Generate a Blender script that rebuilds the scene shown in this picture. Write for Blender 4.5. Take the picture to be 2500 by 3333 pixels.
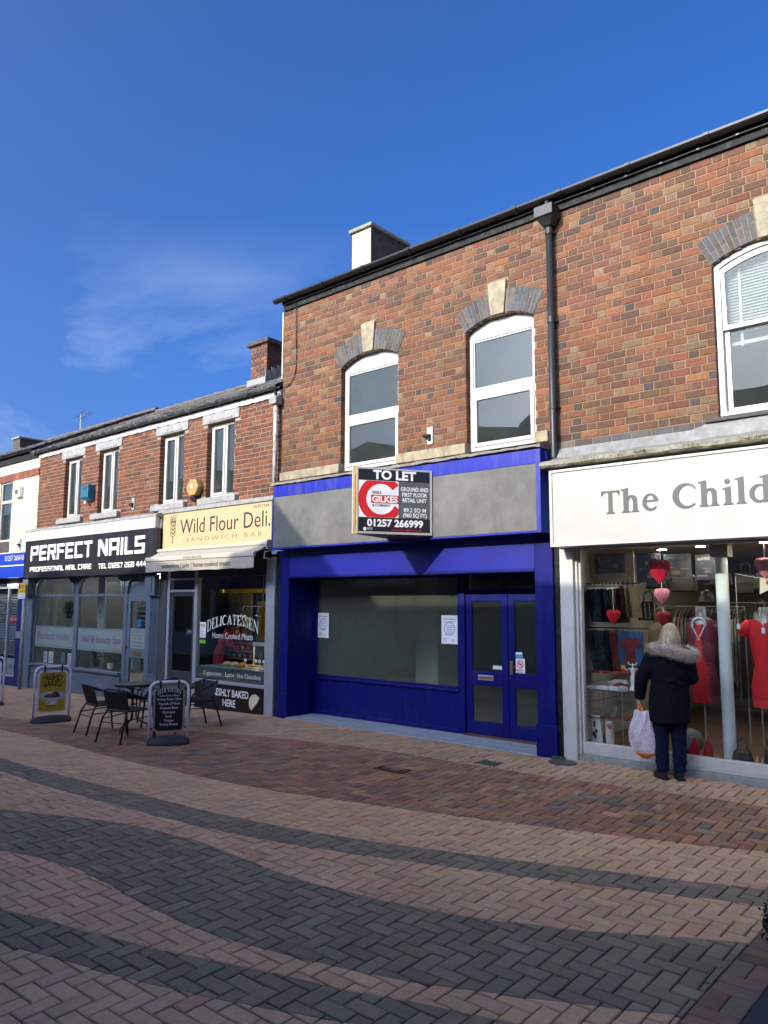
import bpy, bmesh, math, random
from mathutils import Vector, Matrix, noise
from mathutils.geometry import tessellate_polygon
import numpy as np
R = math.radians
for o in list(bpy.data.objects): bpy.data.objects.remove(o)
scn = bpy.context.scene
col = scn.collection
random.seed(7)

# ------------------------------------------------------------------ camera
cam_d = bpy.data.cameras.new('camera'); cam = bpy.data.objects.new('camera', cam_d); col.objects.link(cam)
cam_d.sensor_fit = 'HORIZONTAL'; cam_d.sensor_width = 36; cam_d.lens = 36*2483.35/2500
cam_d.clip_start = .05; cam_d.clip_end = 3000
yaw, pit, rol = R(40.95), R(6.748), R(.184)
fw = Vector((-math.sin(yaw)*math.cos(pit), math.cos(yaw)*math.cos(pit), math.sin(pit)))
r0 = Vector((math.cos(yaw), math.sin(yaw), 0)); u0 = r0.cross(fw)
rt = math.cos(rol)*r0+math.sin(rol)*u0; up = -math.sin(rol)*r0+math.cos(rol)*u0
CAM = Vector((0, -8.43, 1.84))
cam.matrix_world = Matrix(((rt.x, up.x, -fw.x, CAM.x), (rt.y, up.y, -fw.y, CAM.y), (rt.z, up.z, -fw.z, CAM.z), (0, 0, 0, 1)))
scn.camera = cam

# ------------------------------------------------------------------ sky and sun
SUN = Vector((-.14, -1, .44)).normalized()          # towards the sun
SKY_STRENGTH, SUN_STRENGTH, EXPOSURE = .15, 2.0, 1.36
w = bpy.data.worlds.new('World'); scn.world = w; w.use_nodes = True
nt = w.node_tree; nt.nodes.clear()
def wn(t, **k):
    n = nt.nodes.new(t)
    for a, b in k.items(): setattr(n, a, b)
    return n
wo = wn('ShaderNodeOutputWorld'); bg = wn('ShaderNodeBackground'); bg.inputs['Strength'].default_value = SKY_STRENGTH
sky = wn('ShaderNodeTexSky', sky_type='NISHITA', sun_disc=False, altitude=40)
sky.sun_elevation = math.asin(SUN.z); sky.sun_rotation = math.atan2(SUN.x, SUN.y)
sky.air_density = .5; sky.dust_density = 6.6; sky.ozone_density = 6
hs = wn('ShaderNodeHueSaturation'); hs.inputs['Saturation'].default_value = 1.2; hs.inputs['Hue'].default_value = .505
tc = wn('ShaderNodeTexCoord'); mp = wn('ShaderNodeMapping'); mp.inputs['Scale'].default_value = (1.5, 1.5, 4.2); mp.inputs['Location'].default_value = (-4.046, 2.635, -8.132)
nz = wn('ShaderNodeTexNoise'); nz.inputs['Scale'].default_value = 1.25; nz.inputs['Detail'].default_value = 9; nz.inputs['Roughness'].default_value = .6; nz.inputs['Distortion'].default_value = .35
cr = wn('ShaderNodeValToRGB'); cr.color_ramp.elements[0].position = .585; cr.color_ramp.elements[1].position = .86; cr.color_ramp.elements[1].color = (.95, .95, .95, 1)
sx = wn('ShaderNodeSeparateXYZ'); lo = wn('ShaderNodeMapRange'); lo.inputs[1].default_value = .12; lo.inputs[2].default_value = .46; lo.inputs[3].default_value = 1; lo.inputs[4].default_value = 0
mul = wn('ShaderNodeMath', operation='MULTIPLY'); mx = wn('ShaderNodeMixRGB'); mx.inputs[2].default_value = (2.6, 2.9, 3.3, 1)
L = nt.links.new
L(sky.outputs[0], hs.inputs['Color']); L(tc.outputs['Generated'], mp.inputs[0]); L(mp.outputs[0], nz.inputs['Vector']); L(nz.outputs[0], cr.inputs[0])
L(tc.outputs['Generated'], sx.inputs[0]); L(sx.outputs[2], lo.inputs[0]); L(cr.outputs[0], mul.inputs[0]); L(lo.outputs[0], mul.inputs[1])
L(mul.outputs[0], mx.inputs[0]); L(hs.outputs[0], mx.inputs[1]); L(mx.outputs[0], bg.inputs[0]); L(bg.outputs[0], wo.inputs[0])
sd = bpy.data.lights.new('sun', 'SUN'); sd.energy = SUN_STRENGTH; sd.angle = R(.53); sd.color = (1, .91, .74)
so = bpy.data.objects.new('sun', sd); col.objects.link(so); so.rotation_euler = (-SUN).to_track_quat('-Z', 'Y').to_euler(); so.location = (0, -30, 30)
vs = scn.view_settings; vs.view_transform = 'Standard'; vs.look = 'None'; vs.exposure = EXPOSURE; vs.gamma = 1; vs.use_curve_mapping = False
scn.render.engine = 'CYCLES'; scn.cycles.max_bounces = 8; scn.cycles.transparent_max_bounces = 16

# ------------------------------------------------------------------ materials
MATS = {}
def nodes_of(name):
    m = bpy.data.materials.new(name); m.use_nodes = True; t = m.node_tree; t.nodes.clear()
    return m, t
def N(t, kind, **k):
    n = t.nodes.new(kind)
    for a, b in k.items():
        if a.startswith('i_'): n.inputs[a[2:].replace('_', ' ')].default_value = b
        else: setattr(n, a, b)
    return n
def rgb(c): return (c[0], c[1], c[2], 1)
def mat(name, c, rough=.6, var=.12, scale=6., bump=0., bscale=60., metal=0., spec=.4, stain=None, stain_amt=.0, stain_scale=(7, 7, .9), coat=0., fine=0., emit=None, emit_s=0., alpha=1., trans=0.):
    if name in MATS: return MATS[name]
    m, t = nodes_of(name); MATS[name] = m
    out = N(t, 'ShaderNodeOutputMaterial'); b = N(t, 'ShaderNodeBsdfPrincipled'); t.links.new(b.outputs[0], out.inputs[0])
    b.inputs['Roughness'].default_value = rough; b.inputs['Metallic'].default_value = metal; b.inputs['Specular IOR Level'].default_value = spec
    b.inputs['Coat Weight'].default_value = coat; b.inputs['Alpha'].default_value = alpha; b.inputs['Transmission Weight'].default_value = trans
    g = N(t, 'ShaderNodeNewGeometry')
    n1 = N(t, 'ShaderNodeTexNoise', i_Scale=scale, i_Detail=6., i_Roughness=.62); t.links.new(g.outputs['Position'], n1.inputs['Vector'])
    mr = N(t, 'ShaderNodeMapRange'); mr.inputs[1].default_value = .3; mr.inputs[2].default_value = .7; mr.inputs[3].default_value = 1-var; mr.inputs[4].default_value = 1+var
    t.links.new(n1.outputs[0], mr.inputs[0])
    src = mr.outputs[0]
    if fine:
        n2 = N(t, 'ShaderNodeTexNoise', i_Scale=240., i_Detail=3.); t.links.new(g.outputs['Position'], n2.inputs['Vector'])
        m2 = N(t, 'ShaderNodeMapRange'); m2.inputs[1].default_value = .3; m2.inputs[2].default_value = .7; m2.inputs[3].default_value = 1-fine; m2.inputs[4].default_value = 1+fine
        t.links.new(n2.outputs[0], m2.inputs[0]); mm = N(t, 'ShaderNodeMath', operation='MULTIPLY'); t.links.new(src, mm.inputs[0]); t.links.new(m2.outputs[0], mm.inputs[1]); src = mm.outputs[0]
    vm = N(t, 'ShaderNodeVectorMath', operation='SCALE'); vm.inputs[0].default_value = c[:3]; t.links.new(src, vm.inputs['Scale'])
    cs = vm.outputs[0]
    if stain:
        mp = N(t, 'ShaderNodeMapping'); mp.inputs['Scale'].default_value = stain_scale; t.links.new(g.outputs['Position'], mp.inputs[0])
        n3 = N(t, 'ShaderNodeTexNoise', i_Scale=1., i_Detail=7., i_Roughness=.7); t.links.new(mp.outputs[0], n3.inputs['Vector'])
        m3 = N(t, 'ShaderNodeMapRange'); m3.inputs[1].default_value = .48; m3.inputs[2].default_value = .72; m3.inputs[3].default_value = 0; m3.inputs[4].default_value = stain_amt
        t.links.new(n3.outputs[0], m3.inputs[0]); mx = N(t, 'ShaderNodeMixRGB'); mx.inputs[2].default_value = rgb(stain)
        t.links.new(m3.outputs[0], mx.inputs[0]); t.links.new(cs, mx.inputs[1]); cs = mx.outputs[0]
    t.links.new(cs, b.inputs['Base Color'])
    if bump:
        nb = N(t, 'ShaderNodeTexNoise', i_Scale=bscale, i_Detail=5.); t.links.new(g.outputs['Position'], nb.inputs['Vector'])
        bp = N(t, 'ShaderNodeBump', i_Strength=bump, i_Distance=.01); t.links.new(nb.outputs[0], bp.inputs['Height']); t.links.new(bp.outputs[0], b.inputs['Normal'])
    if emit:
        b.inputs['Emission Color'].default_value = rgb(emit); b.inputs['Emission Strength'].default_value = emit_s
    return m
def piece_mat(name, rough=.85, spots=.25, grain=.18, grain_scale=130., bump=.35, dirt=0., dirt_scale=(1.2, 1.2, 1.2), dirt_col=(.05, .045, .04)):
    """colour of each piece comes from the piece itself (attribute pc), grain and relief from noise"""
    m, t = nodes_of(name); MATS[name] = m
    out = N(t, 'ShaderNodeOutputMaterial'); b = N(t, 'ShaderNodeBsdfPrincipled', i_Roughness=rough); t.links.new(b.outputs[0], out.inputs[0]); b.inputs['Specular IOR Level'].default_value = .3
    a1 = N(t, 'ShaderNodeAttribute', attribute_name='pc', attribute_type='GEOMETRY'); a2 = N(t, 'ShaderNodeAttribute', attribute_name='pc', attribute_type='OBJECT')
    ad = N(t, 'ShaderNodeVectorMath', operation='ADD'); t.links.new(a1.outputs['Vector'], ad.inputs[0]); t.links.new(a2.outputs['Vector'], ad.inputs[1])
    g = N(t, 'ShaderNodeNewGeometry')
    n1 = N(t, 'ShaderNodeTexNoise', i_Scale=grain_scale, i_Detail=5., i_Roughness=.7); t.links.new(g.outputs['Position'], n1.inputs['Vector'])
    m1 = N(t, 'ShaderNodeMapRange'); m1.inputs[1].default_value = .3; m1.inputs[2].default_value = .7; m1.inputs[3].default_value = 1-grain; m1.inputs[4].default_value = 1+grain; t.links.new(n1.outputs[0], m1.inputs[0])
    n2 = N(t, 'ShaderNodeTexNoise', i_Scale=21., i_Detail=7., i_Roughness=.65); t.links.new(g.outputs['Position'], n2.inputs['Vector'])
    m2 = N(t, 'ShaderNodeMapRange'); m2.inputs[1].default_value = .32; m2.inputs[2].default_value = .68; m2.inputs[3].default_value = 1-spots; m2.inputs[4].default_value = 1+spots; t.links.new(n2.outputs[0], m2.inputs[0])
    mm = N(t, 'ShaderNodeMath', operation='MULTIPLY'); t.links.new(m1.outputs[0], mm.inputs[0]); t.links.new(m2.outputs[0], mm.inputs[1])
    sc = N(t, 'ShaderNodeVectorMath', operation='SCALE'); t.links.new(ad.outputs[0], sc.inputs[0]); t.links.new(mm.outputs[0], sc.inputs['Scale']); cs = sc.outputs[0]
    if dirt:
        mpd = N(t, 'ShaderNodeMapping'); mpd.inputs['Scale'].default_value = dirt_scale; t.links.new(g.outputs['Position'], mpd.inputs[0])
        nd = N(t, 'ShaderNodeTexNoise', i_Scale=1., i_Detail=9., i_Roughness=.68); t.links.new(mpd.outputs[0], nd.inputs['Vector'])
        md = N(t, 'ShaderNodeMapRange'); md.inputs[1].default_value = .46; md.inputs[2].default_value = .74; md.inputs[3].default_value = 0; md.inputs[4].default_value = dirt; t.links.new(nd.outputs[0], md.inputs[0])
        vg = N(t, 'ShaderNodeTexVoronoi', i_Scale=4.2); t.links.new(g.outputs['Position'], vg.inputs['Vector']); mv = N(t, 'ShaderNodeMapRange'); mv.inputs[1].default_value = .055; mv.inputs[2].default_value = .075; mv.inputs[3].default_value = dirt*.9; mv.inputs[4].default_value = 0; t.links.new(vg.outputs['Distance'], mv.inputs[0])
        mxx = N(t, 'ShaderNodeMath', operation='MAXIMUM'); t.links.new(md.outputs[0], mxx.inputs[0]); t.links.new(mv.outputs[0], mxx.inputs[1])
        mc = N(t, 'ShaderNodeMixRGB'); mc.inputs[2].default_value = rgb(dirt_col); t.links.new(mxx.outputs[0], mc.inputs[0]); t.links.new(cs, mc.inputs[1]); cs = mc.outputs[0]
    t.links.new(cs, b.inputs['Base Color'])
    bp = N(t, 'ShaderNodeBump', i_Strength=bump, i_Distance=.006); t.links.new(n1.outputs[0], bp.inputs['Height']); t.links.new(bp.outputs[0], b.inputs['Normal'])
    return m
def glass_mat(name, tint=(.85, .9, .88), boost=1.6, rough=.0, wave=.0, dirt=0., ior=1.5, sheen=(1, 1, 1)):
    m, t = nodes_of(name); MATS[name] = m
    out = N(t, 'ShaderNodeOutputMaterial'); tr = N(t, 'ShaderNodeBsdfTransparent', i_Color=rgb(tint)); gl = N(t, 'ShaderNodeBsdfGlossy', i_Roughness=rough); gl.inputs['Color'].default_value = rgb(sheen)
    fr = N(t, 'ShaderNodeFresnel', i_IOR=ior); ml = N(t, 'ShaderNodeMath', operation='MULTIPLY', use_clamp=True); ml.inputs[1].default_value = boost; t.links.new(fr.outputs[0], ml.inputs[0])
    gb = N(t, 'ShaderNodeNewGeometry'); iv = N(t, 'ShaderNodeMath', operation='SUBTRACT'); iv.inputs[0].default_value = 1; t.links.new(gb.outputs['Backfacing'], iv.inputs[1]); mb_ = N(t, 'ShaderNodeMath', operation='MULTIPLY'); t.links.new(ml.outputs[0], mb_.inputs[0]); t.links.new(iv.outputs[0], mb_.inputs[1])
    mx = N(t, 'ShaderNodeMixShader'); t.links.new(mb_.outputs[0], mx.inputs[0]); t.links.new(tr.outputs[0], mx.inputs[1]); t.links.new(gl.outputs[0], mx.inputs[2])
    last = mx.outputs[0]
    g = N(t, 'ShaderNodeNewGeometry')
    if wave:
        nb = N(t, 'ShaderNodeTexNoise', i_Scale=2.2, i_Detail=2.); t.links.new(g.outputs['Position'], nb.inputs['Vector'])
        bp = N(t, 'ShaderNodeBump', i_Strength=wave, i_Distance=.02); t.links.new(nb.outputs[0], bp.inputs['Height']); t.links.new(bp.outputs[0], gl.inputs['Normal'])
    if dirt:
        df = N(t, 'ShaderNodeBsdfDiffuse', i_Color=(.52, .58, .50, 1)); nd = N(t, 'ShaderNodeTexNoise', i_Scale=3., i_Detail=6.); t.links.new(g.outputs['Position'], nd.inputs['Vector'])
        md = N(t, 'ShaderNodeMapRange'); md.inputs[1].default_value = .35; md.inputs[2].default_value = .75; md.inputs[3].default_value = dirt*.75; md.inputs[4].default_value = dirt*1.25; t.links.new(nd.outputs[0], md.inputs[0])
        m2 = N(t, 'ShaderNodeMixShader'); t.links.new(md.outputs[0], m2.inputs[0]); t.links.new(last, m2.inputs[1]); t.links.new(df.outputs[0], m2.inputs[2]); last = m2.outputs[0]
    t.links.new(last, out.inputs[0])
    return m

# ------------------------------------------------------------------ mesh builder
W0 = {}                       # world origin of every object built
def world_of(o): return W0.get(o.name, Vector((0, 0, 0)))
def tag(o, label=None, cat=None, group=None, kind=None):
    if label: o['label'] = label
    if cat: o['category'] = cat
    if group: o['group'] = group
    if kind: o['kind'] = kind
    return o
def thing(name, label, cat, loc, group=None):
    o = bpy.data.objects.new(name, None); col.objects.link(o); o.location = loc; o.empty_display_size = .1
    W0[o.name] = Vector(loc); return tag(o, label, cat, group)
class MB:
    def __init__(s): s.v = []; s.f = []; s.c = []
    def add(s, vs, fs, c=None):
        k = len(s.v); s.v.extend(vs)
        for f in fs: s.f.append([i+k for i in f]); s.c.append(c)
        return s
    def box(s, x0, x1, y0, y1, z0, z1, c=None):
        return s.add([(x0, y0, z0), (x1, y0, z0), (x1, y1, z0), (x0, y1, z0), (x0, y0, z1), (x1, y0, z1), (x1, y1, z1), (x0, y1, z1)],
                     [(0, 3, 2, 1), (4, 5, 6, 7), (0, 1, 5, 4), (1, 2, 6, 5), (2, 3, 7, 6), (3, 0, 4, 7)], c)
    def poly(s, pts, c=None): return s.add(list(pts), [list(range(len(pts)))], c)
    def prism(s, outline, mapf, d0, d1, holes=(), c=None):
        """outline/holes: 2-D points; mapf(u,v,d) -> 3-D"""
        loops = [list(outline)]+[list(h) for h in holes]; flat = [p for l in loops for p in l]; n = len(flat)
        tris = tessellate_polygon([[Vector((p[0], p[1], 0)) for p in l] for l in loops])
        fs = [tuple(t) for t in tris]+[tuple(i+n for i in reversed(t)) for t in tris]; k = 0
        for l in loops:
            m = len(l)
            for i in range(m): a, b = k+i, k+(i+1) % m; fs.append((a, b, b+n, a+n))
            k += m
        return s.add([mapf(p[0], p[1], d0) for p in flat]+[mapf(p[0], p[1], d1) for p in flat], fs, c)
    def py(s, outline, y0, y1, holes=(), c=None): return s.prism(outline, lambda u, v, d: (u, d, v), y0, y1, holes, c)
    def px(s, outline, x0, x1, c=None): return s.prism(outline, lambda u, v, d: (d, u, v), x0, x1, (), c)
    def pz(s, outline, z0, z1, holes=(), c=None): return s.prism(outline, lambda u, v, d: (u, v, d), z0, z1, holes, c)
    def tube(s, pts, r, n=8, closed=False, c=None, cap=True):
        pts = [Vector(p) for p in pts]; m = len(pts); vs = []; rr = r if isinstance(r, (list, tuple)) else [r]*m
        prev = None
        for i, p in enumerate(pts):
            a = pts[i-1] if (i > 0 or closed) else p; b = pts[(i+1) % m] if (i < m-1 or closed) else p
            d = (b-a).normalized()
            if prev is None: x = d.orthogonal().normalized()
            else: x = (prev-d*prev.dot(d)).normalized()
            prev = x; y = d.cross(x)
            for k in range(n): t = 2*math.pi*k/n; vs.append(tuple(p+rr[i]*(math.cos(t)*x+math.sin(t)*y)))
        fs = []
        for i in range(m if closed else m-1):
            a = i*n; b = ((i+1) % m)*n
            for k in range(n): fs.append((a+k, a+(k+1) % n, b+(k+1) % n, b+k))
        if cap and not closed: fs.append(tuple(range(n-1, -1, -1))); fs.append(tuple(range((m-1)*n, m*n)))
        return s.add(vs, fs, c)
    def loft(s, rings, cap=True, c=None, closed=True):
        n = len(rings[0]); vs = [tuple(p) for r in rings for p in r]; fs = []
        for i in range(len(rings)-1):
            for k in range(n if closed else n-1): fs.append((i*n+k, i*n+(k+1) % n, (i+1)*n+(k+1) % n, (i+1)*n+k))
        if cap: fs.append(tuple(range(n-1, -1, -1))); fs.append(tuple(range((len(rings)-1)*n, len(rings)*n)))
        return s.add(vs, fs, c)
    def lathe(s, cx, cy, prof, n=20, c=None, sx=1, sy=1):
        return s.loft([[(cx+r*sx*math.cos(2*math.pi*k/n), cy+r*sy*math.sin(2*math.pi*k/n), z) for k in range(n)] for r, z in prof], True, c)
    def ball(s, c0, rx, ry=None, rz=None, n=14, m=9, c=None):
        ry = rx if ry is None else ry; rz = rx if rz is None else rz
        return s.loft([[(c0[0]+rx*math.sin(t)*math.cos(2*math.pi*k/n), c0[1]+ry*math.sin(t)*math.sin(2*math.pi*k/n), c0[2]-rz*math.cos(t)) for k in range(n)] for t in [math.pi*(.03+.94*i/m) for i in range(m+1)]], True, c)
    def cap(s, a, b, ra, rb, n=12, c=None):
        """tapered capsule"""
        a = Vector(a); b = Vector(b); d = (b-a).normalized(); pts = []; rs = []
        for q in (-.97, -.7, -.3): pts.append(a+d*q*ra); rs.append(ra*math.sqrt(1-q*q))
        pts += [a, b]; rs += [ra, rb]
        for q in (.3, .7, .97): pts.append(b+d*q*rb); rs.append(rb*math.sqrt(1-q*q))
        return s.tube(pts, rs, n, False, c)
    def xf(s, M):
        s.v = [tuple(M @ Vector(p)) for p in s.v]; return s
    def join(s, o):
        return s.add(o.v, o.f) if False else s._j(o)
    def _j(s, o):
        k = len(s.v); s.v.extend(o.v); s.f.extend([[i+k for i in f] for f in o.f]); s.c.extend(o.c); return s
    def mesh(s, name, origin=(0, 0, 0)):
        me = bpy.data.meshes.new(name); ox, oy, oz = origin
        me.from_pydata([(a-ox, b-oy, c-oz) for a, b, c in s.v], [], s.f)
        if any(c is not None for c in s.c):
            at = me.attributes.new('pc', 'FLOAT_COLOR', 'FACE')
            at.data.foreach_set('color', np.array([(c[0], c[1], c[2], 1) if c else (1, 1, 1, 1) for c in s.c], 'f').ravel())
        me.validate(); me.update()
        return me
    def build(s, name, m, parent=None, bevel=0., smooth=False, label=None, cat=None, group=None, kind=None, loc=None, remesh=0., smooth_it=0, fix=False):
        if parent is not None: org = world_of(parent)
        else:
            if loc is None:
                xs = [p[0] for p in s.v]; ys = [p[1] for p in s.v]; zs = [p[2] for p in s.v]; loc = ((min(xs)+max(xs))/2, (min(ys)+max(ys))/2, min(zs))
            org = Vector(loc)
        me = s.mesh(name, org)
        if fix or bevel:
            bm = bmesh.new(); bm.from_mesh(me); bmesh.ops.recalc_face_normals(bm, faces=bm.faces); bm.to_mesh(me); bm.free()
        o = bpy.data.objects.new(name, me); col.objects.link(o)
        if parent is not None: o.parent = parent; W0[o.name] = org
        else: o.location = org; W0[o.name] = Vector(org)
        if m: me.materials.append(m)
        if remesh:
            md = o.modifiers.new('r', 'REMESH'); md.mode = 'VOXEL'; md.voxel_size = remesh; md.use_smooth_shade = True
            if smooth_it: sm = o.modifiers.new('s', 'SMOOTH'); sm.iterations = smooth_it; sm.factor = .5
        if bevel:
            b = o.modifiers.new('b', 'BEVEL'); b.width = bevel; b.segments = 2; b.limit_method = 'ANGLE'; b.angle_limit = R(40)
        if smooth:
            for p in me.polygons: p.use_smooth = True
        return tag(o, label, cat, group, kind)
def box(name, m, parent, x0, x1, y0, y1, z0, z1, bevel=.004, **k): return MB().box(x0, x1, y0, y1, z0, z1).build(name, m, parent, bevel=bevel, **k)
def copy_tree(o, parent=None):
    c = o.copy(); col.objects.link(c); c.parent = parent; W0[c.name] = world_of(o)
    for ch in o.children: copy_tree(ch, c)
    return c
def lerp(a, b, t): return a+(b-a)*t
def rr(a, b): return random.uniform(a, b)

# ------------------------------------------------------------------ lettering
FONT = {}
def _curve_mesh(txt, off, ext):
    cu = bpy.data.curves.new('t', 'FONT'); cu.body = txt; cu.size = 1; cu.offset = off; cu.extrude = ext; cu.resolution_u = 3
    o = bpy.data.objects.new('t', cu); col.objects.link(o)
    me = bpy.data.meshes.new_from_object(o.evaluated_get(bpy.context.evaluated_depsgraph_get()))
    vs = [tuple(v.co) for v in me.vertices]; fs = [tuple(p.vertices) for p in me.polygons]
    bpy.data.objects.remove(o); bpy.data.curves.remove(cu); bpy.data.meshes.remove(me)
    return vs, fs
def _w(vs): return max(v[0] for v in vs)-min(v[0] for v in vs)
CAPH = None
def glyph(ch, off=0.):
    global CAPH
    k = (ch, off)
    if k not in FONT:
        if CAPH is None: CAPH = max(v[1] for v in _curve_mesh('H', 0, 0)[0])
        base = FONT.setdefault('||', _w(_curve_mesh('||', 0, 0)[0]))
        adv = _w(_curve_mesh('|'+ch+'|', 0, 0)[0])-base
        vs, fs = ([], []) if ch == ' ' else _curve_mesh(ch, off, .5)
        FONT[k] = (vs, fs, adv)
    return FONT[k]
def text(s, m, parent, x0, x1, zb, cap, y, thick=.003, bold=0., italic=0., track=0., align='fit', arch=None, name='lettering', flip=False, mapf=None, font=None, label=None, words=False):
    """lay text on an upright plane facing -y: baseline zb, cap height cap, from x0 to x1"""
    bold = min((-.006, 0., .012, .022, .04), key=lambda q: abs(q-bold)); g = font or (lambda c: glyph(c, bold)); mb = MB(); pen = 0.; items = []
    ch_h = 1. if font else (glyph('H'), CAPH)[1]
    for ch in s:
        vs, fs, adv = g(ch); items.append((vs, fs, pen)); pen += adv+track
    if not any(i[0] for i in items): return None
    lo = min(v[0]+p for vs, fs, p in items if vs for v in vs); hi = max(v[0]+p for vs, fs, p in items if vs for v in vs)
    sz = cap/ch_h; sxx = (x1-x0)/(hi-lo) if align == 'fit' else sz
    if align == 'center': xa = (x0+x1)/2-(hi-lo)*sxx/2
    else: xa = x0
    last = None
    for vs, fs, p in items:
        if not vs:
            if words and mb.v: mb.build(name, m, parent); mb = MB()
            continue
        if font and mb.v: last = mb.build(name, m, parent); mb = MB()
        out = []
        for v in vs:
            u = (v[0]+p-lo)*sxx; q = v[1]*sz; u += q*italic
            d = y-thick*(v[2]+.5)
            if arch:
                t = (u/((hi-lo)*sxx)-.5)*2; q = q*(1-.12*t*t*0)+arch*(1-t*t)
            out.append(mapf(u, q, d) if mapf else (xa+u, d, zb+q))
        mb.add(out, fs)
    if flip: mb.v = [(x0+x1-a, b, c) for a, b, c in mb.v]
    return mb.build(name, m, parent, label=label)
def font_from(defs, gap=.1):
    """own letter shapes: char -> (width, [ (outline, holes) ])"""
    cache = {}
    def g(ch):
        if ch not in cache:
            if ch == ' ': cache[ch] = ([], [], .45); return cache[ch]
            wd, parts = defs[ch]; mb = MB()
            for i, (o, h) in enumerate(parts): mb.prism(o, lambda u, v, d, i=i: (u, v, d), -.5-.02*i, .5+.02*i, h)
            cache[ch] = (mb.v, mb.f, wd+gap)
        return cache[ch]
    return g
def arc(cx, cy, rx, ry, a0, a1, n=12): return [(cx+rx*math.cos(R(a0+(a1-a0)*i/n)), cy+ry*math.sin(R(a0+(a1-a0)*i/n))) for i in range(n+1)]
def rect(x0, x1, y0, y1): return [(x0, y0), (x1, y0), (x1, y1), (x0, y1)]
# squared display letters (nail bar)
TH = .2
def tech():
    t = TH; h = .85; D = {}
    def S(*rs): return [(rect(*r), ()) for r in rs]
    q = .9
    D['P'] = (q, S((0, t, 0, 1), (t, q, 1-t, 1), (q-t, q, .38, 1-t), (t, q-t, .38, .38+t)))
    D['E'] = (q*.9, S((0, t, 0, 1), (t, q*.9, 1-t, 1), (t, q*.8, .4, .4+t), (t, q*.9, 0, t)))
    D['F'] = (q*.86, S((0, t, 0, 1), (t, q*.86, 1-t, 1), (t, q*.76, .4, .4+t)))
    D['R'] = (q, S((0, t, 0, 1), (t, q, 1-t, 1), (q-t, q, .42, 1-t), (t, q-t, .42, .42+t)))
    D['R'][1].append(([(q*.48, .42), (q*.74, .42), (q, 0), (q*.74, 0)], ()))
    D['C'] = (q*.9, S((0, t, 0, 1), (t, q*.9, 1-t, 1), (t, q*.9, 0, t)))
    D['T'] = (q*.86, S((0, q*.86, 1-t, 1), (q*.43-t/2, q*.43+t/2, 0, 1-t)))
    D['N'] = (q, S((0, t, 0, 1), (q-t, q, 0, 1))); D['N'][1].append(([(t, 1), (t, .62), (q-t, 0), (q-t, .38)], ()))
    D['A'] = (q, S((0, t, 0, 1), (t, q, 1-t, 1), (q-t, q, 0, 1-t), (t+.05, q-t, .3, .3+t)))
    D['I'] = (t, S((0, t, 0, 1)))
    D['L'] = (q*.8, S((0, t, 0, 1), (t, q*.8, 0, t)))
    D['S'] = (q*.92, S((0, q*.92, 1-t, 1), (0, t, .58, 1-t), (0, q*.92, .4, .58), (q*.92-t, q*.92, t, .4), (0, q*.92, 0, t)))
    D['O'] = (q, [(rect(0, q, 0, 1), (rect(t, q-t, t, 1-t),))]); D['0'] = D['O']
    D['1'] = (.38, S((.18, .38, 0, 1), (0, .18, 1-t, 1)))
    D['2'] = (q*.9, S((0, q*.9, 1-t, 1), (q*.9-t, q*.9, .58, 1-t), (0, q*.9, .4, .58), (0, t, t, .4), (0, q*.9, 0, t)))
    D['5'] = D['S']; D['6'] = (q*.92, S((0, t, 0, 1), (t, q*.92, 1-t, 1), (t, q*.92, .4, .58), (q*.92-t, q*.92, t, .4), (t, q*.92, 0, t)))
    D['7'] = (q*.85, S((0, q*.85, 1-t, 1))); D['7'][1].append(([(q*.85-t, 1-t), (q*.85, 1-t), (q*.5, 0), (q*.25, 0)], ()))
    D['8'] = (q*.92, [(rect(0, q*.92, 0, 1), (rect(t, q*.92-t, t, .42), rect(t, q*.92-t, .58, 1-t)))])
    D['4'] = (q*.92, S((q*.55, q*.55+t, 0, 1), (0, q*.55, .25, .25+t), (q*.55+t, q*.92, .25, .25+t))); D['4'][1].append(([(0, .45), (t, .45), (q*.55, .9), (q*.55, 1), (q*.4, 1)], ()))
    return font_from(D, .14)
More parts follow.
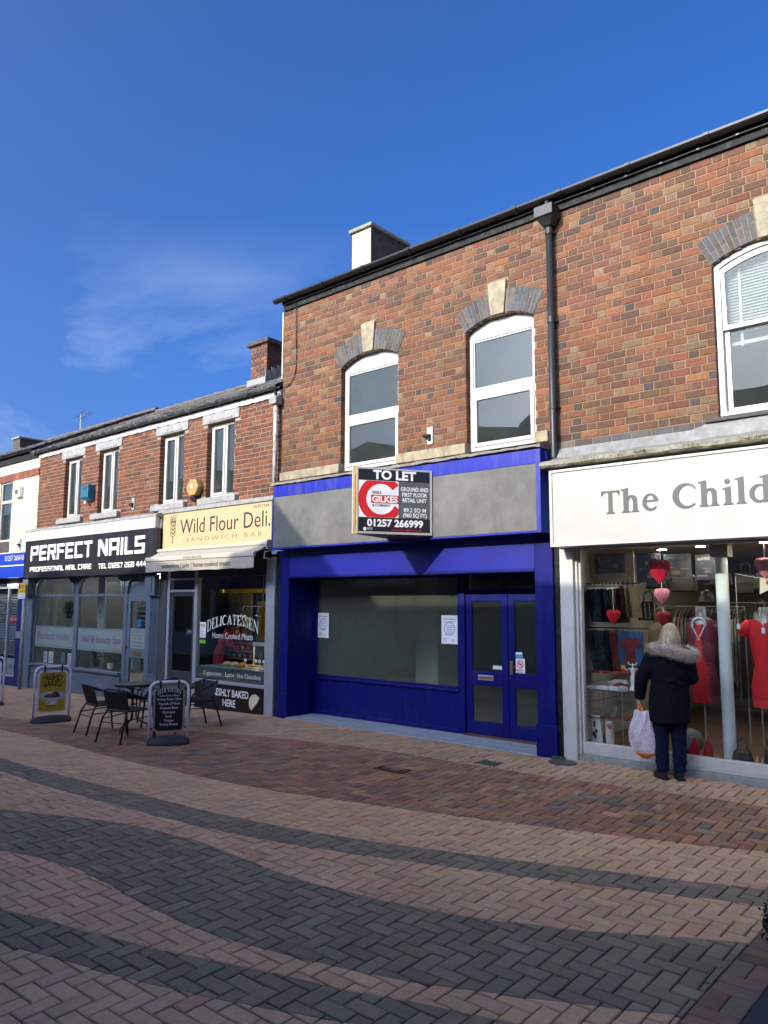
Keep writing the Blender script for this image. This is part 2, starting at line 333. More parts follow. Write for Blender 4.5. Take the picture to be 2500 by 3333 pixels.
# serif letters
def serif():
    D = {}; s = .19; f = .04
    def stem(x, y0, y1, foot=True, head=False, w=s):
        o = [(x-.07, y0), (x+w+.07, y0), (x+w+.07, y0+f), (x+w+.015, y0+.075), (x+w, y0+.12)] if foot else [(x, y0), (x+w, y0)]
        if head == 'flag': o += [(x+w, y1), (x+w-.03, y1), (x-.10, y1-.06), (x-.10, y1-.10), (x, y1-.115)]
        elif head: o += [(x+w, y1-.12), (x+w+.015, y1-.075), (x+w+.07, y1-f), (x+w+.07, y1), (x-.07, y1), (x-.07, y1-f), (x-.015, y1-.075), (x, y1-.12)]
        else: o += [(x+w, y1), (x, y1)]
        if foot: o += [(x, y0+.12), (x-.015, y0+.075), (x-.07, y0+f)]
        return (o, ())
    D['T'] = (.74, [([(.0, 1), (.0, .78), (.035, .78), (.07, .88), (.15, .925), (.29, .93), (.29, .12), (.275, .075), (.20, f), (.20, 0), (.54, 0), (.54, f), (.465, .075), (.45, .12), (.45, .93), (.59, .925), (.67, .88), (.705, .78), (.74, .78), (.74, 1)], ())])
    def hh(x): return [stem(x+.08, 0, 1.06, True, 'flag'), ([(x+.24, .40)]+[(x+.24, .56)]+arc(x+.40, .52, .21, .22, 135, 0, 8)+[(x+.61, .12), (x+.625, .075), (x+.68, f), (x+.68, 0), (x+.39, 0), (x+.39, f), (x+.435, .075), (x+.45, .12), (x+.45, .48)]+arc(x+.36, .5, .07, .12, 0, 140, 6), ())]
    D['h'] = (.72, hh(0))
    D['e'] = (.62, [(arc(.32, .36, .30, .37, 20, 325, 22)+[(.53, .20)]+arc(.36, .36, .18, .25, 300, 190, 10)+[(.175, .40), (.605, .40)], (([(.185, .45)]+arc(.315, .47, .13, .19, 178, 2, 10)),))])
    D['e'] = (.62, [(arc(.32, .36, .30, .37, 8, 322, 24)+arc(.37, .36, .20, .26, 318, 188, 10)+[(.172, .385), (.615, .385)], (([(.18, .45)]+arc(.315, .46, .13, .20, 175, 5, 10)+[(.45, .45)]),))])
    D['C'] = (.86, [(arc(.46, .5, .46, .52, 42, 318, 30)+[(.79, .10)]+arc(.545, .5, .325, .42, 312, 48, 26)+[(.80, .74), (.83, .74)], ())])
    D['i'] = (.36, [stem(.10, 0, .72, True, 'flag'), (arc(.18, .93, .1, .1, 0, 345, 16), ())])
    D['l'] = (.36, [stem(.10, 0, 1.06, True, 'flag')])
    D['d'] = (.74, [stem(.46, 0, 1.06, False, 'flag'), (arc(.34, .36, .33, .375, 300, 62, 22)[0:0]+[(.46, .02)]+arc(.32, .355, .30, .37, 300, 60, 3)[0:0]+arc(.33, .355, .31, .365, -55, -305, 26)+[(.46, .70), (.46, .6)]+arc(.37, .36, .19, .27, 62, 298, 16)+[(.46, .12)], ()), (rect(.62, .72, 0, .05), ())])
    D['D'] = (.82, [stem(.07, 0, 1, True, True), ([(.23, 0)]+arc(.36, .5, .44, .5, -90, 90, 18)+[(.23, 1), (.23, .94)]+arc(.36, .5, .27, .44, 90, -90, 16)+[(.23, .06)], ())])
    D['E'] = (.68, [stem(.07, 0, 1, True, True), ([(.23, 1), (.23, .94), (.52, .94), (.58, .76), (.62, .76), (.62, 1)], ()), ([(.23, .54), (.23, .47), (.42, .47), (.45, .38), (.48, .38), (.48, .63), (.45, .63), (.42, .54)], ()), ([(.23, 0), (.23, .06), (.54, .06), (.62, .26), (.66, .26), (.64, 0)], ())])
    D['L'] = (.66, [stem(.07, 0, 1, True, True), ([(.23, 0), (.23, .06), (.52, .06), (.60, .28), (.64, .28), (.62, 0)], ())])
    D['I'] = (.32, [stem(.08, 0, 1, True, True)])
    D['A'] = (.86, [([(0, 0), (.25, 0), (.25, f), (.17, .06), (.23, .25), (.50, .25), (.56, .06), (.50, f), (.50, 0), (.86, 0), (.86, f), (.78, .07), (.48, 1), (.38, 1), (.08, .07), (0, f)], ([(.25, .31), (.48, .31), (.365, .74)],))])
    D['S'] = (.6, [(arc(.30, .74, .25, .28, 35, 250, 14)+[(.36, .42)]+arc(.29, .27, .14, .17, 60, -140, 10)+[(.09, .32), (.05, .32), (.05, .05)]+arc(.30, .28, .27, .30, 222, 435, 16)+[(.24, .60)]+arc(.30, .74, .12, .18, 250, 60, 10)[0:]+[(.47, .70), (.52, .70)], ())])
    D['S'] = (.58, [([(.51, .72), (.51, .97), (.47, .95), (.40, 1.0), (.28, 1.02), (.13, .97), (.05, .86), (.04, .73), (.09, .62), (.22, .53), (.36, .44), (.40, .34), (.39, .22), (.34, .10), (.26, .05), (.16, .08), (.10, .18), (.07, .31), (.03, .31), (.03, .03), (.07, .05), (.15, -.01), (.28, -.02), (.44, .03), (.54, .15), (.55, .30), (.50, .43), (.38, .52), (.24, .60), (.19, .68), (.19, .80), (.24, .92), (.31, .95), (.39, .92), (.45, .83), (.47, .72)], ())])
    D['N'] = (.92, [stem(.09, 0, 1, True, False, .07), stem(.75, 0, 1, False, True, .07), ([(0, 1), (.20, 1), (.75, .26), (.75, 0), (.72, 0), (.16, .80), (.16, .95), (.0, .965)], ())])
    return font_from(D, .07)
TECH = tech(); SERIF = serif()
for _o in (-.006, 0., .012, .022, .04):            # letter shapes are made while the scene is still small
    for _c in 'ABCDEFGHIJKLMNOPQRSTUVWYabcdeghiklmnoprstuvwxyz0123456789.,-|&()':
        glyph(_c, _o)

# ------------------------------------------------------------------ material set
BRICK = piece_mat('brick_clay', .9, .26, .20, 110., .5, .42, (2.2, 2.2, .8), (.045, .032, .024)); PAVE = piece_mat('paver_concrete', .82, .10, .22, 260., .4, .24, (1.5, 1.5, 1.5), (.10, .075, .05)); SLATE = piece_mat('slate', .6, .15, .1, 60., .2)
m_mortar = mat('mortar', (.225, .155, .09), .95, .18, 30, .3, 200)
m_mortar2 = mat('mortar_grey', (.27, .215, .155), .95, .2, 30, .3, 200)
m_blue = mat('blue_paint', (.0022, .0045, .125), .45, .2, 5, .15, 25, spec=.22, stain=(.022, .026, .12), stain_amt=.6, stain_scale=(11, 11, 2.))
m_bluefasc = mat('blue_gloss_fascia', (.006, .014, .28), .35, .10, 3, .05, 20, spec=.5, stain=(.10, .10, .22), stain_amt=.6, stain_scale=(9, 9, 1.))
m_panel = mat('grey_painted_panel', (.12, .121, .112), .65, .26, 2.6, .1, 25, stain=(.08, .081, .077), stain_amt=.75, stain_scale=(2.4, 2.4, 1.4))
m_white = mat('white_upvc', (.44, .435, .395), .35, .04, 6, spec=.5)
m_whitep = mat('white_gloss_paint', (.53, .53, .50), .4, .10, 5, .05, 30, stain=(.35, .33, .28), stain_amt=.35, stain_scale=(9, 9, 2))
m_signwhite = mat('sign_cream_white', (.40, .398, .365), .4, .05, 3, stain=(.345, .335, .28), stain_amt=.3, stain_scale=(3, 3, .8))
m_cream = mat('sign_cream', (.47, .37, .20), .45, .03, 3)
m_stone = mat('sandstone', (.29, .25, .165), .85, .3, 9, .3, 70, stain=(.12, .10, .07), stain_amt=.9, stain_scale=(6, 6, 3))
m_greystone = mat('grey_painted_stone', (.29, .29, .28), .85, .2, 12, .3, 60, stain=(.16, .15, .13), stain_amt=.8, stain_scale=(9, 9, 5))
m_mossy = mat('mossy_concrete', (.26, .25, .20), .95, .35, 25, .7, 60, stain=(.11, .11, .03), stain_amt=.75, stain_scale=(9, 9, 9))
m_lead = mat('lead_sheet', (.22, .22, .205), .5, .25, 10, .25, 14, metal=.1, stain=(.36, .36, .34), stain_amt=.6, stain_scale=(6, 6, 2))
m_black = mat('black_gloss_plastic', (.012, .012, .013), .3, .2, 10, spec=.5)
m_blackp = mat('black_painted_timber', (.010, .011, .012), .65, .3, 10, .1, 40, spec=.2, stain=(.35, .35, .33), stain_amt=.10, stain_scale=(14, 14, 14))
m_pipe = mat('grey_black_downpipe', (.022, .025, .026), .4, .2, 6, spec=.4)
m_oldpipe = mat('flaking_downpipe', (.5, .5, .46), .7, .3, 16, .2, 50, stain=(.03, .03, .03), stain_amt=1., stain_scale=(20, 20, 6))
m_signblack = mat('sign_black', (.016, .016, .018), .3, .2, 4, spec=.5, stain=(.06, .06, .06), stain_amt=.45, stain_scale=(6, 6, 1))
m_letter = mat('letter_white', (.76, .76, .72), .4, .03)
m_lettergrey = mat('letter_dark_grey', (.075, .085, .08), .5, .06)
m_letterblk = mat('letter_black', (.02, .02, .022), .5, .06)
m_slateblue = mat('slate_blue_paint', (.105, .14, .18), .45, .10, 4, .06, 30, spec=.45)
m_silver = mat('grey_aluminium', (.36, .39, .42), .4, .06, 5, metal=.25)
m_dark = mat('dark_panel', (.02, .021, .024), .5, .2)
m_taupe = mat('dark_taupe_board', (.06, .062, .066), .55, .15)
m_step = mat('blue_grey_stone_step', (.30, .34, .37), .7, .2, 8, .15, 60, stain=(.2, .2, .2), stain_amt=.5, stain_scale=(5, 5, 5))
m_plinth = mat('green_grey_render', (.26, .29, .26), .9, .2, 14, .4, 70)
m_render = mat('cream_render', (.56, .51, .33), .85, .10, 3, .15, 60, stain=(.42, .38, .25), stain_amt=.5, stain_scale=(2, 2, .7))
m_chimrender = mat('pale_chimney_render', (.38, .355, .275), .9, .14, 4, .2, 50, stain=(.3, .28, .23), stain_amt=.5, stain_scale=(4, 4, 4))
m_darkbrick = mat('sooty_brickwork', (.07, .06, .055), .95, .4, 14, .6, 25)
m_jewelblue = mat('royal_blue_sign', (.012, .045, .38), .35, .06, 4)
m_navy = mat('navy_paint', (.012, .015, .12), .4, .1, 4)
m_carpet = mat('dark_floor', (.08, .055, .04), .8, .2)
m_inwall = mat('interior_pale_wall', (.50, .50, .44), .8, .06)
m_ingrey = mat('interior_grey_wall', (.16, .16, .16), .8, .1)
m_indark = mat('interior_dark_wall', (.035, .035, .04), .8, .1)
m_ceil = mat('interior_ceiling', (.5, .5, .48), .8, .05)
m_red = mat('red_fabric', (.60, .012, .02), .7, .12, 12, .1, 80)
m_paper = mat('white_paper', (.78, .80, .82), .6, .03)
m_galv = mat('galvanised_steel', (.42, .44, .45), .4, .15, 20, metal=.6)
m_wood = mat('pale_timber', (.62, .42, .18), .6, .15, 20)
m_brass = mat('old_brass', (.35, .24, .09), .4, .2, 30, metal=.8)
G_SHOP = glass_mat('shop_glass', (.90, .93, .92), 1.9, 0., .05)
G_BLUE = glass_mat('dusty_shop_glass', (.82, .86, .82), 2.0, 0., .05, .06)
G_DOOR = glass_mat('door_glass', (.84, .88, .84), 2.0, 0., .05, .025)
G_UP = glass_mat('double_glazing', (.5, .55, .57), 1.4, 0., .02, .04, sheen=(.92, 1., .97)); G_W3 = glass_mat('old_sash_glass', (.8, .84, .84), 0.45, 0., .03, .03, sheen=(.92, 1., .98))

# ------------------------------------------------------------------ ground and block paving
def gz(x, y):
    a = 0 if x > -9 else -.022*(-9-x)
    a = max(a, -.45)
    ys = [-40, -8, -4, -2, -.25, 10]; zs = [-.03, -.03, -.03, -.07, 0, 0]
    return a+float(np.interp(y, ys, zs))
xs = sorted(set([-400, -200, -100, -60, -40]+[-30+.5*i for i in range(64)]+[5, 10, 30, 80, 200, 400])); ys = sorted(set([-400, -100, -40, -13]+[-12+.25*i for i in range(62)]+[6, 20, 100, 400]))
gm = MB(); nx = len(xs)
gm.v = [(x, y, gz(x, y)-.016) for y in ys for x in xs]
for j in range(len(ys)-1):
    for i in range(nx-1): gm.f.append([j*nx+i, j*nx+i+1, (j+1)*nx+i+1, (j+1)*nx+i]); gm.c.append(None)
ground = gm.build('ground', mat('joint_sand', (.022, .018, .014), .95, .3, 12, .3, 120), kind='structure', loc=(0, 0, 0), smooth=True)
paving = bpy.data.objects.new('paving', None); col.objects.link(paving); paving['kind'] = 'structure'; W0['paving'] = Vector((0, 0, 0))

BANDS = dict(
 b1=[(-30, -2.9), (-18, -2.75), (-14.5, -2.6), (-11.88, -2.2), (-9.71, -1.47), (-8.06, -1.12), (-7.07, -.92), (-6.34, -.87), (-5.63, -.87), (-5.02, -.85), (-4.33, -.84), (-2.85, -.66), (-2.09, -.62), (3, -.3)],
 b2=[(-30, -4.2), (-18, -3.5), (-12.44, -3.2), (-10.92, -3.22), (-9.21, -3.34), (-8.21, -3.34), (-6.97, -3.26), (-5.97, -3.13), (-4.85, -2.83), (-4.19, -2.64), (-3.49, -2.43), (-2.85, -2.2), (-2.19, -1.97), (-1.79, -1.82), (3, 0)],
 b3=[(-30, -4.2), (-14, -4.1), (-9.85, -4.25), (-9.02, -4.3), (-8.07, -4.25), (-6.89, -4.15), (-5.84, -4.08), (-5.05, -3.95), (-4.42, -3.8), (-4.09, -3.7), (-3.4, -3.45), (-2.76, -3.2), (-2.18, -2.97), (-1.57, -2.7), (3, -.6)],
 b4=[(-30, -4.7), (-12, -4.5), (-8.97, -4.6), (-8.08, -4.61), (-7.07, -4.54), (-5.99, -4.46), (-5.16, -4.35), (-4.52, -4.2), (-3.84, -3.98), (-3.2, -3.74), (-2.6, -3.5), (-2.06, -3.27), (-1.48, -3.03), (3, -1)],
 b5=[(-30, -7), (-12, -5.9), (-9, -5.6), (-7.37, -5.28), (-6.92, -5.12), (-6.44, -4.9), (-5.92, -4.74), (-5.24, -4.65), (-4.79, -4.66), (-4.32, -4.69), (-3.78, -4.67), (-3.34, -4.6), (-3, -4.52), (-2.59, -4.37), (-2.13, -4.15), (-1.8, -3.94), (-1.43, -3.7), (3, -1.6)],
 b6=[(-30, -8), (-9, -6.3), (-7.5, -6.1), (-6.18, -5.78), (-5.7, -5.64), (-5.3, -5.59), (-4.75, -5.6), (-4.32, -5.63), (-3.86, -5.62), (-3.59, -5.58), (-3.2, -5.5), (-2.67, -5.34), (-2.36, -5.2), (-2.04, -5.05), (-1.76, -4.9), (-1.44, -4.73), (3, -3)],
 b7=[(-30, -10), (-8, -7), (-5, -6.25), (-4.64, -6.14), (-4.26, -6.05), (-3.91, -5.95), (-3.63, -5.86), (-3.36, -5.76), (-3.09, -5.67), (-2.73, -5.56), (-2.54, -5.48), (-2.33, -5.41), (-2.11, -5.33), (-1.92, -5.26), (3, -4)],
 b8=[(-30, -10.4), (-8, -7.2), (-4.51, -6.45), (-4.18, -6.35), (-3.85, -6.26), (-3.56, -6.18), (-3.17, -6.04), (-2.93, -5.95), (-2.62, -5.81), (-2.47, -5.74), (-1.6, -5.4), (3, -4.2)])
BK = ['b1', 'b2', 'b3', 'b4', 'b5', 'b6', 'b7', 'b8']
BX = {k: ([p[0] for p in v], [p[1] for p in v]) for k, v in BANDS.items()}
def by(k, x): return float(np.interp(x, *BX[k]))
def zone(x, y):
    n = 0
    for k in BK:
        if y < by(k, x): n += 1
        else: break
    return n
def clip(poly, p, nrm):
    out = []
    for i in range(len(poly)):
        a, b = poly[i], poly[(i+1) % len(poly)]; da = (a[0]-p[0])*nrm[0]+(a[1]-p[1])*nrm[1]; db = (b[0]-p[0])*nrm[0]+(b[1]-p[1])*nrm[1]
        if da >= 0: out.append(a)
        if da*db < 0: t = da/(da-db); out.append((a[0]+(b[0]-a[0])*t, a[1]+(b[1]-a[1])*t))
    return out
prs = random.Random(11)
def jit(c, a=.1, h=.05):
    k = 1+prs.gauss(0, a); return tuple(max(.005, v*k*(1+prs.gauss(0, h))) for v in c)
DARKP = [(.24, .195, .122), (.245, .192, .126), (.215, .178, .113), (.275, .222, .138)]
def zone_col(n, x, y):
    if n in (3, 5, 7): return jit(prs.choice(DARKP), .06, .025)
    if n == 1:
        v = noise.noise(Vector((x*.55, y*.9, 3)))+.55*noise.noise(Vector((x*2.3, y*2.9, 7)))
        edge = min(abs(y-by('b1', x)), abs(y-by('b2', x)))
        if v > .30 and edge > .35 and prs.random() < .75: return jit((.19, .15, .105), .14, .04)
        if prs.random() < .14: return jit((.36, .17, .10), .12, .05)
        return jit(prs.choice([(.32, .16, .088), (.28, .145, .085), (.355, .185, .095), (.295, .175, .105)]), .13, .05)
    if n == 0: return jit((.46, .285, .165), .06, .03)
    pink = min(1, max(0, (-2.9-x)/2.2)) if n >= 4 else min(1, max(0, (-9-x)/5))*.4     # greyer, pinker stock towards the left
    c = tuple(lerp(a, b, pink) for a, b in zip((.64, .39, .21), (.65, .385, .21)))
    if n == 8: c = tuple(lerp(a, b, .8) for a, b in zip(c, (.58, .375, .21)))
    if prs.random() < .05: c = (c[0]*.95, c[1]*.87, c[2]*.85)
    return jit(c, .05, .025)
PT = .1022; GAP = .0050; BORDER_X = -1.405
def paver_mb(poly, z0, c, tilt=(0, 0), mb=None, cen=None):
    mb = mb or MB(); n = len(poly); cx = sum(p[0] for p in poly)/n; cy = sum(p[1] for p in poly)/n
    ch = .008
    if n >= 3:
        def ins(p, d):
            l = math.hypot(p[0]-cx, p[1]-cy); k = max(.3, (l-d*1.3)/l) if l > 1e-6 else 1
            return (cx+(p[0]-cx)*k, cy+(p[1]-cy)*k)
        zt = lambda p: z0(p[0], p[1])+tilt[0]*(p[0]-cx)+tilt[1]*(p[1]-cy)+tilt[2]
        low = [(p[0], p[1], zt(p)-.035) for p in poly]; mid = [(p[0], p[1], zt(p)-.005) for p in poly]; top = [ins(p, ch)+(0,) for p in poly]; top = [(a, b, zt((a, b))) for a, b, _ in top]
        k = n; fs = [tuple(range(2*n, 3*n))]
        for i in range(n): j = (i+1) % n; fs += [(i, j, n+j, n+i), (n+i, n+j, 2*n+j, 2*n+i)]
        mb.add(low+mid+top, fs, c)
    return mb
field = MB(); cand = []
ca, sa = math.cos(R(1.2)), math.sin(R(1.2))
ii0, ii1, jj0, jj1 = int(-25/PT), int(1.2/PT), int(-9.3/PT), int(1.2/PT)
for i in range(ii0, ii1):
    for j in range(jj0, jj1):
        c4 = (i-j) % 4
        if c4 == 0: rc = (i, i+2, j, j+1)
        elif c4 == 3: rc = (i, i+1, j, j+2)
        else: continue
        x0, x1, y0, y1 = rc[0]*PT+GAP, rc[1]*PT-GAP, rc[2]*PT+GAP, rc[3]*PT-GAP
        q = [(x0, y0), (x1, y0), (x1, y1), (x0, y1)]
        q = [(a*ca-b*sa, a*sa+b*ca) for a, b in q]; cx = sum(p[0] for p in q)/4; cy = sum(p[1] for p in q)/4
        if cy > .12 or cx > BORDER_X+.12: continue
        # keep only what a viewer near the photograph's spot could see
        v = Vector((cx-CAM.x, cy-CAM.y, -1.84)); dz = v.dot(fw)
        if dz < .6 or abs(v.dot(rt)/dz) > .85 or v.dot(up)/dz < -1.15: continue
        if any(p[0] > BORDER_X for p in q): q = clip(q, (BORDER_X-.003, 0), (-1, 0))
        if any(p[1] > -.03 for p in q) and -9.6 < cx < -4.55: q = clip(q, (0, -.035), (0, -1))
        if len(q) < 3: continue
        pieces = [q]
        for k in BK:
            nxt = []
            for pl in pieces:
                sg = [p[1]-by(k, p[0]) for p in pl]
                if max(sg) > .004 and min(sg) < -.004:
                    mx_ = sum(p[0] for p in pl)/len(pl); d = .12; tx, ty = 2*d, by(k, mx_+d)-by(k, mx_-d); l = math.hypot(tx, ty); nn = (-ty/l, tx/l); p0 = (mx_, by(k, mx_))
                    for sgn in (1, -1):
                        pc = clip(pl, (p0[0]+nn[0]*sgn*.0008, p0[1]+nn[1]*sgn*.0008), (nn[0]*sgn, nn[1]*sgn))
                        if len(pc) >= 3: nxt.append(pc)
                else: nxt.append(pl)
            pieces = nxt
        for pl in pieces:
            ar = abs(sum(pl[t][0]*pl[(t+1) % len(pl)][1]-pl[(t+1) % len(pl)][0]*pl[t][1] for t in range(len(pl))))/2
            if ar < .0004: continue
            px_ = sum(p[0] for p in pl)/len(pl); py_ = sum(p[1] for p in pl)/len(pl)
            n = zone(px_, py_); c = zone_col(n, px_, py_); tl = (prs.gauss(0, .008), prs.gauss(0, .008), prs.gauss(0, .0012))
            d = (Vector((px_, py_, 0))-CAM).length; vd = (Vector((px_, py_, -.03))-CAM)
            dz = vd.dot(fw); inview = abs(vd.dot(rt)/dz) < .51 and -.68 < vd.dot(up)/dz
            cand.append((d if inview else d+100, -ar, pl, c, tl))
cand.sort(key=lambda t: (t[0], t[1]))
def paver_child(pl, c, tl):
    mb = paver_mb(pl, gz, None, tl); n = len(pl); org = Vector((sum(p[0] for p in pl)/n, sum(p[1] for p in pl)/n, gz(pl[0][0], pl[0][1])))
    me = mb.mesh('paver', org); me.materials.append(PAVE); o = bpy.data.objects.new('paver', me); col.objects.link(o); o.parent = paving; o.location = org; o['pc'] = [c[0], c[1], c[2]]
big = [t for t in cand if -t[1] > .012][:262]; bigids = {id(t) for t in big}
for t in big: paver_child(t[2], t[3], t[4])
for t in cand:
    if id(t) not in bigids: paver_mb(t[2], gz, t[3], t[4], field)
# border blocks along the right edge and the tarmac strip beyond
yb = -5.6; alt = 0
while yb < 0.05:
    if alt % 3 == 2: rs = [(BORDER_X+.004, BORDER_X+.104, yb, yb+.2), (BORDER_X+.108, BORDER_X+.208, yb, yb+.2)]; st = .204
    else: rs = [(BORDER_X+.004, BORDER_X+.208, yb, yb+.1)]; st = .104
    for (x0, x1, y0, y1) in rs:
        pl = [(x0, y0), (x1, y0), (x1, y1), (x0, y1)]; c = jit(prs.choice([(.26, .15, .10), (.185, .135, .095), (.22, .14, .10), (.25, .18, .13)]), .12, .05); tl = (prs.gauss(0, .008), prs.gauss(0, .008), prs.gauss(0, .0012))
        if -4.9 < yb < -2.9 : paver_child(pl, c, tl)
        else: paver_mb(pl, gz, c, tl, field)
    yb += st; alt += 1
field.build('paver_field', PAVE, paving, kind='stuff')
tm = MB(); tys = [-14+.5*i for i in range(29)]
for k in range(len(tys)-1): tm.poly([(BORDER_X+.214, tys[k], gz(0, tys[k])-.004), (6, tys[k], gz(0, tys[k])-.004), (6, tys[k+1], gz(0, tys[k+1])-.004), (BORDER_X+.214, tys[k+1], gz(0, tys[k+1])-.004)])
tm.build('road', mat('tarmac', (.06, .062, .07), .9, .25, 30, .8, 220, fine=.35), kind='structure', loc=(0, 0, 0))
# ------------------------------------------------------------------ small things on the ground
def flat_thing(name, label, cat, mb, m, **k): return mb.build(name, m, label=label, cat=cat, **k)
g0 = thing('drain_grate', 'small rusty slotted drain grate in the red paving before the blue shop', 'drain', (-5.81, -1.57, gz(-5.81, -1.57)))
zz = gz(-5.81, -1.57)+.004
MB().pz(rect(-6.02, -5.60, -1.68, -1.46), zz-.02, zz, holes=(rect(-5.98, -5.64, -1.65, -1.49),)).build('frame', mat('rusted_iron', (.07, .05, .04), .8, .3, 30, .3, 80, metal=.4), g0)
for k in range(8): box('slat', MATS['rusted_iron'], g0, -5.975+.042*k, -5.95+.042*k, -1.65, -1.49, zz-.014, zz-.003, 0)
c0 = box('access_cover', mat('cover_iron', (.09, .095, .08), .6, .25, 30, .4, 60, metal=.3), None, -5.22, -4.94, -.80, -.58, gz(-5, -.7)-.01, gz(-5, -.7)+.005, .003, label='small square metal cover in the buff paving before the blue double door', cat='cover')
c1 = MB().lathe(-4.40, -.19, [(.001, .0), (.13, .0), (.13, .012), (.12, .016), (.001, .018)], 20, sx=1.3).build('gully_cover', MATS['cover_iron'], label='dark round gully cover on the ground at the foot of the white post', cat='cover')
wd = MB(); rg = random.Random(3)
for k in range(160):
    a = rg.uniform(0, 6.28); r_ = rg.uniform(0, .09); x, y = -4.52+r_*math.cos(a)*1.2, -.06+r_*math.sin(a)*.5; h = rg.uniform(.012, .04); t = rg.uniform(0, 6.28); dx, dy = .012*math.cos(t), .012*math.sin(t); lx, ly = rg.uniform(-.03, .03), rg.uniform(-.03, .03)
    wd.poly([(x-dx, y-dy, 0), (x+dx, y+dy, 0), (x+lx+dx*.6, y+ly, h), (x+lx-dx*.4, y+ly+.005, h*.9)])
wd.build('weed', mat('weed_leaf', (.07, .13, .035), .7, .3, 20), label='small green weed tuft at the foot of the blue pilaster', cat='weed')
rg = random.Random(5)
for (x, y, s, lb) in ((-11.43, -1.95, .03, 'pale scrap of litter on paving left of the cafe chairs'), (-5.9, -.08, .02, 'white crumb of litter on the kerb stone under the blue window'), (-3.05, -3.2, .018, 'pale spot of litter on the buff paving left of the woman'), (-2.75, -4.3, .016, 'pale spot of litter on the buff strip nearest the dark wave')):
    z = gz(x, y)+.003; MB().poly([(x-s, y-s*.5, z), (x+s*.8, y-s*.7, z+.004), (x+s, y+s*.5, z+.006), (x-s*.4, y+s*.8, z+.002)]).build('litter', m_paper, label=lb, cat='litter', group='scraps of litter')
# clipped shrub at the right edge
sh = thing('shrub', 'dark clipped round shrub at the right edge of the foreground', 'shrub', (-.98, -3.9, gz(0, -3.9)))
lv = MB(); rg = random.Random(9)
for k in range(2600):
    t = rg.uniform(0, 6.28); p = math.acos(rg.uniform(-.75, 1)); r_ = .255+rg.gauss(0, .018); c = Vector((-.98+r_*math.sin(p)*math.cos(t), -3.9+r_*math.sin(p)*math.sin(t), .2+r_*math.cos(p)*.9))
    d = Vector((rg.gauss(0, 1), rg.gauss(0, 1), rg.gauss(0, 1))).normalized(); e = d.orthogonal().normalized(); s = rg.uniform(.012, .022)
    lv.poly([tuple(c-e*s*.5), tuple(c+d*s), tuple(c+e*s*.5), tuple(c-d*s)])
lv.build('foliage', mat('dark_evergreen_leaf', (.022, .032, .02), .7, .4, 30), sh)
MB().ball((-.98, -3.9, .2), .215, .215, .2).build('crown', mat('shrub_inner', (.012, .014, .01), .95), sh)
MB().cap((-.98, -3.9, gz(0, -3.9)-.03), (-.98, -3.9, .15), .03, .025).build('stem', m_darkbrick, sh)
# ------------------------------------------------------------------ brickwork
def brick_mb(w, h, rg, dep=.10, c=None, mb=None, x=0., z=0., y=0.):
    """one brick: front at y, sides go back; corners worn unevenly. origin lower-left"""
    mb = mb or MB(); e = .0045; j = lambda: rg.uniform(-.0016, .0016)
    P = [(0, 0), (w, 0), (w, h), (0, h)]
    back = [(x+a, y+dep, z+b) for a, b in P]; mid = [(x+a+j()*.6, y+.005, z+b+j()*.6) for a, b in P]
    inn = [(e, e), (w-e, e), (w-e, h-e), (e, h-e)]; fr = [(x+a+j(), y+rg.uniform(-.0015, .0015), z+b+j()) for a, b in inn]
    fs = [(8, 9, 10, 11)]
    for i in range(4): k = (i+1) % 4; fs += [(i, k, 4+k, 4+i), (4+i, 4+k, 8+k, 8+i)]
    return mb.add(back+mid+fr, fs, c)
def subtract(iv, cuts):
    for a, b in cuts:
        out = []
        for x0, x1 in iv:
            if b <= x0 or a >= x1: out.append((x0, x1)); continue
            if a > x0: out.append((x0, a))
            if b < x1: out.append((b, x1))
        iv = out
    return iv
def pick(rg, pal):
    t = rg.random()*sum(p[0] for p in pal)
    for wgt, c in pal:
        t -= wgt
        if t <= 0: break
    k = 1+rg.gauss(0, .075); return tuple(max(.01, v*k*(1+rg.gauss(0, .05))) for v in c)
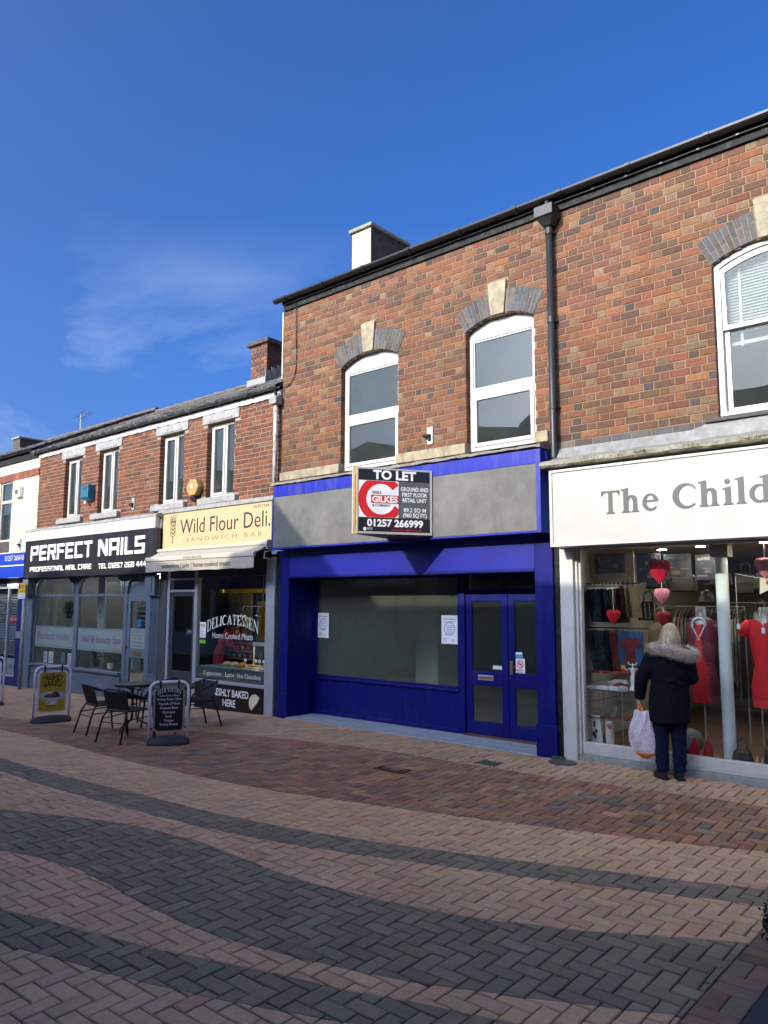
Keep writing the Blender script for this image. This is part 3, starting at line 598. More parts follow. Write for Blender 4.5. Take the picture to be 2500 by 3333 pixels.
def brickwork(wall, x0, x1, z0, z1, cuts, pal, gauge=.0895, st=.226, hd=.108, jt=.0105, seed=1, singles=300, dep=.10, bond='flemish', yoff=0.):
    """cuts(za,zb) -> x intervals to leave open. 300 nearest bricks become objects, the rest one part"""
    rg = random.Random(seed); rows = []; n = int(round((z1-z0)/gauge)); gauge = (z1-z0)/n; per = st+hd+2*jt
    for r_ in range(n):
        za = z0+r_*gauge+jt*.5; zb = z0+(r_+1)*gauge-jt*.5
        iv = subtract([(x0, x1)], cuts(za-jt*.5, zb+jt*.5))
        off = (per/2 if r_ % 2 else 0)+rg.uniform(-.012, .012)
        seqs = [(st, jt), (hd, jt)] if bond == 'flemish' else ([(st, jt)] if r_ % 4 else [(hd, jt)])
        if bond != 'flemish': off = (st+jt)/2*(r_ % 2)
        x = x0-per*2-off; k = 0; bl = []
        while x < x1:
            L_, g_ = seqs[k % len(seqs)]; L2 = L_*(1+rg.uniform(-.03, .03)); bl.append((x, x+L2)); x += L2+g_*rg.uniform(.8, 1.25); k += 1
        for a, b in iv:
            for p, q in bl:
                u, v = max(p, a), min(q, b)
                if v-u > .03: rows.append((u, v, za+rg.uniform(-.0012, .0012), zb, pick(rg, PAL_HEAD if pal is PAL_MAIN and q-p < .13 else pal)))
                elif v-u > 0 and rows and abs(rows[-1][1]+jt-u) < .02: rows[-1] = (rows[-1][0], v, *rows[-1][2:])
    def dist(t): return (Vector(((t[0]+t[1])/2, 0, (t[2]+t[3])/2))-CAM).length
    def vis(t):
        v = Vector(((t[0]+t[1])/2, 0, (t[2]+t[3])/2))-CAM; d = v.dot(fw); return 0 if abs(v.dot(rt)/d) < .5 else 1
    rows.sort(key=lambda t: (vis(t), dist(t)))
    org = world_of(wall); cache = {}
    one = [t for t in rows if t[1]-t[0] > .09][:singles]; ids = {id(t) for t in one}
    for t in one:
        w_ = round((t[1]-t[0])/.006)*.006; key = (w_, rg.randrange(3))
        if key not in cache:
            me = brick_mb(w_, gauge-jt, rg, dep).mesh('brick'); me.materials.append(BRICK); cache[key] = me
        o = bpy.data.objects.new('brick', cache[key]); col.objects.link(o); o.parent = wall; o.location = Vector((t[0], yoff+rg.uniform(-.0025, .002), t[2]))-org; o['pc'] = list(t[4])
    rest = MB()
    for t in rows:
        if id(t) not in ids: brick_mb(t[1]-t[0], t[3]-t[2], rg, dep, t[4], rest, t[0], t[2], yoff+rg.uniform(-.0025, .002))
    if rest.v: rest.build('brick_field', BRICK, wall, kind='stuff')
def mortar_wall(name, m, parent, x0, x1, z0, z1, cuts, y=.007, back=.25, slices=None, bottom=None):
    """mortar bed behind the bricks with the window openings cut out, jambs included"""
    mb = MB(); zs = slices or [z0+(z1-z0)*i/90 for i in range(91)]
    for a, b in zip(zs, zs[1:]):
        for u, v in subtract([(x0, x1)], cuts(a+1e-4, b-1e-4)):
            u2 = u-(0 if u <= x0+1e-6 else -.006); v2 = v+(0 if v >= x1-1e-6 else -.006)
            mb.box(u2, v2, y, back, a, b)
    return mb.build(name, m, parent)
def arch_shape(cx, half, zs, rise):
    Rr = (half*half+rise*rise)/(2*rise); return cx, zs+rise-Rr, Rr
PAL_MAIN = [(30, (.17, .068, .034)), (28, (.135, .06, .034)), (20, (.10, .053, .034)), (10, (.195, .084, .042)), (7, (.16, .094, .052)), (4, (.08, .047, .033)), (4, (.13, .06, .04)), (1, (.055, .047, .042))]
PAL_HEAD = [(20, (.155, .066, .036)), (20, (.12, .06, .038)), (16, (.155, .092, .052)), (8, (.18, .12, .07)), (10, (.085, .055, .04)), (4, (.06, .052, .046))]
PAL_LEFT = [(40, (.155, .054, .029)), (30, (.12, .05, .031)), (14, (.19, .066, .029)), (9, (.085, .043, .031)), (4, (.235, .08, .029)), (4, (.14, .083, .054))]
PAL_BLUE = [(4, (.085, .085, .088)), (3, (.098, .094, .086)), (2, (.078, .068, .06)), (2, (.078, .09, .102)), (1, (.115, .103, .088))]
def brick_arch(parent, cx, half, zs, rise, ring, kb, kt, ktop, seed):
    """blue-brick segmental arch with a stone keystone"""
    _, cz, r0_ = arch_shape(cx, half, zs, rise); r1_ = r0_+ring; am = math.asin(half/r0_)
    P = lambda r_, a: (cx+r_*math.sin(a), cz+r_*math.cos(a))
    na = 24; bed = [P(r0_+.003, -am+2*am*i/na) for i in range(na+1)]+[P(r1_-.003, am-2*am*i/na) for i in range(na+1)]
    a_ = MB().py(bed, -.0045, .24).build('arch', mat('arch_mortar', (.17, .14, .10), .95, .2, 30), parent); rg = random.Random(seed)
    zk = r0_+cz; ko = [(cx-kb/2, zk-.012), (cx+kb/2, zk-.012), (cx+kt/2, ktop), (cx-kt/2, ktop)]
    MB().py(ko, -.035, .22).build('keystone', m_stone, a_, bevel=.006)
    for sgn in (-1, 1):
        a0 = math.asin((kb*.5+.02)/r0_); nv = 9
        for i in range(nv):
            ta, tb = a0+(am-a0)*i/nv, a0+(am-a0)*(i+1)/nv; g_ = .0045
            spl = .36 if i % 2 else .64
            for (ra, rb) in ((r0_, r0_+ring*spl-.004), (r0_+ring*spl+.004, r1_)):
                p = [P(ra, sgn*(ta+g_/ra)), P(ra, sgn*(tb-g_/ra)), P(rb, sgn*(tb-g_/rb)), P(rb, sgn*(ta+g_/rb))]
                if sgn > 0: p = p
                mcx, mcz = sum(q[0] for q in p)/4, sum(q[1] for q in p)/4
                pin = [(mcx+(q[0]-mcx)*.95, mcz+(q[1]-mcz)*.97) for q in p]; yo = rg.uniform(-.011, -.007); mb = MB()
                vs = [(a, .2, b) for a, b in p]+[(a, yo+.004, b) for a, b in p]+[(a, yo, b) for a, b in pin]; fs = [(8, 9, 10, 11)]
                for k in range(4): k2 = (k+1) % 4; fs += [(k, k2, 4+k2, 4+k), (4+k, 4+k2, 8+k2, 8+k)]
                o = mb.add(vs, fs).build('voussoir', BRICK, a_, fix=True); o['pc'] = list(pick(rg, PAL_BLUE))
    return a_
def frame_rect(mb, x0, x1, z0, z1, t, y0, y1):
    mb.box(x0, x0+t, y0, y1, z0, z1); mb.box(x1-t, x1, y0, y1, z0, z1); mb.box(x0+t, x1-t, y0, y1, z0, z0+t); mb.box(x0+t, x1-t, y0, y1, z1-t, z1); return mb
# ------------------------------------------------------------------ helpers for buildings
def room(b, x0, x1, y0, y1, z0, z1, wall, floor_m, ceil_m, back=None, left=None):
    box('interior_floor', floor_m, b, x0, x1, y0, y1, z0-.05, z0, 0); box('interior_ceiling', ceil_m, b, x0, x1, y0, y1, z1, z1+.05, 0)
    box('interior_back_wall', back or wall, b, x0, x1, y1, y1+.05, z0, z1, 0); box('interior_side_wall', left or wall, b, x0-.05, x0, y0, y1, z0, z1, 0); box('interior_side_wall', wall, b, x1, x1+.05, y0, y1, z0, z1, 0)
def slate_roof(b, x0, x1, y0, z0, slope, y1, tint=(.085, .085, .085), rows=None, moss=0.):
    """slates on a pitched roof from eave (y0,z0) to ridge y1, then down behind"""
    rg = random.Random(int(abs(x0*10))); zr = z0+slope*(y1-y0)
    rf = MB(); rf.add([(x0, y0, z0), (x1, y0, z0), (x1, y1, zr), (x0, y1, zr), (x1, 2*y1-y0, z0), (x0, 2*y1-y0, z0)], [(0, 1, 2, 3), (3, 2, 4, 5), (1, 4, 2), (0, 3, 5)])
    r_ = rf.build('roof', mat('roof_underlay', (.05, .05, .05), .9), b); sl = MB(); cs = math.hypot(1, slope); g_ = .22; n = int((y1-y0)*cs/g_); th = .012
    for k in range(n):
        ya = y0+k*g_/cs-.03; yb = ya+g_*1.25/cs; x = x0-(k % 2)*.15-rg.uniform(0, .05)
        while x < x1:
            xa, xb = max(x+.004, x0), min(x+.296, x1); x += .3
            if xb-xa < .05: continue
            za = z0+slope*(ya-y0)+.028+rg.uniform(0, .012); zb = z0+slope*(yb-y0)+.012; d = rg.uniform(-.015, .015)
            c = tuple(v*rg.uniform(.7, 1.35) for v in tint)
            if moss and rg.random() < moss: c = (.20, .17, .08)
            sl.add([(xa, ya+d, za), (xb, ya+d, za), (xb, yb, zb), (xa, yb, zb), (xa, ya+d, za-th), (xb, ya+d, za-th)], [(0, 1, 2, 3), (0, 4, 5, 1), (0, 3, 4), (1, 5, 2)], c)
    sl.build('slates', SLATE, r_, kind='stuff')
    rd = MB(); x = x0
    while x < x1-.05: rd.tube([(x, y1, zr+.01), (min(x+.44, x1), y1, zr-.02)], .075, 8); x += .45
    rd.build('ridge_tiles', mat('ridge_tile', (.10, .085, .075), .8, .2), r_)
    return r_
def gutter(b, x0, x1, y, z, r_=.062, m=None, clips=True):
    g = MB(); n = 8; rings = []
    prof = [(y+r_*math.cos(t), z+r_*math.sin(t)) for t in [math.pi+math.pi*i/n for i in range(n+1)]]; prof += [(a*1., b_) for a, b_ in [(y+(r_-.006)*math.cos(t), z+(r_-.006)*math.sin(t)) for t in [2*math.pi-math.pi*i/n for i in range(n+1)]]]
    g.px(prof, x0, x1); G_ = g.build('gutter', m or m_black, b, smooth=False, fix=True)
    x = x0+.25
    while x < x1:
        MB().px([(y+(r_+.013)*math.cos(t), z+(r_+.013)*math.sin(t)) for t in [math.pi+math.pi*i/8 for i in range(9)]], x, x+.06).build('gutter_bracket', m or m_black, G_, fix=True); x += .9
    return G_
def wall_bracket(x, z, label):
    t = thing('wall_bracket', label, 'bracket', (x, 0, z), 'old sign brackets left on the walls')
    box('plate', m_galv, t, x-.05, x+.05, -.02, -.005, z-.125, z+.125, .003); MB().box(x-.10, x+.02, -.06, -.021, z-.02, z+.02).build('stub', m_blackp, t, bevel=.004); MB().box(x-.02, x+.02, -.05, -.021, z-.07, z-.02).build('lug', m_blackp, t)
    return t
m_pane_in = mat('dim_room', (.20, .22, .23), .9, .05)

# ================================================================== BUILDING: blue empty shop
bb = thing('shop_building', 'brick building with the empty bright blue shopfront and grey blank fascia', 'building', (-7.1, 0, 0))
WIN = [(-7.635, .585, 5.53, .155), (-5.30, .53, 5.545, .14)]
def cuts_main(za, zb):
    out = []
    for cx, h, zs, rise in WIN:
        if za < zs: out.append((cx-h, cx+h)) if zb > 3.86 else None
        _, cz, r0_ = arch_shape(cx, h, zs, rise); r1_ = r0_+.325; am = math.asin(h/r0_); zc = (za+zb)/2
        if zb > zs and za < cz+r1_:
            w1 = math.sqrt(max(0, r1_*r1_-(zb-cz)**2)) if zb > cz else r1_
            zo = cz+r1_*math.cos(am); wsk = h+(za-zs)*math.tan(am) if za < zo else 9
            wd_ = min(w1, max(wsk, h))-.004; out.append((cx-wd_, cx+wd_))
        if za < 6.135 and zb > cz+r1_-.05:
            kw = .10+(zc-5.69)*.085; out.append((cx-kw, cx+kw))
    return [o for o in out if o]
def cuts_mortar_main(za, zb):
    out = []
    for cx, h, zs, rise in WIN:
        _, cz, r0_ = arch_shape(cx, h, zs, rise); zc = (za+zb)/2
        if zc < zs: out.append((cx-h, cx+h))
        elif zc < zs+rise: wd_ = math.sqrt(max(0, r0_*r0_-(zc-cz)**2)); out.append((cx-wd_, cx+wd_))
    return out
ZB, ZT = 3.995, 6.80
wl = mortar_wall('wall', m_mortar, bb, -9.61, -4.52, 3.80, ZT, cuts_mortar_main)
brickwork(wl, -9.61, -4.50, ZB, ZT, cuts_main, PAL_MAIN, seed=21)
for i, (cx, h, zs, rise) in enumerate(WIN): brick_arch(bb, cx, h, zs, rise, .325, .205, .29, 6.128, 40+i)
for (a, b_) in ((-9.60, -8.222), (-7.05, -5.832), (-4.77, -4.58)): box('stone_band', m_stone, bb, a, b_, -.045, .2, 3.845, 3.988, .008)
def arch_window(parent, cx, h, zs, rise, zb=3.875, yf=.085):
    _, cz, r0_ = arch_shape(cx, h, zs, rise); xl, xr = cx-h+.004, cx+h-.004; zh = 5.475
    head = [(xl, zh), (xr, zh)]+[(cx+(r0_-.004)*math.sin(a), cz+(r0_-.004)*math.cos(a)) for a in [math.asin((h-.004)/r0_)*(1-2*i/16) for i in range(17)]]
    fr = MB(); frame_rect(fr, xl, xr, zb, zh, .055, yf, yf+.07); fr.box(xl+.055, xr-.055, yf+.002, yf+.068, 4.635, 4.735)
    wn_ = fr.build('window', m_white, parent, bevel=.006)
    MB().py(head, yf+.012, yf+.06).build('arch_panel', m_white, wn_, bevel=.004)
    MB().box(cx-.115, cx+.115, yf-.004, yf+.013, zs+rise-.085, zs+rise-.02).build('shadow_block', m_white, wn_) if False else None
    sash = frame_rect(MB(), xl+.057, xr-.057, zb+.057, 4.633, .055, yf-.012, yf+.05); sash.build('sash', m_white, wn_, bevel=.006)
    bead = frame_rect(MB(), xl+.057, xr-.057, 4.737, zh-.057, .022, yf+.012, yf+.06); bead.build('bead', m_white, wn_, bevel=.004)
    box('pane', G_UP, wn_, xl+.075, xr-.075, yf+.028, yf+.036, 4.755, zh-.075, 0); box('pane', G_UP, wn_, xl+.108, xr-.108, yf+.012, yf+.02, zb+.108, 4.582, 0)
    return wn_
for cx, h, zs, rise in WIN: arch_window(bb, cx, h, zs, rise)
room(bb, -9.3, -4.7, .3, 4, 3.9, 6.4, m_pane_in, m_carpet, m_pane_in)
# eaves
box('eaves_board', m_blackp, bb, -9.60, -4.52, -.06, .05, 6.905, 7.0, .004); box('eaves_board', m_blackp, bb, -9.585, -4.52, -.035, .05, 6.802, 6.902, .004)
MB().tube([(-9.58, -.07, 6.90)]+[(-9.2+.3*i, -.072, 6.895+.004*(i % 2)) for i in range(16)], .008, 6).build('cable', m_black, bb)
gb = gutter(bb, -9.70, -4.56, -.13, 6.985)
slate_roof(bb, -9.64, -4.52, -.12, 6.98, .60, 4.2)
box('verge_flashing', m_white, bb, -9.635, -9.612, -.012, .1, 5.62, 6.8, .003)
box('side_wall', m_darkbrick, bb, -9.60, -9.40, .26, 8.4, -.3, 6.9, 0)
MB().px([(.26, 6.9), (8.4, 6.9), (4.2, 9.4)], -9.6, -9.4).build('gable', m_darkbrick, bb)
cb = MB().tube([(-9.25, -.075, 6.89), (-9.27, -.03, 6.80), (-9.27, -.016, 6.2), (-9.26, -.016, 5.9), (-9.27, -.016, 5.72), (-9.30, -.016, 5.60), (-9.38, -.016, 5.51), (-9.50, -.018, 5.46), (-9.58, -.03, 5.44)], .007, 6).build('wall_cable', m_black, bb)
ch = thing('chimney', 'pale rendered chimney stack above the blue shop roof', 'chimney', (-8.9, 1.7, 7.6))
MB().box(-9.13, -8.68, 1.2, 2.2, 7.2, 8.52).build('stack', m_darkbrick, ch); MB().box(-9.135, -8.679, 1.188, 1.199, 7.2, 8.50).build('render', m_chimrender, ch); MB().box(-9.19, -8.63, 1.14, 2.26, 8.521, 8.585).build('cap', m_mossy, ch, bevel=.012)
# shopfront
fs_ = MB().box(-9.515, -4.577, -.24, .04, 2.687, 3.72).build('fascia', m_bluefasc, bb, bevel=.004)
box('fascia_panel', m_panel, fs_, -9.492, -4.64, -.252, -.2405, 2.712, 3.537, .002)
for (a, b_, c, d) in ((-9.515, -4.577, 2.687, 2.709), (-4.637, -4.577, 2.712, 3.54), (-9.515, -9.495, 2.712, 3.54)): box('fascia_trim', m_bluefasc, fs_, a, b_, -.256, -.2402, c, d, .002)
box('fascia_trim', m_bluefasc, fs_, -9.512, -4.58, -.2505, -.2402, 3.5405, 3.718, .002)
lg = MB(); rg = random.Random(4); nx_ = 60; top = []
for i in range(nx_+1):
    x = -9.56+(4.99)*i/nx_; top.append((x, -.275+rg.uniform(-.008, .012), 3.742+rg.uniform(-.012, .006), 3.775+rg.uniform(-.006, .008)))
lg.loft([[(x, y, a), (x, y+.004, b_), (x, .02, b_+.05), (x, .02, a)] for x, y, a, b_ in top]); lg.build('lead_ledge', mat('weathered_felt', (.20, .18, .15), .8, .3, 10, .5, 30), bb)
for (a, b_) in ((-9.592, -9.37), (-4.828, -4.577)):
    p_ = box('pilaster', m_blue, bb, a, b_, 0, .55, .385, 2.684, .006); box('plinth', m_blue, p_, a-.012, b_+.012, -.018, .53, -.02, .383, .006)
lt = box('lintel', mat('lintel_blue_paint', (.009, .013, .22), .34, .12, 3, .1, 25, spec=.6), bb, -9.368, -4.83, .004, .30, 2.262, 2.684, .003); box('bead', m_blue, lt, -9.369, -4.829, -.012, .32, 2.226, 2.2605, .006)  # lintel has its own lighter, glossier blue than the pilasters
box('soffit', m_blue, bb, -9.369, -4.829, .325, .66, 2.24, 2.30, 0)
box('reveal', m_blue, bb, -9.40, -9.366, .551, .70, .0, 2.24, 0); box('reveal', m_blue, bb, -4.83, -4.79, .551, .70, .0, 2.24, 0)
st_ = box('step', m_step, bb, -9.368, -4.83, -.03, .70, -.06, .012, .006)
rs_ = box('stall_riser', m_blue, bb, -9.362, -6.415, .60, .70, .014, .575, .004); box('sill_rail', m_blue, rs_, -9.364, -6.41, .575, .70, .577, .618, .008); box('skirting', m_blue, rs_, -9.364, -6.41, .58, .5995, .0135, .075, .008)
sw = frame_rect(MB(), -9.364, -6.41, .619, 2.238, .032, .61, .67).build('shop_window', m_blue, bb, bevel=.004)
box('glass', G_BLUE, sw, -9.332, -6.442, .635, .645, .651, 2.206, 0)
box('door_post', m_blue, bb, -6.408, -6.305, .585, .70, .014, 2.238, .008); box('door_post', m_blue, bb, -4.90, -4.832, .59, .70, .014, 2.238, .006)
box('door_transom', m_blue, bb, -6.303, -4.902, .60, .68, 1.975, 2.03, .005); box('transom_glass', G_SHOP, bb, -6.303, -4.902, .635, .643, 2.032, 2.237, 0)
for k, (a, b_) in enumerate(((-6.30, -5.612), (-5.604, -4.905))):
    d = MB(); y0, y1 = .612, .66
    d.box(a, a+.088, y0, y1, .035, 1.97); d.box(b_-.088, b_, y0, y1, .035, 1.97)
    for (p, q) in ((.035, .20), (.715, .89), (1.87, 1.97)): d.box(a+.088, b_-.088, y0, y1, p, q)
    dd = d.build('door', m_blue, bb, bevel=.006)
    for (p, q) in ((.202, .713), (.892, 1.868)):
        box('glass', G_DOOR, dd, a+.09, b_-.09, .632, .638, p, q, 0); frame_rect(MB(), a+.0885, b_-.0885, p-.0015, q+.0015, .012, .617, .654).build('glazing_bead', m_blue, dd)
    if k == 0: box('letterbox', m_galv, dd, -6.095, -5.84, .600, .6115, .772, .845, .006); MB().box(-6.07, -5.865, .597, .5995, .795, .822).build('flap', m_brass, dd)
    else:
        box('lock_plate', m_brass, dd, -5.578, -5.535, .602, .6115, .875, 1.055, .004); MB().tube([(-5.556, .605, .985), (-5.556, .565, .985), (-5.46, .56, .982)], .009, 8).build('handle', m_brass, dd)
box('threshold', mat('red_brown_tile', (.13, .06, .04), .7, .2), bb, -6.303, -4.90, .53, .66, .013, .033, .003)
room(bb, -9.36, -4.62, .72, 6.5, .03, 2.6, m_inwall, mat('grey_carpet', (.16, .15, .14), .95, .15, 30), m_ceil, back=m_ingrey)
box('light_track', m_white, bb, -8.9, -5.2, 2.2, 2.26, 2.55, 2.597, .003)
MB().box(-8.8, -8.3, 2.6, 2.65, .03, 2.3).box(-7.6, -7.56, 2.6, 2.65, .03, 2.4).build('partition', m_inwall, bb)
# downpipe with hopper (drains the main gutter)
dp = thing('downpipe', 'grey-black downpipe with square hopper head between the blue and white shops', 'pipe', (-4.475, -.08, 3.5))
MB().tube([(-4.475, -.085, 6.62), (-4.475, -.085, 3.62), (-4.44, -.085, 3.53)], .042, 14).build('pipe', m_pipe, dp, smooth=True)
MB().loft([[(-4.475+sx_*hw, -.02 if sy_ > 0 else -.02-dpth, z) for sx_, sy_ in ((-1, 1), (1, 1), (1, -1), (-1, -1))] for hw, dpth, z in ((.06, .12, 6.60), (.115, .19, 6.69), (.13, .215, 6.70), (.13, .215, 6.84), (.12, .205, 6.84))]).build('hopper', m_pipe, dp, fix=True, bevel=.006)
MB().tube([(-4.475, -.12, 6.95), (-4.475, -.11, 6.83)], .036, 12).build('outlet', m_pipe, dp, smooth=True)
for z in (6.50, 5.33, 4.22): MB().tube([(-4.475, -.085, z), (-4.475, -.085, z+.075)], .050, 14).build('collar', m_pipe, dp, smooth=False); MB().box(-4.535, -4.415, -.04, -.004, z+.02, z+.05).build('clip', m_pipe, dp)
MB().tube([(-4.60, -.14, 3.69), (-4.585, -.16, 3.72), (-4.56, -.15, 3.70), (-4.55, -.13, 3.60)], .014, 8).build('waste_pipe', m_blue, dp)
# old pipe at the left edge of the blue shop
dp2 = thing('downpipe', 'old flaking white and black downpipe where the red brick wall meets the blue shop', 'pipe', (-9.67, -.09, 3.75))
MB().tube([(-9.675, -.085, 5.25), (-9.675, -.085, 4.6), (-9.675, -.085, 3.78)], .036, 12).build('pipe', m_oldpipe, dp2, smooth=True)
MB().box(-9.77, -9.585, -.17, -.02, 5.16, 5.30).build('hopper', m_greystone, dp2, bevel=.02); MB().tube([(-9.675, -.10, 5.40), (-9.675, -.09, 5.29)], .03, 10).build('outlet', m_black, dp2)
for z in (4.62, 5.05): MB().tube([(-9.675, -.085, z), (-9.675, -.085, z+.06)], .044, 12).build('collar', m_oldpipe, dp2)
wall_bracket(-6.45, 4.18, 'small galvanised bracket on brick between the two arched windows')

# ================================================================== BUILDING: white charity shop
cb_ = thing('shop_building', 'brick building with the wide white sign reading The Child over a big window', 'building', (-2, 0, 0))
W3 = (-1.94, .605, 5.545, .155)
def cuts_right(za, zb):
    out = []; cx, h, zs, rise = W3; _, cz, r0_ = arch_shape(cx, h, zs, rise); r1_ = r0_+.325; am = math.asin(h/r0_); zc = (za+zb)/2
    if za < zs: out.append((cx-h, cx+h))
    if zb > zs and za < cz+r1_:
        w1 = math.sqrt(max(0, r1_*r1_-(zb-cz)**2)); zo = cz+r1_*math.cos(am); wsk = h+(za-zs)*math.tan(am) if za < zo else 9; wd_ = min(w1, max(wsk, h))-.004; out.append((cx-wd_, cx+wd_))
    if za < 6.135 and zb > cz+r1_-.05: kw = .10+(zc-5.69)*.085; out.append((cx-kw, cx+kw))
    return out
def cuts_mr(za, zb):
    cx, h, zs, rise = W3; _, cz, r0_ = arch_shape(cx, h, zs, rise); zc = (za+zb)/2
    if 3.80 < zc < zs: return [(cx-h, cx+h)]
    if zs <= zc < zs+rise: wd_ = math.sqrt(max(0, r0_*r0_-(zc-cz)**2)); return [(cx-wd_, cx+wd_)]
    return []
wr = mortar_wall('wall', m_mortar, cb_, -4.52, 2.0, 3.45, ZT, cuts_mr)
brickwork(wr, -4.485, 2.0, 3.815, ZT, lambda a, b: cuts_right(a, b) if b > 3.83 else [], PAL_MAIN, seed=22)
bc = MB(); rg = random.Random(8); x = -4.47
while x < 2: w_ = .226*rg.uniform(.97, 1.03); brick_mb(w_, .078, rg, .1, pick(rg, PAL_BLUE), bc, x, 3.732, 0); x += w_+.011
bc.build('blue_brick_course', BRICK, wr, kind='stuff')
brick_arch(cb_, *W3, .325, .205, .29, 6.13, 44)
# sash window with blind
cx, h, zs, rise = W3; _, cz, r0_ = arch_shape(cx, h, zs, rise); xl, xr, zb = cx-h+.004, cx+h-.004, 3.83
fr = MB(); ol = [(xl, zb), (xr, zb)]+[(cx+(r0_-.004)*math.sin(a), cz+(r0_-.004)*math.cos(a)) for a in [math.asin((h-.004)/r0_)*(1-2*i/16) for i in range(17)]]
il = [(xl+.06, zb+.05), (xr-.06, zb+.05)]+[(cx+(r0_-.064)*math.sin(a), cz+(r0_-.064)*math.cos(a)) for a in [math.asin((h-.064)/(r0_-.064))*(1-2*i/16) for i in range(17)]]
wn3 = fr.py(ol, .05, .14, holes=(il,)).build('window', m_whitep, cb_, bevel=.006)
il2 = [(cx+(p[0]-cx)*.925, 4.80+(p[1]-4.80)*.92) for p in il if p[1] > 4.9]; us_o = [(xl+.062, 4.80), (xr-.062, 4.80)]+[(p[0]*1+(cx-p[0])*.004, p[1]-.002) for p in il[2:]]; us_i = [(xl+.11, 4.85), (xr-.11, 4.85)]+il2
MB().py(us_o, .075, .115, holes=(us_i,)).build('upper_sash', m_whitep, wn3, bevel=.004); MB().py(us_i, .092, .097).build('pane', G_W3, wn3)
frame_rect(MB(), xl+.062, xr-.062, zb+.052, 4.845, .055, .116, .15).build('lower_sash', m_whitep, wn3, bevel=.004); box('pane', G_W3, wn3, xl+.117, xr-.117, .13, .136, zb+.107, 4.79, 0)
bl = MB()
for k in range(26):
    z = 5.62-.034*k; hw = h-.1
    if z > 5.5: hw = math.sqrt(max(0, (r0_-.1)**2-(z-cz)**2))
    bl.add([(cx-hw, .19, z), (cx+hw, .19, z), (cx+hw, .21, z+.028), (cx-hw, .21, z+.028)], [(0, 1, 2, 3)])
bl.box(cx-h+.1, cx+h-.1, .185, .215, 4.64, 4.68)
bl.build('venetian_blind', mat('blind_cream', (.42, .41, .34), .5, .03), wn3)
MB().box(-2.33, -2.305, .182, .189, 4.62, 5.6).build('blind_tape', m_white, wn3)
box('window_sill', mat('dark_sill', (.07, .065, .06), .8, .3, 20, .3), cb_, -2.68, -1.2, -.05, .1, 3.78, 3.826, .006)
room(cb_, -4.4, 1.9, .3, 4, 3.85, 6.3, m_pane_in, m_carpet, m_pane_in)
box('eaves_board', m_blackp, cb_, -4.50, 2.0, -.062, .05, 6.905, 7.0, .004); box('eaves_board', m_blackp, cb_, -4.50, 2.0, -.037, .05, 6.802, 6.902, .004)
MB().tube([(-4.4+.25*i, -.074, 6.895+.004*(i % 2)) for i in range(26)], .009, 6).build('cable', m_black, cb_)
for k in range(16): MB().box(-4.3+.42*k, -4.27+.42*k, -.09, -.063, 6.885, 6.915).build('cable_clip', m_black, cb_)
gutter(cb_, -4.56, 2.0, -.13, 6.985); slate_roof(cb_, -4.52, 2.0, -.12, 6.98, .60, 4.2)
# lead flashing, ledge, sign
fl = MB(); rg = random.Random(6); rings = []
for i in range(41):
    x = -4.44+6.4*i/40; dz = .045 if x > -2.70 else 0; rings.append([(x, -.285, 3.535+rg.uniform(-.004, .004)), (x, -.10, 3.60+rg.uniform(-.006, .006)), (x, -.012+rg.uniform(-.003, .003), 3.73+dz), (x, .02, 3.73+dz), (x, .02, 3.5)])
fl.loft(rings).build('lead_flashing', m_lead, cb_, fix=True, smooth=False)
rings = []
for i in range(81):
    x = -4.55+6.55*i/80; j = lambda: rg.uniform(-.006, .006); rings.append([(x, -.30+j(), 3.455+j()), (x, -.325+j(), 3.475+j()), (x, -.325+j(), 3.515+j()), (x, -.29+j(), 3.536), (x, .02, 3.545), (x, .02, 3.45)])
MB().loft(rings).build('stone_ledge', m_mossy, cb_, fix=True)
mo = MB(); rg = random.Random(17)
for k in range(900):
    cxm = rg.choice([-3.95, -3.55, -3.3, -3.25, -2.75, -2.2, -2.05, -1.4]); x = cxm+rg.gauss(0, .05); y = -.325+rg.uniform(-.012, .02); z = 3.50+rg.gauss(0, .012); s = rg.uniform(.004, .009); d = Vector((rg.gauss(0, 1), rg.gauss(0, 1), rg.gauss(0, 1))).normalized()*s; e = d.orthogonal()
    mo.poly([(x-d.x, y-d.y, z-d.z), (x+e.x, y+e.y, z+e.z), (x+d.x, y+d.y, z+d.z)])
mo.build('moss', mat('moss', (.10, .12, .02), .95, .3, 40), cb_, kind='stuff')
sg = box('sign', m_signwhite, cb_, -4.455, 2.0, -.25, .0, 2.50, 3.42, .006)
for (a, b_, c, d) in ((-4.455, 2.0, 2.50, 2.535), (-4.455, 2.0, 3.39, 3.42), (-4.455, -4.42, 2.535, 3.39)): box('sign_trim', m_whitep, sg, a, b_, -.268, -.2505, c, d, .004)
text('The Child', m_lettergrey, sg, -3.80, -2.005, 2.845, .262, -.2515, .006, font=SERIF)
box('dark_gap_board', m_blackp, cb_, -4.574, -4.512, .04, .12, -.02, 2.7, .003)
box('corner_post', m_whitep, cb_, -4.51, -4.335, .05, .20, -.03, 2.50, .006); box('corner_post', m_whitep, cb_, -4.333, -4.302, .10, .20, .07, 2.50, .005)
fm = MB(); frame_rect(fm, -4.30, 2.0, .072, 2.51, .03, .13, .20); fm.box(-4.27, 1.97, .125, .205, .10, .213)
cw_ = fm.build('shop_window', m_whitep, cb_, bevel=.006)
box('glass', G_SHOP, cw_, -4.27, 1.97, .158, .168, .215, 2.48, 0)
box('plinth', m_plinth, cb_, -4.335, 2.0, .09, .25, -.05, .07, .008)
box('soffit_board', m_taupe, cb_, -4.50, 2.0, .0, .25, 2.512, 2.56, 0)
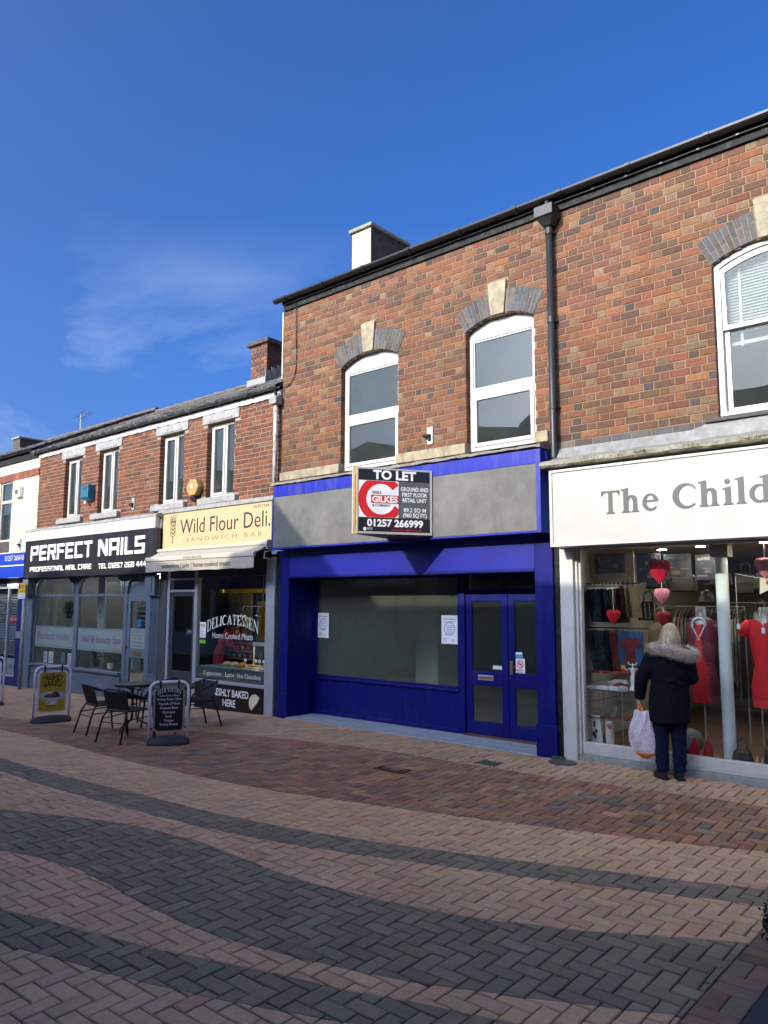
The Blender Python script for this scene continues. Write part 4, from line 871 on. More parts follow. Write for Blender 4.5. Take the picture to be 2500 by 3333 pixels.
room(cb_, -4.55, 2.0, .25, 5.0, .12, 2.52, m_indark, mat('laminate_floor', (.16, .09, .05), .5, .2, 14), mat('shop_ceiling', (.36, .35, .31), .8), left=mat('shop_pale_wall', (.55, .52, .42), .8), back=m_ingrey)
MB().lathe(-2.765, .55, [(.067, .10), (.067, 2.355)], 24).build('column', mat('white_column', (.72, .78, .80), .35, .03, 3), cb_, smooth=False)
box('column_box', mat('column_casing', (.25, .24, .21), .7), cb_, -2.86, -2.67, .47, .66, 2.36, 2.52, 0)
lampm = mat('lamp_lens', (1, 1, 1), .5, emit=(1, .88, .7), emit_s=85.)
for (x, y) in ((-3.05, .75), (-2.30, .55), (-2.15, 1.1), (-3.6, 1.0), (-3.2, 1.9), (-1.2, .9), (-1.6, 2.0), (-2.4, 2.6)):
    lt_ = MB().lathe(x, y, [(.075, 2.519), (.075, 2.508), (.055, 2.502)], 18).build('ceiling_lamp', m_white, cb_); MB().lathe(x, y, [(.05, 2.5019), (.05, 2.498)], 16).build('lens', lampm, lt_)

# ================================================================== BUILDING: red brick pair (nail bar and deli)
lb = thing('shop_building', 'lower red brick building with four tall windows over the nail bar and deli', 'building', (-14, 0, -.1))
LW = [-16.82, -15.26, -12.86, -11.30]; HW = .405
def cuts_left(za, zb): return [(c-HW, c+HW) for c in LW if zb > 3.75 and za < 5.145]+[(c-.55, c+.55) for c in LW if zb > 5.15 and za < 5.32]+[(c-.565, c+.565) for c in LW if zb > 3.615 and za < 3.735]
wl2 = mortar_wall('wall', m_mortar2, lb, -18.53, -9.625, 3.36, 5.42, lambda a, b: [(c-HW, c+HW) for c in LW if 3.73 < (a+b)/2 < 5.15])
brickwork(wl2, -18.53, -9.625, 3.53, 5.33, cuts_left, PAL_LEFT, gauge=.082, st=.22, hd=.105, jt=.011, seed=31)
rg = random.Random(5)
for i, c in enumerate(LW):
    l_ = MB().py([(c-.55, 5.148), (c-.40, 5.148), (c+.40, 5.148), (c+.55, 5.148), (c+.55, 5.318), (c-.55, 5.318)], -.02, .2).build('lintel', m_greystone, lb, bevel=.008)
    MB().py([(c-.34, 5.17), (c+.34, 5.17), (c+.34, 5.21), (c+.24, 5.225), (c+.19, 5.265), (c-.19, 5.265), (c-.24, 5.225), (c-.34, 5.21)], -.034, -.0205).build('moulding', m_greystone, l_, bevel=.008)
    MB().box(c-.565, c+.565, -.085, .15, 3.615, 3.735).build('window_sill', m_greystone, lb, bevel=.014)
    xl, xr, z0, z1, yf = c-HW+.006, c+HW-.006, 3.742, 5.142, .10; xm = xl+(xr-xl)*.56
    f_ = frame_rect(MB(), xl, xr, z0, z1, .05, yf, yf+.07); f_.box(xm-.03, xm+.03, yf, yf+.07, z0+.05, z1-.05); f_.box(xl-.0, xr, yf-.03, yf+.0, z0, z0+.03)
    w_ = f_.build('window', m_white, lb, bevel=.006)
    for (a, b_) in ((xl+.052, xm-.032), (xm+.032, xr-.052)):
        frame_rect(MB(), a, b_, z0+.052, z1-.052, .05 if a < xm-.1 else .014, yf-.012, yf+.05).build('sash', m_white, w_, bevel=.006); t_ = .05 if a < xm-.1 else .014
        box('pane', G_UP, w_, a+t_, b_-t_, yf+.02, yf+.028, z0+.052+t_, z1-.052-t_, 0)
    cm = MB()
    for k in range(9):
        xx = xr-.05-.026*k; cm.add([(xx, .24+.012*(k % 2), z0+.05), (xx-.026, .24+.012*((k+1) % 2), z0+.05), (xx-.026, .24+.012*((k+1) % 2), z1-.05), (xx, .24+.012*(k % 2), z1-.05)], [(0, 1, 2, 3)])
    cm.build('curtain', mat('pale_curtain', (.5, .5, .52), .9, .1), w_)
room(lb, -18.4, -9.7, .32, 4, 3.6, 5.4, m_pane_in, m_carpet, m_pane_in)
fb = MB(); rg = random.Random(2); rings = []
for i in range(121):
    x = -18.53+8.9*i/120; rings.append([(x, -.03, 5.322+(.012 if i % 5 == 0 else 0)+rg.uniform(-.003, .003)), (x, -.032, 5.43), (x, .05, 5.43), (x, .05, 5.322)])
fb.loft(rings).build('eaves_board', m_whitep, lb, fix=True)
gutter(lb, -18.75, -9.62, -.105, 5.50, .065, mat('old_gutter_black', (.035, .038, .036), .5, .3, 20, .2, 40, stain=(.6, .6, .58), stain_amt=.35, stain_scale=(9, 9, 20)))
slate_roof(lb, -18.53, -9.62, -.10, 5.50, .49, 3.2, (.075, .072, .068), moss=.06)
ch2 = thing('chimney', 'dark red brick chimney against the taller brick building, above the deli roof', 'chimney', (-12.7, 2.4, 6.5))
sk = MB().box(-12.95, -12.42, 2.005, 2.9, 6.2, 7.43).build('stack', m_mortar2, ch2); rg = random.Random(12); bk = MB(); z = 6.5; k = 0
while z < 7.40:
    x = -12.96-(.11 if k % 2 else 0)
    while x < -12.42:
        a, b_ = max(x, -12.955), min(x+.21, -12.415); x += .221
        if b_-a > .03: brick_mb(b_-a, .07, rg, .03, pick(rg, [(3, (.16, .07, .045)), (2, (.09, .05, .04)), (1, (.24, .09, .05))]), bk, a, z, 1.992)
    y = 1.99-(.11 if k % 2 else 0)
    while y < 2.9:
        a, b_ = max(y, 1.99), min(y+.21, 2.9); y += .221
        if b_-a > .03: bk.box(-12.43, -12.405, a, b_, z, z+.07, pick(rg, [(2, (.09, .05, .04)), (1, (.13, .06, .045))]))
    z += .081; k += 1
bk.build('bricks', BRICK, sk, kind='stuff')
MB().box(-13.05, -12.32, 1.92, 3.0, 7.432, 7.53).build('cap', m_darkbrick, ch2, bevel=.02)
fz = MB(); rg = random.Random(3)
for k in range(6): yy = 1.95+.16*k; fz.box(-12.40, -12.385, yy, yy+.17, 6.55+.086*k, 6.82+.086*k)
fz.box(-13.0, -12.38, 1.93, 1.985, 6.52, 6.66); fz.build('lead_flashing', m_lead, ch2)
# nail bar shopfront (ground falls to the left here)
ns = box('sign', m_signblack, lb, -18.50, -12.885, -.25, .0, 2.385, 3.252, .004)
text('PERFECT NAILS', m_letter, ns, -18.13, -13.24, 2.775, .352, -.2515, .03, font=TECH)
text('PROFESSIONAL NAIL CARE', m_letter, ns, -18.16, -15.29, 2.523, .112, -.2515, .015, font=TECH); text('TEL 01257 268 444', m_letter, ns, -15.0, -13.19, 2.517, .108, -.2515, .015, font=TECH)
box('cornice_board', m_whitep, lb, -18.53, -12.93, -.262, .0, 3.256, 3.475, .004)
rings = []
rg = random.Random(14)
for i in range(61): x = -18.55+5.66*i/60; j = lambda: rg.uniform(-.008, .008); rings.append([(x, -.275+j(), 3.478), (x, -.27+j(), 3.525+j()), (x, .02, 3.60+j()), (x, .02, 3.47)])
MB().loft(rings).build('lead_ledge', m_greystone, lb, fix=True)
m_sb = m_slateblue
box('stall_riser', m_sb, lb, -18.50, -14.495, .03, .14, -.19, .335, .004); box('sill_rail', m_sb, lb, -18.50, -14.495, -.025, .14, .337, .392, .01); box('skirting', m_sb, lb, -18.495, -14.50, .012, .029, -.16, -.02, .006); box('base_stone', m_stone, lb, -18.5, -13.1, .02, .14, -.32, -.192, .006)
pl_ = box('pilaster', m_sb, lb, -18.84, -18.505, .0, .14, .44, 2.38, .006); box('plinth', m_sb, pl_, -18.86, -18.49, -.02, .14, -.30, .438, .008); box('bracket', m_sb, pl_, -18.80, -18.52, -.14, -.001, 1.96, 2.37, .02)
pr_ = MB().box(-13.445, -13.115, .0, .14, -.2, 1.95).build('pilaster', m_sb, lb, bevel=.005)
for k in range(6): box('flute_rib', m_sb, pr_, -13.405+.046*k, -13.38+.046*k, -.014, -.001, .44, 1.90, .004)
box('bracket', m_sb, pr_, -13.46, -13.10, -.12, -.001, 1.955, 2.37, .015); box('bracket_panel', m_sb, pr_, -13.37, -13.19, -.135, -.1205, 2.02, 2.32, .01); box('flute_stop', m_sb, pr_, -13.45, -13.11, -.02, -.001, .40, .435, .006)
mn = MB()
for (a, b_) in ((-18.503, -18.455), (-16.575, -16.40), (-14.493, -14.36), (-13.575, -13.446)): mn.box(a, b_, .06, .135, -.0 if a > -15 else .393, 2.44)
mn.box(-18.455, -16.575, .065, .13, 1.945, 2.00); mn.box(-16.40, -14.493, .065, .13, 1.945, 2.00); mn.box(-14.36, -13.575, .065, .13, 1.945, 2.0)
mn.box(-18.455, -13.446, .136, .16, 2.36, 2.60)
mf = mn.build('window_frame', m_sb, lb, bevel=.006)
for (a, b_) in ((-18.455, -16.575), (-16.40, -14.493), (-14.36, -13.575)):
    for sg_, xx in ((1, a), (-1, b_)):
        ol = [(xx, 2.40), (xx, 2.05)]+[(xx+sg_*.32*(1-math.cos(R(t))), 2.05+.31*math.sin(R(t))) for t in range(10, 91, 10)]+[(xx+sg_*.32, 2.40)]
        MB().py(ol, .045, .12).build('spandrel', m_sb, mf, fix=True)
        MB().tube([(xx+sg_*.03, .035, 1.99), (xx+sg_*.035, .035, 2.12), (xx+sg_*.09, .035, 2.25), (xx+sg_*.2, .035, 2.345)], .018, 8).build('bracket_curve', mat('slate_blue_light', (.22, .26, .30), .4), mf, smooth=True)
    if a < -14.4: box('upper_glass', G_SHOP, mf, a, b_, .095, .101, 2.0, 2.40, 0); box('glass', G_SHOP, mf, a, b_, .095, .101, .393, 1.945, 0)
    else: box('over_door_panel', m_sb, mf, a, b_, .085, .11, 2.0, 2.42, 0)
nd = MB(); a, b_ = -14.355, -13.58; nd.box(a, a+.12, .07, .115, -.02, 1.94); nd.box(b_-.10, b_, .07, .115, -.02, 1.94)
for (p, q) in ((-.02, .075), (.71, .895), (1.845, 1.94)): nd.box(a+.12, b_-.10, .07, .115, p, q)
nd = nd.build('door', m_sb, lb, bevel=.006)
for (p, q) in ((.075, .71), (.895, 1.845)): box('glass', G_SHOP, nd, a+.12, b_-.10, .09, .096, p, q, 0)
box('letterbox', m_brass, nd, -14.07, -13.80, .055, .0695, .765, .838, .005); MB().tube([(-14.30, .07, .93), (-14.30, .02, .93), (-14.38, .015, .935)], .011, 8).build('handle', m_brass, nd)
m_frost = mat('frosted_film', (.30, .36, .37), .5, .05, alpha=.62); m_frtxt = mat('clear_letter', (.07, .08, .08), .4)
for (a, b_) in ((-18.452, -16.578), (-16.397, -14.496)):
    box('frosted_band', m_frost, mf, a, b_, .088, .0935, .775, 1.265, 0); box('band_line', m_frtxt, mf, a, b_, .0865, .0872, 1.235, 1.25, 0); box('band_line', m_frtxt, mf, a, b_, .0865, .0872, .80, .815, 0)
text('Perfect Nails', m_frtxt, mf, -18.32, -16.80, .955, .17, .087, .001); text('Nail & Beauty Spa', m_frtxt, mf, -16.25, -14.62, .955, .16, .087, .001, italic=.2)
box('frosted_band', m_frost, nd, -14.235, -13.68, .083, .0885, .90, 1.30, 0)
for k, s_ in enumerate(('Opening Times', 'Mon - Saturday', '9am - 5.30pm', 'Late night Thursday', 'Sunday Closed')): text(s_, m_frtxt, nd, -14.18, -13.73, 1.22-.07*k, .032, .082, .001, align='center')
room(lb, -18.5, -13.2, .16, 5, .15, 2.5, mat('salon_wall', (.30, .31, .30), .8), mat('salon_floor', (.28, .25, .22), .5), m_ceil)
strip = mat('strip_light', (1, 1, 1), .5, emit=(1, .97, .9), emit_s=4.5)
for y in (1.2, 2.6): box('strip_lamp', strip, lb, -18.0, -14.2, y, y+.09, 2.43, 2.48, .004)
shf = MB()
for k in range(5): shf.box(-15.9, -14.6, 3.3, 3.5, .9+.25*k, .93+.25*k)
shf.build('salon_shelf', m_indark, lb)
box('salon_screen', m_ingrey, lb, -17.2, -17.15, 1.0, 3.2, .15, 2.3, .004); box('salon_curtain', mat('grey_voile', (.34, .35, .37), .9, .15, 9), lb, -16.9, -16.6, .8, .84, .15, 2.4, 0)
for k in range(9): box('blind_slat', m_indark, lb, -15.35, -14.55, .9, .93, 1.02+.105*k, 1.09+.105*k, 0)
box('nail_desk', mat('desk_white', (.5, .5, .5), .5), lb, -17.9, -16.2, 1.6, 2.2, .72, .78, .004)
# deli shopfront
ds = box('sign', m_cream, lb, -12.88, -9.685, -.12, .0, 2.84, 3.515, .004)
box('sign_post', m_lead, lb, -13.0, -12.885, -.16, .0, 2.80, 3.56, .004); box('lead_ledge', m_greystone, lb, -13.02, -9.62, -.15, .02, 3.52, 3.60, .012)
box('sign_joint', mat('sign_joint_tan', (.55, .42, .22), .6), ds, -11.185, -11.178, -.1215, -.1203, 2.845, 3.51, 0)
text('Wild Flour Deli.', m_letterblk, ds, -12.30, -9.715, 3.10, .275, -.1212, .003, bold=-.006, words=True)
text('- S A N D W I C H   B A R -', mat('letter_taupe', (.22, .18, .12), .6), ds, -12.22, -9.80, 2.945, .075, -.1212, .002, bold=-.008)
text('01257 264 193', m_letterblk, ds, -10.15, -9.64+.05, 3.43, .05, -.1212, .002, bold=-.006)
wh = MB(); wx = -12.535
wh.tube([(wx, -.123, 2.93), (wx, -.123, 3.08)], .005, 6)
for k in range(4):
    z = 3.07+.07*k
    for s_ in (-1, 1): wh.tube([(wx, -.123, z), (wx+s_*.05, -.123, z+.012), (wx+s_*.075, -.123, z+.05), (wx+s_*.07, -.123, z+.085), (wx+s_*.025, -.123, z+.07), (wx, -.123, z+.035)], .005, 5)
wh.tube([(wx, -.123, 3.34), (wx+.03, -.123, 3.38), (wx, -.123, 3.44), (wx-.03, -.123, 3.38), (wx, -.123, 3.34)], .005, 5)
for s_ in (-.085, -.05, 0, .05, .085): wh.tube([(wx+s_, -.123, 3.32 if abs(s_) > .01 else 3.44), (wx+s_, -.123, 3.475)], .004, 5)
wh.build('wheat_emblem', m_letterblk, ds)
aw = thing('awning', 'short cream canvas awning folded out over the deli window, lettered with pies', 'awning', (-11.3, -.2, 2.4))
m_canvas = mat('awning_canvas', (.37, .34, .28), .85, .06, 5, .08, 120, stain=(.28, .26, .21), stain_amt=.5, stain_scale=(3, 3, 1)); m_awbar = mat('awning_bar', (.50, .47, .40), .4, .04)
AX0, AX1 = -12.86, -9.70; rg = random.Random(4)
MB().px([(-.02, 2.765), (-.20, 2.765), (-.235, 2.79), (-.235, 2.82), (-.20, 2.838), (-.02, 2.838)], -13.03, -9.63).build('cassette', m_awbar, aw, fix=True, bevel=.004)
MB().loft([[(x, -.20, 2.772), (x, -.33, 2.70), (x, -.44, 2.648), (x, -.44, 2.644), (x, -.33, 2.695), (x, -.20, 2.766)] for x in [AX0+(AX1-AX0)*i/20 for i in range(21)]]).build('canopy', m_canvas, aw)
MB().px([(-.44, 2.575), (-.49, 2.585), (-.495, 2.64), (-.47, 2.662), (-.44, 2.655)], AX0-.01, AX1+.01).build('front_bar', m_awbar, aw, fix=True, bevel=.006)
MB().loft([[(x, -.472+.002*math.sin(x*5)+.001*math.sin(x*13), 2.39+.004*math.sin(x*9)), (x, -.47, 2.578), (x, -.467, 2.578), (x, -.469+.002*math.sin(x*5)+.001*math.sin(x*13), 2.39+.004*math.sin(x*9))] for x in [AX0+(AX1-AX0)*i/60 for i in range(61)]]).build('valance', m_canvas, aw)
text('sandwiches | pies | home cooked meats', m_letterblk, aw, -12.35, -10.30, 2.445, .085, -.4755, .001, bold=0, words=True); text('01257 264 193', mat('letter_mid_grey', (.2, .18, .15), .6), aw, -11.62, -11.10, 2.60, .045, -.4965, .002)
for x in (-12.7, -9.82): MB().tube([(x, -.06, 2.74), (x-.1 if x < -11 else x+.06, -.26, 2.70), (x, -.45, 2.62)], .016, 8).build('arm', m_awbar, aw)
MB().px([(-.02, 2.70), (-.25, 2.70), (-.28, 2.78), (-.25, 2.86), (-.02, 2.86)], -9.66, -9.62).build('end_cap', m_awbar, aw, fix=True, bevel=.006)
MB().tube([(-9.70, -.05, 2.70), (-9.70, -.24, 2.66), (-9.70, -.26, 2.56), (-9.70, -.05, 2.54)], .012, 6).build('crank_bracket', m_awbar, aw)
box('corner_post', m_silver, lb, -9.93, -9.715, .0, .14, -.12, 2.55, .005); box('gap_board', m_blackp, lb, -9.713, -9.61, .03, .12, -.1, 2.68, .002)
box('side_board', m_taupe, lb, -13.13, -12.885, .016, .16, -.25, 2.84, .004)
fr = MB()
for (a, b_) in ((-12.883, -12.80), (-12.0, -11.905)): fr.box(a, b_, .03, .12, -.15, 2.50)
fr.box(-12.80, -12.0, .04, .11, 2.02, 2.065); fr.box(-12.80, -12.0, .04, .11, 2.245, 2.28); fr.box(-11.905, -9.932, .03, .12, .40, .452); fr.box(-11.905, -9.932, .03, .12, -.12, -.06); fr.box(-9.975, -9.932, .03, .12, .452, 2.29)
df = fr.build('deli_frame', m_silver, lb, bevel=.005)
box('head_panel', m_dark, lb, -12.80, -9.932, .035, .11, 2.29, 2.84, .003); box('transom_glass', G_SHOP, df, -12.80, -12.0, .072, .078, 2.065, 2.245, 0)
box('glass', G_SHOP, df, -11.905, -9.975, .07, .076, .452, 2.288, 0)
ddr = MB(); ddr.box(-12.80, -12.70, .06, .10, -.13, 2.018); ddr.box(-12.09, -12.002, .06, .10, -.13, 2.018); ddr.box(-12.70, -12.09, .06, .10, 1.94, 2.018); ddr.box(-12.70, -12.09, .06, .10, -.13, .55)
ddr = ddr.build('door', mat('charcoal_paint', (.035, .042, .055), .5), lb, bevel=.005); box('glass', G_SHOP, ddr, -12.70, -12.09, .078, .084, .55, 1.94, 0)
box('window_band', mat('green_grey_film', (.075, .10, .10), .4), df, -11.9, -9.98, .078, .083, .454, .675, 0)
for s_, a, b_ in (('Cappuccino', -11.70, -11.18), ('Latte', -11.06, -10.82), ('Hot Chocolate', -10.72, -10.10)): text(s_, m_letter, df, a, b_, .535, .072, .0695, .001, bold=-.004)
m_vinyl = mat('vinyl_cream', (.62, .66, .56), .5)
SERIF_W = SERIF
def deliarch(zb, cap, rise, x0, x1, y, parent, m):
    s_ = 'DELICATESSEN'; tot = sum(SERIF(c)[2] for c in s_); mb = MB(); pen = 0; sc = (x1-x0)/tot
    for c in s_:
        vs, fs, adv = SERIF(c)
        out = []
        for v in vs:
            u = pen+v[0]; t = u/tot*2-1; k = 1+.32*t*t; out.append((x0+u*sc, y-.0012*(v[2]+.5), zb+rise*(1-t*t)+(v[1]-.0)*cap*k-.28*cap*t*t))
        mb.add(out, fs); pen += adv
    return mb.build('lettering', m, parent)
deliarch(1.33, .165, .115, -11.63, -10.17, .0685, df, m_vinyl)
text('Home Cooked Meats', m_vinyl, df, -11.46, -10.33, 1.19, .105, .0685, .001, bold=.006)
bp_ = box('poster_panel', mat('gloss_black_panel', (.010, .010, .011), .25), df, -11.905, -9.932, .035, .06, -.058, .398, .002)
text('FRESHLY BAKED', m_letter, bp_, -11.42, -10.37, .205, .115, .034, .001, bold=.018); text('HERE', m_letter, bp_, -11.07, -10.72, .035, .115, .034, .001, bold=.018)
pa = arc(-10.20, .15, .155, .145, 40, 238, 18)+[(-10.20, .10), (-10.13, .17)]
MB().py(pa, .030, .034).build('printed_pasty', mat('pasty_print', (.66, .55, .38), .6, .25, 18), bp_)
box('counter_lamp', mat('counter_lamp_glow', (1, 1, 1), .5, emit=(1, .80, .5), emit_s=38.), lb, -10.95, -10.05, .63, .66, 1.07, 1.10, 0)
room(lb, -12.85, -9.72, .16, 4.6, .02, 2.6, m_indark, mat('deli_floor', (.08, .07, .065), .5), mat('deli_ceiling', (.10, .10, .10), .8), back=mat('deli_back', (.05, .055, .065), .8))
yel = mat('mustard_paint', (.62, .44, .02), .6); fd = MB()
fd.box(-13.4+.6, -12.35, 2.2, 2.3, .02, 1.86); fd.box(-11.72, -11.45, 2.2, 2.3, .02, 1.86); fd.box(-12.35, -11.72, 2.2, 2.3, 1.64, 1.86)
fd.build('yellow_doorway', yel, lb); box('doorway_wall', mat('deli_wall_grey', (.06, .062, .07), .8), lb, -12.80, -9.72, 2.31, 2.36, .02, 2.6, 0); box('yellow_rail', yel, lb, -12.8, -10.6, 1.2, 1.24, 2.02, 2.09, 0)
box('brick_paper_wall', mat('pale_stone_paper', (.26, .22, .18), .9, .35, 9), lb, -12.78, -12.02, 1.4, 1.44, .75, 2.1, 0)
text('OPEN', m_letter, box('open_sign', m_dark, ddr, -12.33, -12.12, .10, .108, 1.22, 1.34, .02), -12.30, -12.15, 1.255, .05, .0995, .001)

# ================================================================== BUILDING: cream rendered shop at the far left
jb = thing('shop_building', 'cream rendered building with a royal blue sign at the left edge', 'building', (-22, 0, -.3))
jw = [(-20.72, -19.995)]
MB().box(-26, -20.72, .0, .25, 2.9, 5.37).box(-19.995, -18.535, .0, .25, 2.9, 5.37).box(-20.72, -19.995, .0, .25, 4.94, 5.37).box(-20.72, -19.995, .0, .25, 2.9, 3.33).build('wall', m_render, jb)
sb = MB(); rg = random.Random(5); x = -26
while x < -18.56: sb.box(x, x+.062, -.012-rg.uniform(0, .003), .02, 4.915, 5.11, pick(rg, [(2, (.24, .085, .055)), (1, (.18, .07, .05))])); x += .072
sb.build('soldier_course', BRICK, jb, kind='stuff')
f_ = frame_rect(MB(), -20.715, -20.0, 3.36, 4.93, .055, .03, .10); f_.box(-20.66, -20.055, .03, .10, 4.36, 4.44); jwn = f_.build('window', m_white, jb, bevel=.005)
box('pane', G_UP, jwn, -20.66, -20.055, .06, .066, 3.415, 4.36, 0); box('pane', G_UP, jwn, -20.66, -20.055, .06, .066, 4.44, 4.875, 0); box('interior_back_wall', m_pane_in, jb, -25, -18.6, 2.5, 2.55, 3.1, 5.3, 0)
box('under_window_panel', m_darkbrick, jb, -20.75, -20.0, -.015, .02, 3.08, 3.33, .004)
js = box('sign', m_jewelblue, jb, -26, -18.52, -.25, .0, 2.41, 3.01, .004); box('sign_line', m_letter, js, -26, -18.525, -.256, -.2502, 2.69, 2.715, 0)
text('01257 265410', m_letter, js, -19.60, -18.55, 2.825, .125, -.2515, .003, bold=-.004)
box('pilaster', m_navy, jb, -19.32, -18.90, .0, .16, -.35, 2.40, .006); jf = frame_rect(MB(), -24, -19.33, -.02, 2.2, .05, .05, .12); jf.box(-20.02, -19.96, .05, .12, .03, 2.15); jf = jf.build('shop_window', m_silver, jb, bevel=.004)
box('glass', G_SHOP, jf, -23.95, -19.38, .08, .086, .03, 2.15, 0); box('head_board', m_dark, jb, -24, -19.33, .05, .12, 2.2, 2.41, 0); box('stall_riser', m_navy, jb, -24, -19.33, .03, .12, -.30, -.022, 0); box('base_stone', m_greystone, jb, -24, -19.33, .0, .12, -.50, -.302, 0)
box('window_card', mat('sale_red', (.5, .02, .04), .6), jf, -20.0, -19.5, .10, .105, 1.30, 1.46, 0); text('SALE NOW', m_letter, jf, -19.96, -19.40, 1.35, .07, .0995, .001, bold=.01)
box('window_card', mat('film_grey', (.4, .45, .45), .6), jf, -20.0, -19.4, .10, .105, .05, .42, 0); text('LIGHT', m_lettergrey, jf, -19.93, -19.45, .16, .12, .0995, .001, bold=-.006)
sh_ = MB()
for k in range(24): sh_.box(-23.9, -19.4, .35, .37, .45+.07*k, .50+.07*k)
sh_.build('shutter', m_galv, jf)
room(jb, -24, -19.0, .2, 2.5, -.1, 2.4, m_ingrey, m_carpet, m_ceil); box('ledge_lamp', strip, jb, -19.95, -19.45, .0, .04, 2.22, 2.26, .003)
box('grey_plate', m_galv, jb, -19.30, -18.95, -.012, -.001, .94, 1.10, .002)
box('eaves_board', m_blackp, jb, -26, -18.54, -.05, .05, 5.372, 5.56, .004); gutter(jb, -26, -18.75, -.12, 5.60, .06); slate_roof(jb, -26, -18.54, -.1, 5.60, .485, 3.2, (.06, .06, .06))
ch3 = thing('chimney', 'low dark chimney at the far left roof', 'chimney', (-24.6, 2.5, 6.6))
MB().box(-24.9, -24.42, 2.0, 3.6, 6.3, 7.0).build('stack', m_darkbrick, ch3); MB().box(-24.95, -24.38, 1.95, 3.65, 7.001, 7.06).build('cap', m_mossy, ch3, bevel=.015)
fz = MB()
for k in range(8): fz.box(-24.418, -24.40, 2.0+.2*k, 2.2+.2*k, 6.40+.06*k, 6.72+.05*k)
fz.build('lead_flashing', m_lead, ch3)
ae = thing('television_aerial', 'thin television aerial on the ridge of the left roof', 'aerial', (-22.9, 3.2, 7.1))
MB().tube([(-22.9, 3.2, 7.15), (-22.9, 3.2, 7.75)], .014, 6).build('mast', m_galv, ae); MB().tube([(-23.15, 3.2, 7.62), (-22.45, 3.2, 7.78)], .012, 6).build('boom', m_galv, ae); rds = MB()
for k in range(7): xx = -23.1+.1*k; rds.tube([(xx, 3.0, 7.63+.023*k), (xx, 3.4, 7.63+.023*k)], .006, 5)
rds.build('elements', m_galv, ae)
# alarm boxes and brackets
t = thing('alarm_box', 'teal blue alarm box on red brick between the left pair of windows', 'alarm box', (-15.93, 0, 4.03)); MB().px([(-.003, 4.02), (-.10, 4.06), (-.17, 4.12), (-.17, 4.40), (-.003, 4.40)], -16.09, -15.78).build('case', mat('teal_plastic', (.014, .12, .175), .5), t, fix=True, bevel=.012)
for k in range(4): box('vent_slot', m_dark, t, -15.99, -15.83, -.1725, -.1702, 4.27+.025*k, 4.28+.025*k, 0)
MB().box(-16.02, -15.96, -.12, -.08, 3.99, 4.05).build('lamp', m_letter, t)
t = thing('alarm_box', 'yellow hexagonal alarm box above the cream deli sign', 'alarm box', (-11.96, 0, 3.75)); hx = [(-11.965+.195*math.cos(R(60*k)), 3.965+.18*math.sin(R(60*k))) for k in range(6)]
MB().py(hx, -.13, -.003).build('case', mat('amber_plastic', (.36, .23, .07), .5), t, fix=True, bevel=.02); MB().box(-12.0, -11.93, -.137, -.131, 3.95, 4.02).build('label', m_letter, t); MB().px([(-.01, 3.70), (-.10, 3.73), (-.12, 3.79), (-.01, 3.79)], -12.04, -11.89).build('strobe', m_dark, t, fix=True)
MB().tube([(-11.955, -.02, 3.71), (-11.95, -.018, 3.60)], .008, 6).build('cable', m_black, t)
t = thing('alarm_box', 'cream square alarm box on the cream rendered wall', 'alarm box', (-19.5, 0, 4.43)); box('case', m_letter, t, -19.66, -19.36, -.10, -.003, 4.44, 4.71, .015); box('label', m_lettergrey, t, -19.62, -19.44, -.103, -.1005, 4.52, 4.64, 0)
wall_bracket(-14.17, 3.84, 'small metal bracket on red brick between the nail bar and deli windows'); wall_bracket(-19.34, 3.25, 'small metal bracket on the cream rendered wall above the blue sign')
# ================================================================== the far side of the street (behind the camera: shades it, shows in the glass)
OY = -12.0
def opposite(name, label, x0, x1, prof, wall_m, front_m, sign=None, sign_m=None):
    b = thing(name, label, 'building', ((x0+x1)/2, OY, 0)); ol = [(x0, 2.55)]+[(x1, 2.55)]+prof[::-1]
    MB().py(ol, OY-8, OY).build('wall', wall_m, b, fix=True)
    box('fascia', sign_m or front_m, b, x0+.05, x1-.05, OY, OY+.25, 2.35, 3.15, .01)
    n = max(2, int((x1-x0)/2.4))
    for k in range(n):
        cx = x0+(x1-x0)*(k+.5)/n; w_ = frame_rect(MB(), cx-.5, cx+.5, 4.1, 5.8, .07, OY+.002, OY+.05).build('window', m_white, b); box('pane', m_dark, w_, cx-.43, cx+.43, OY+.01, OY+.02, 4.17, 5.73, 0)
    m = max(2, int((x1-x0)/3)); s_ = MB()
    for k in range(m+1): xx = x0+.1+(x1-x0-.2)*k/m; s_.box(xx-.1, xx+.1, OY-.1, OY+.05, -.4, 2.35)
    s_.box(x0, x1, OY-.1, OY+.04, -.4, .45); s_.build('shopfront', front_m, b)
    box('shop_glass', mat('opposite_glass', (.03, .035, .04), .1, spec=.6), b, x0, x1, OY-.2, OY-.12, .4, 2.35, 0)
    box('eaves_board', m_whitep, b, x0, x1, OY, OY+.12, min(p[1] for p in prof)-.25, min(p[1] for p in prof)-.05, 0)
    return b
mb1 = mat('opposite_brick', (.20, .09, .06), .9, .25, 6); mb2 = mat('opposite_render', (.6, .58, .5), .85, .1); mb3 = mat('opposite_brown', (.16, .10, .07), .9, .2, 6)
o1 = opposite('opposite_building', 'long pale shop row mirrored in the nail bar glass', -62, -21.5, [(-62, 7.2), (-40, 7.3), (-28, 7.7), (-21.5, 7.2)], mb2, m_whitep, sign_m=m_navy)
o2 = opposite('opposite_building', 'pale bakery shop mirrored in the blue shop window', -21.4, -12.3, [(-21.4, 7.2), (-18.7, 7.75), (-17, 7.35), (-14.6, 7.75), (-12.3, 7.35)], mb2, mat('bakery_green', (.02, .05, .03), .5))
text('Greenhalghs', m_letter, o2, -20.0, -17.1, 2.50, .30, OY+.262, .01, bold=.01, flip=True, name='lettering')
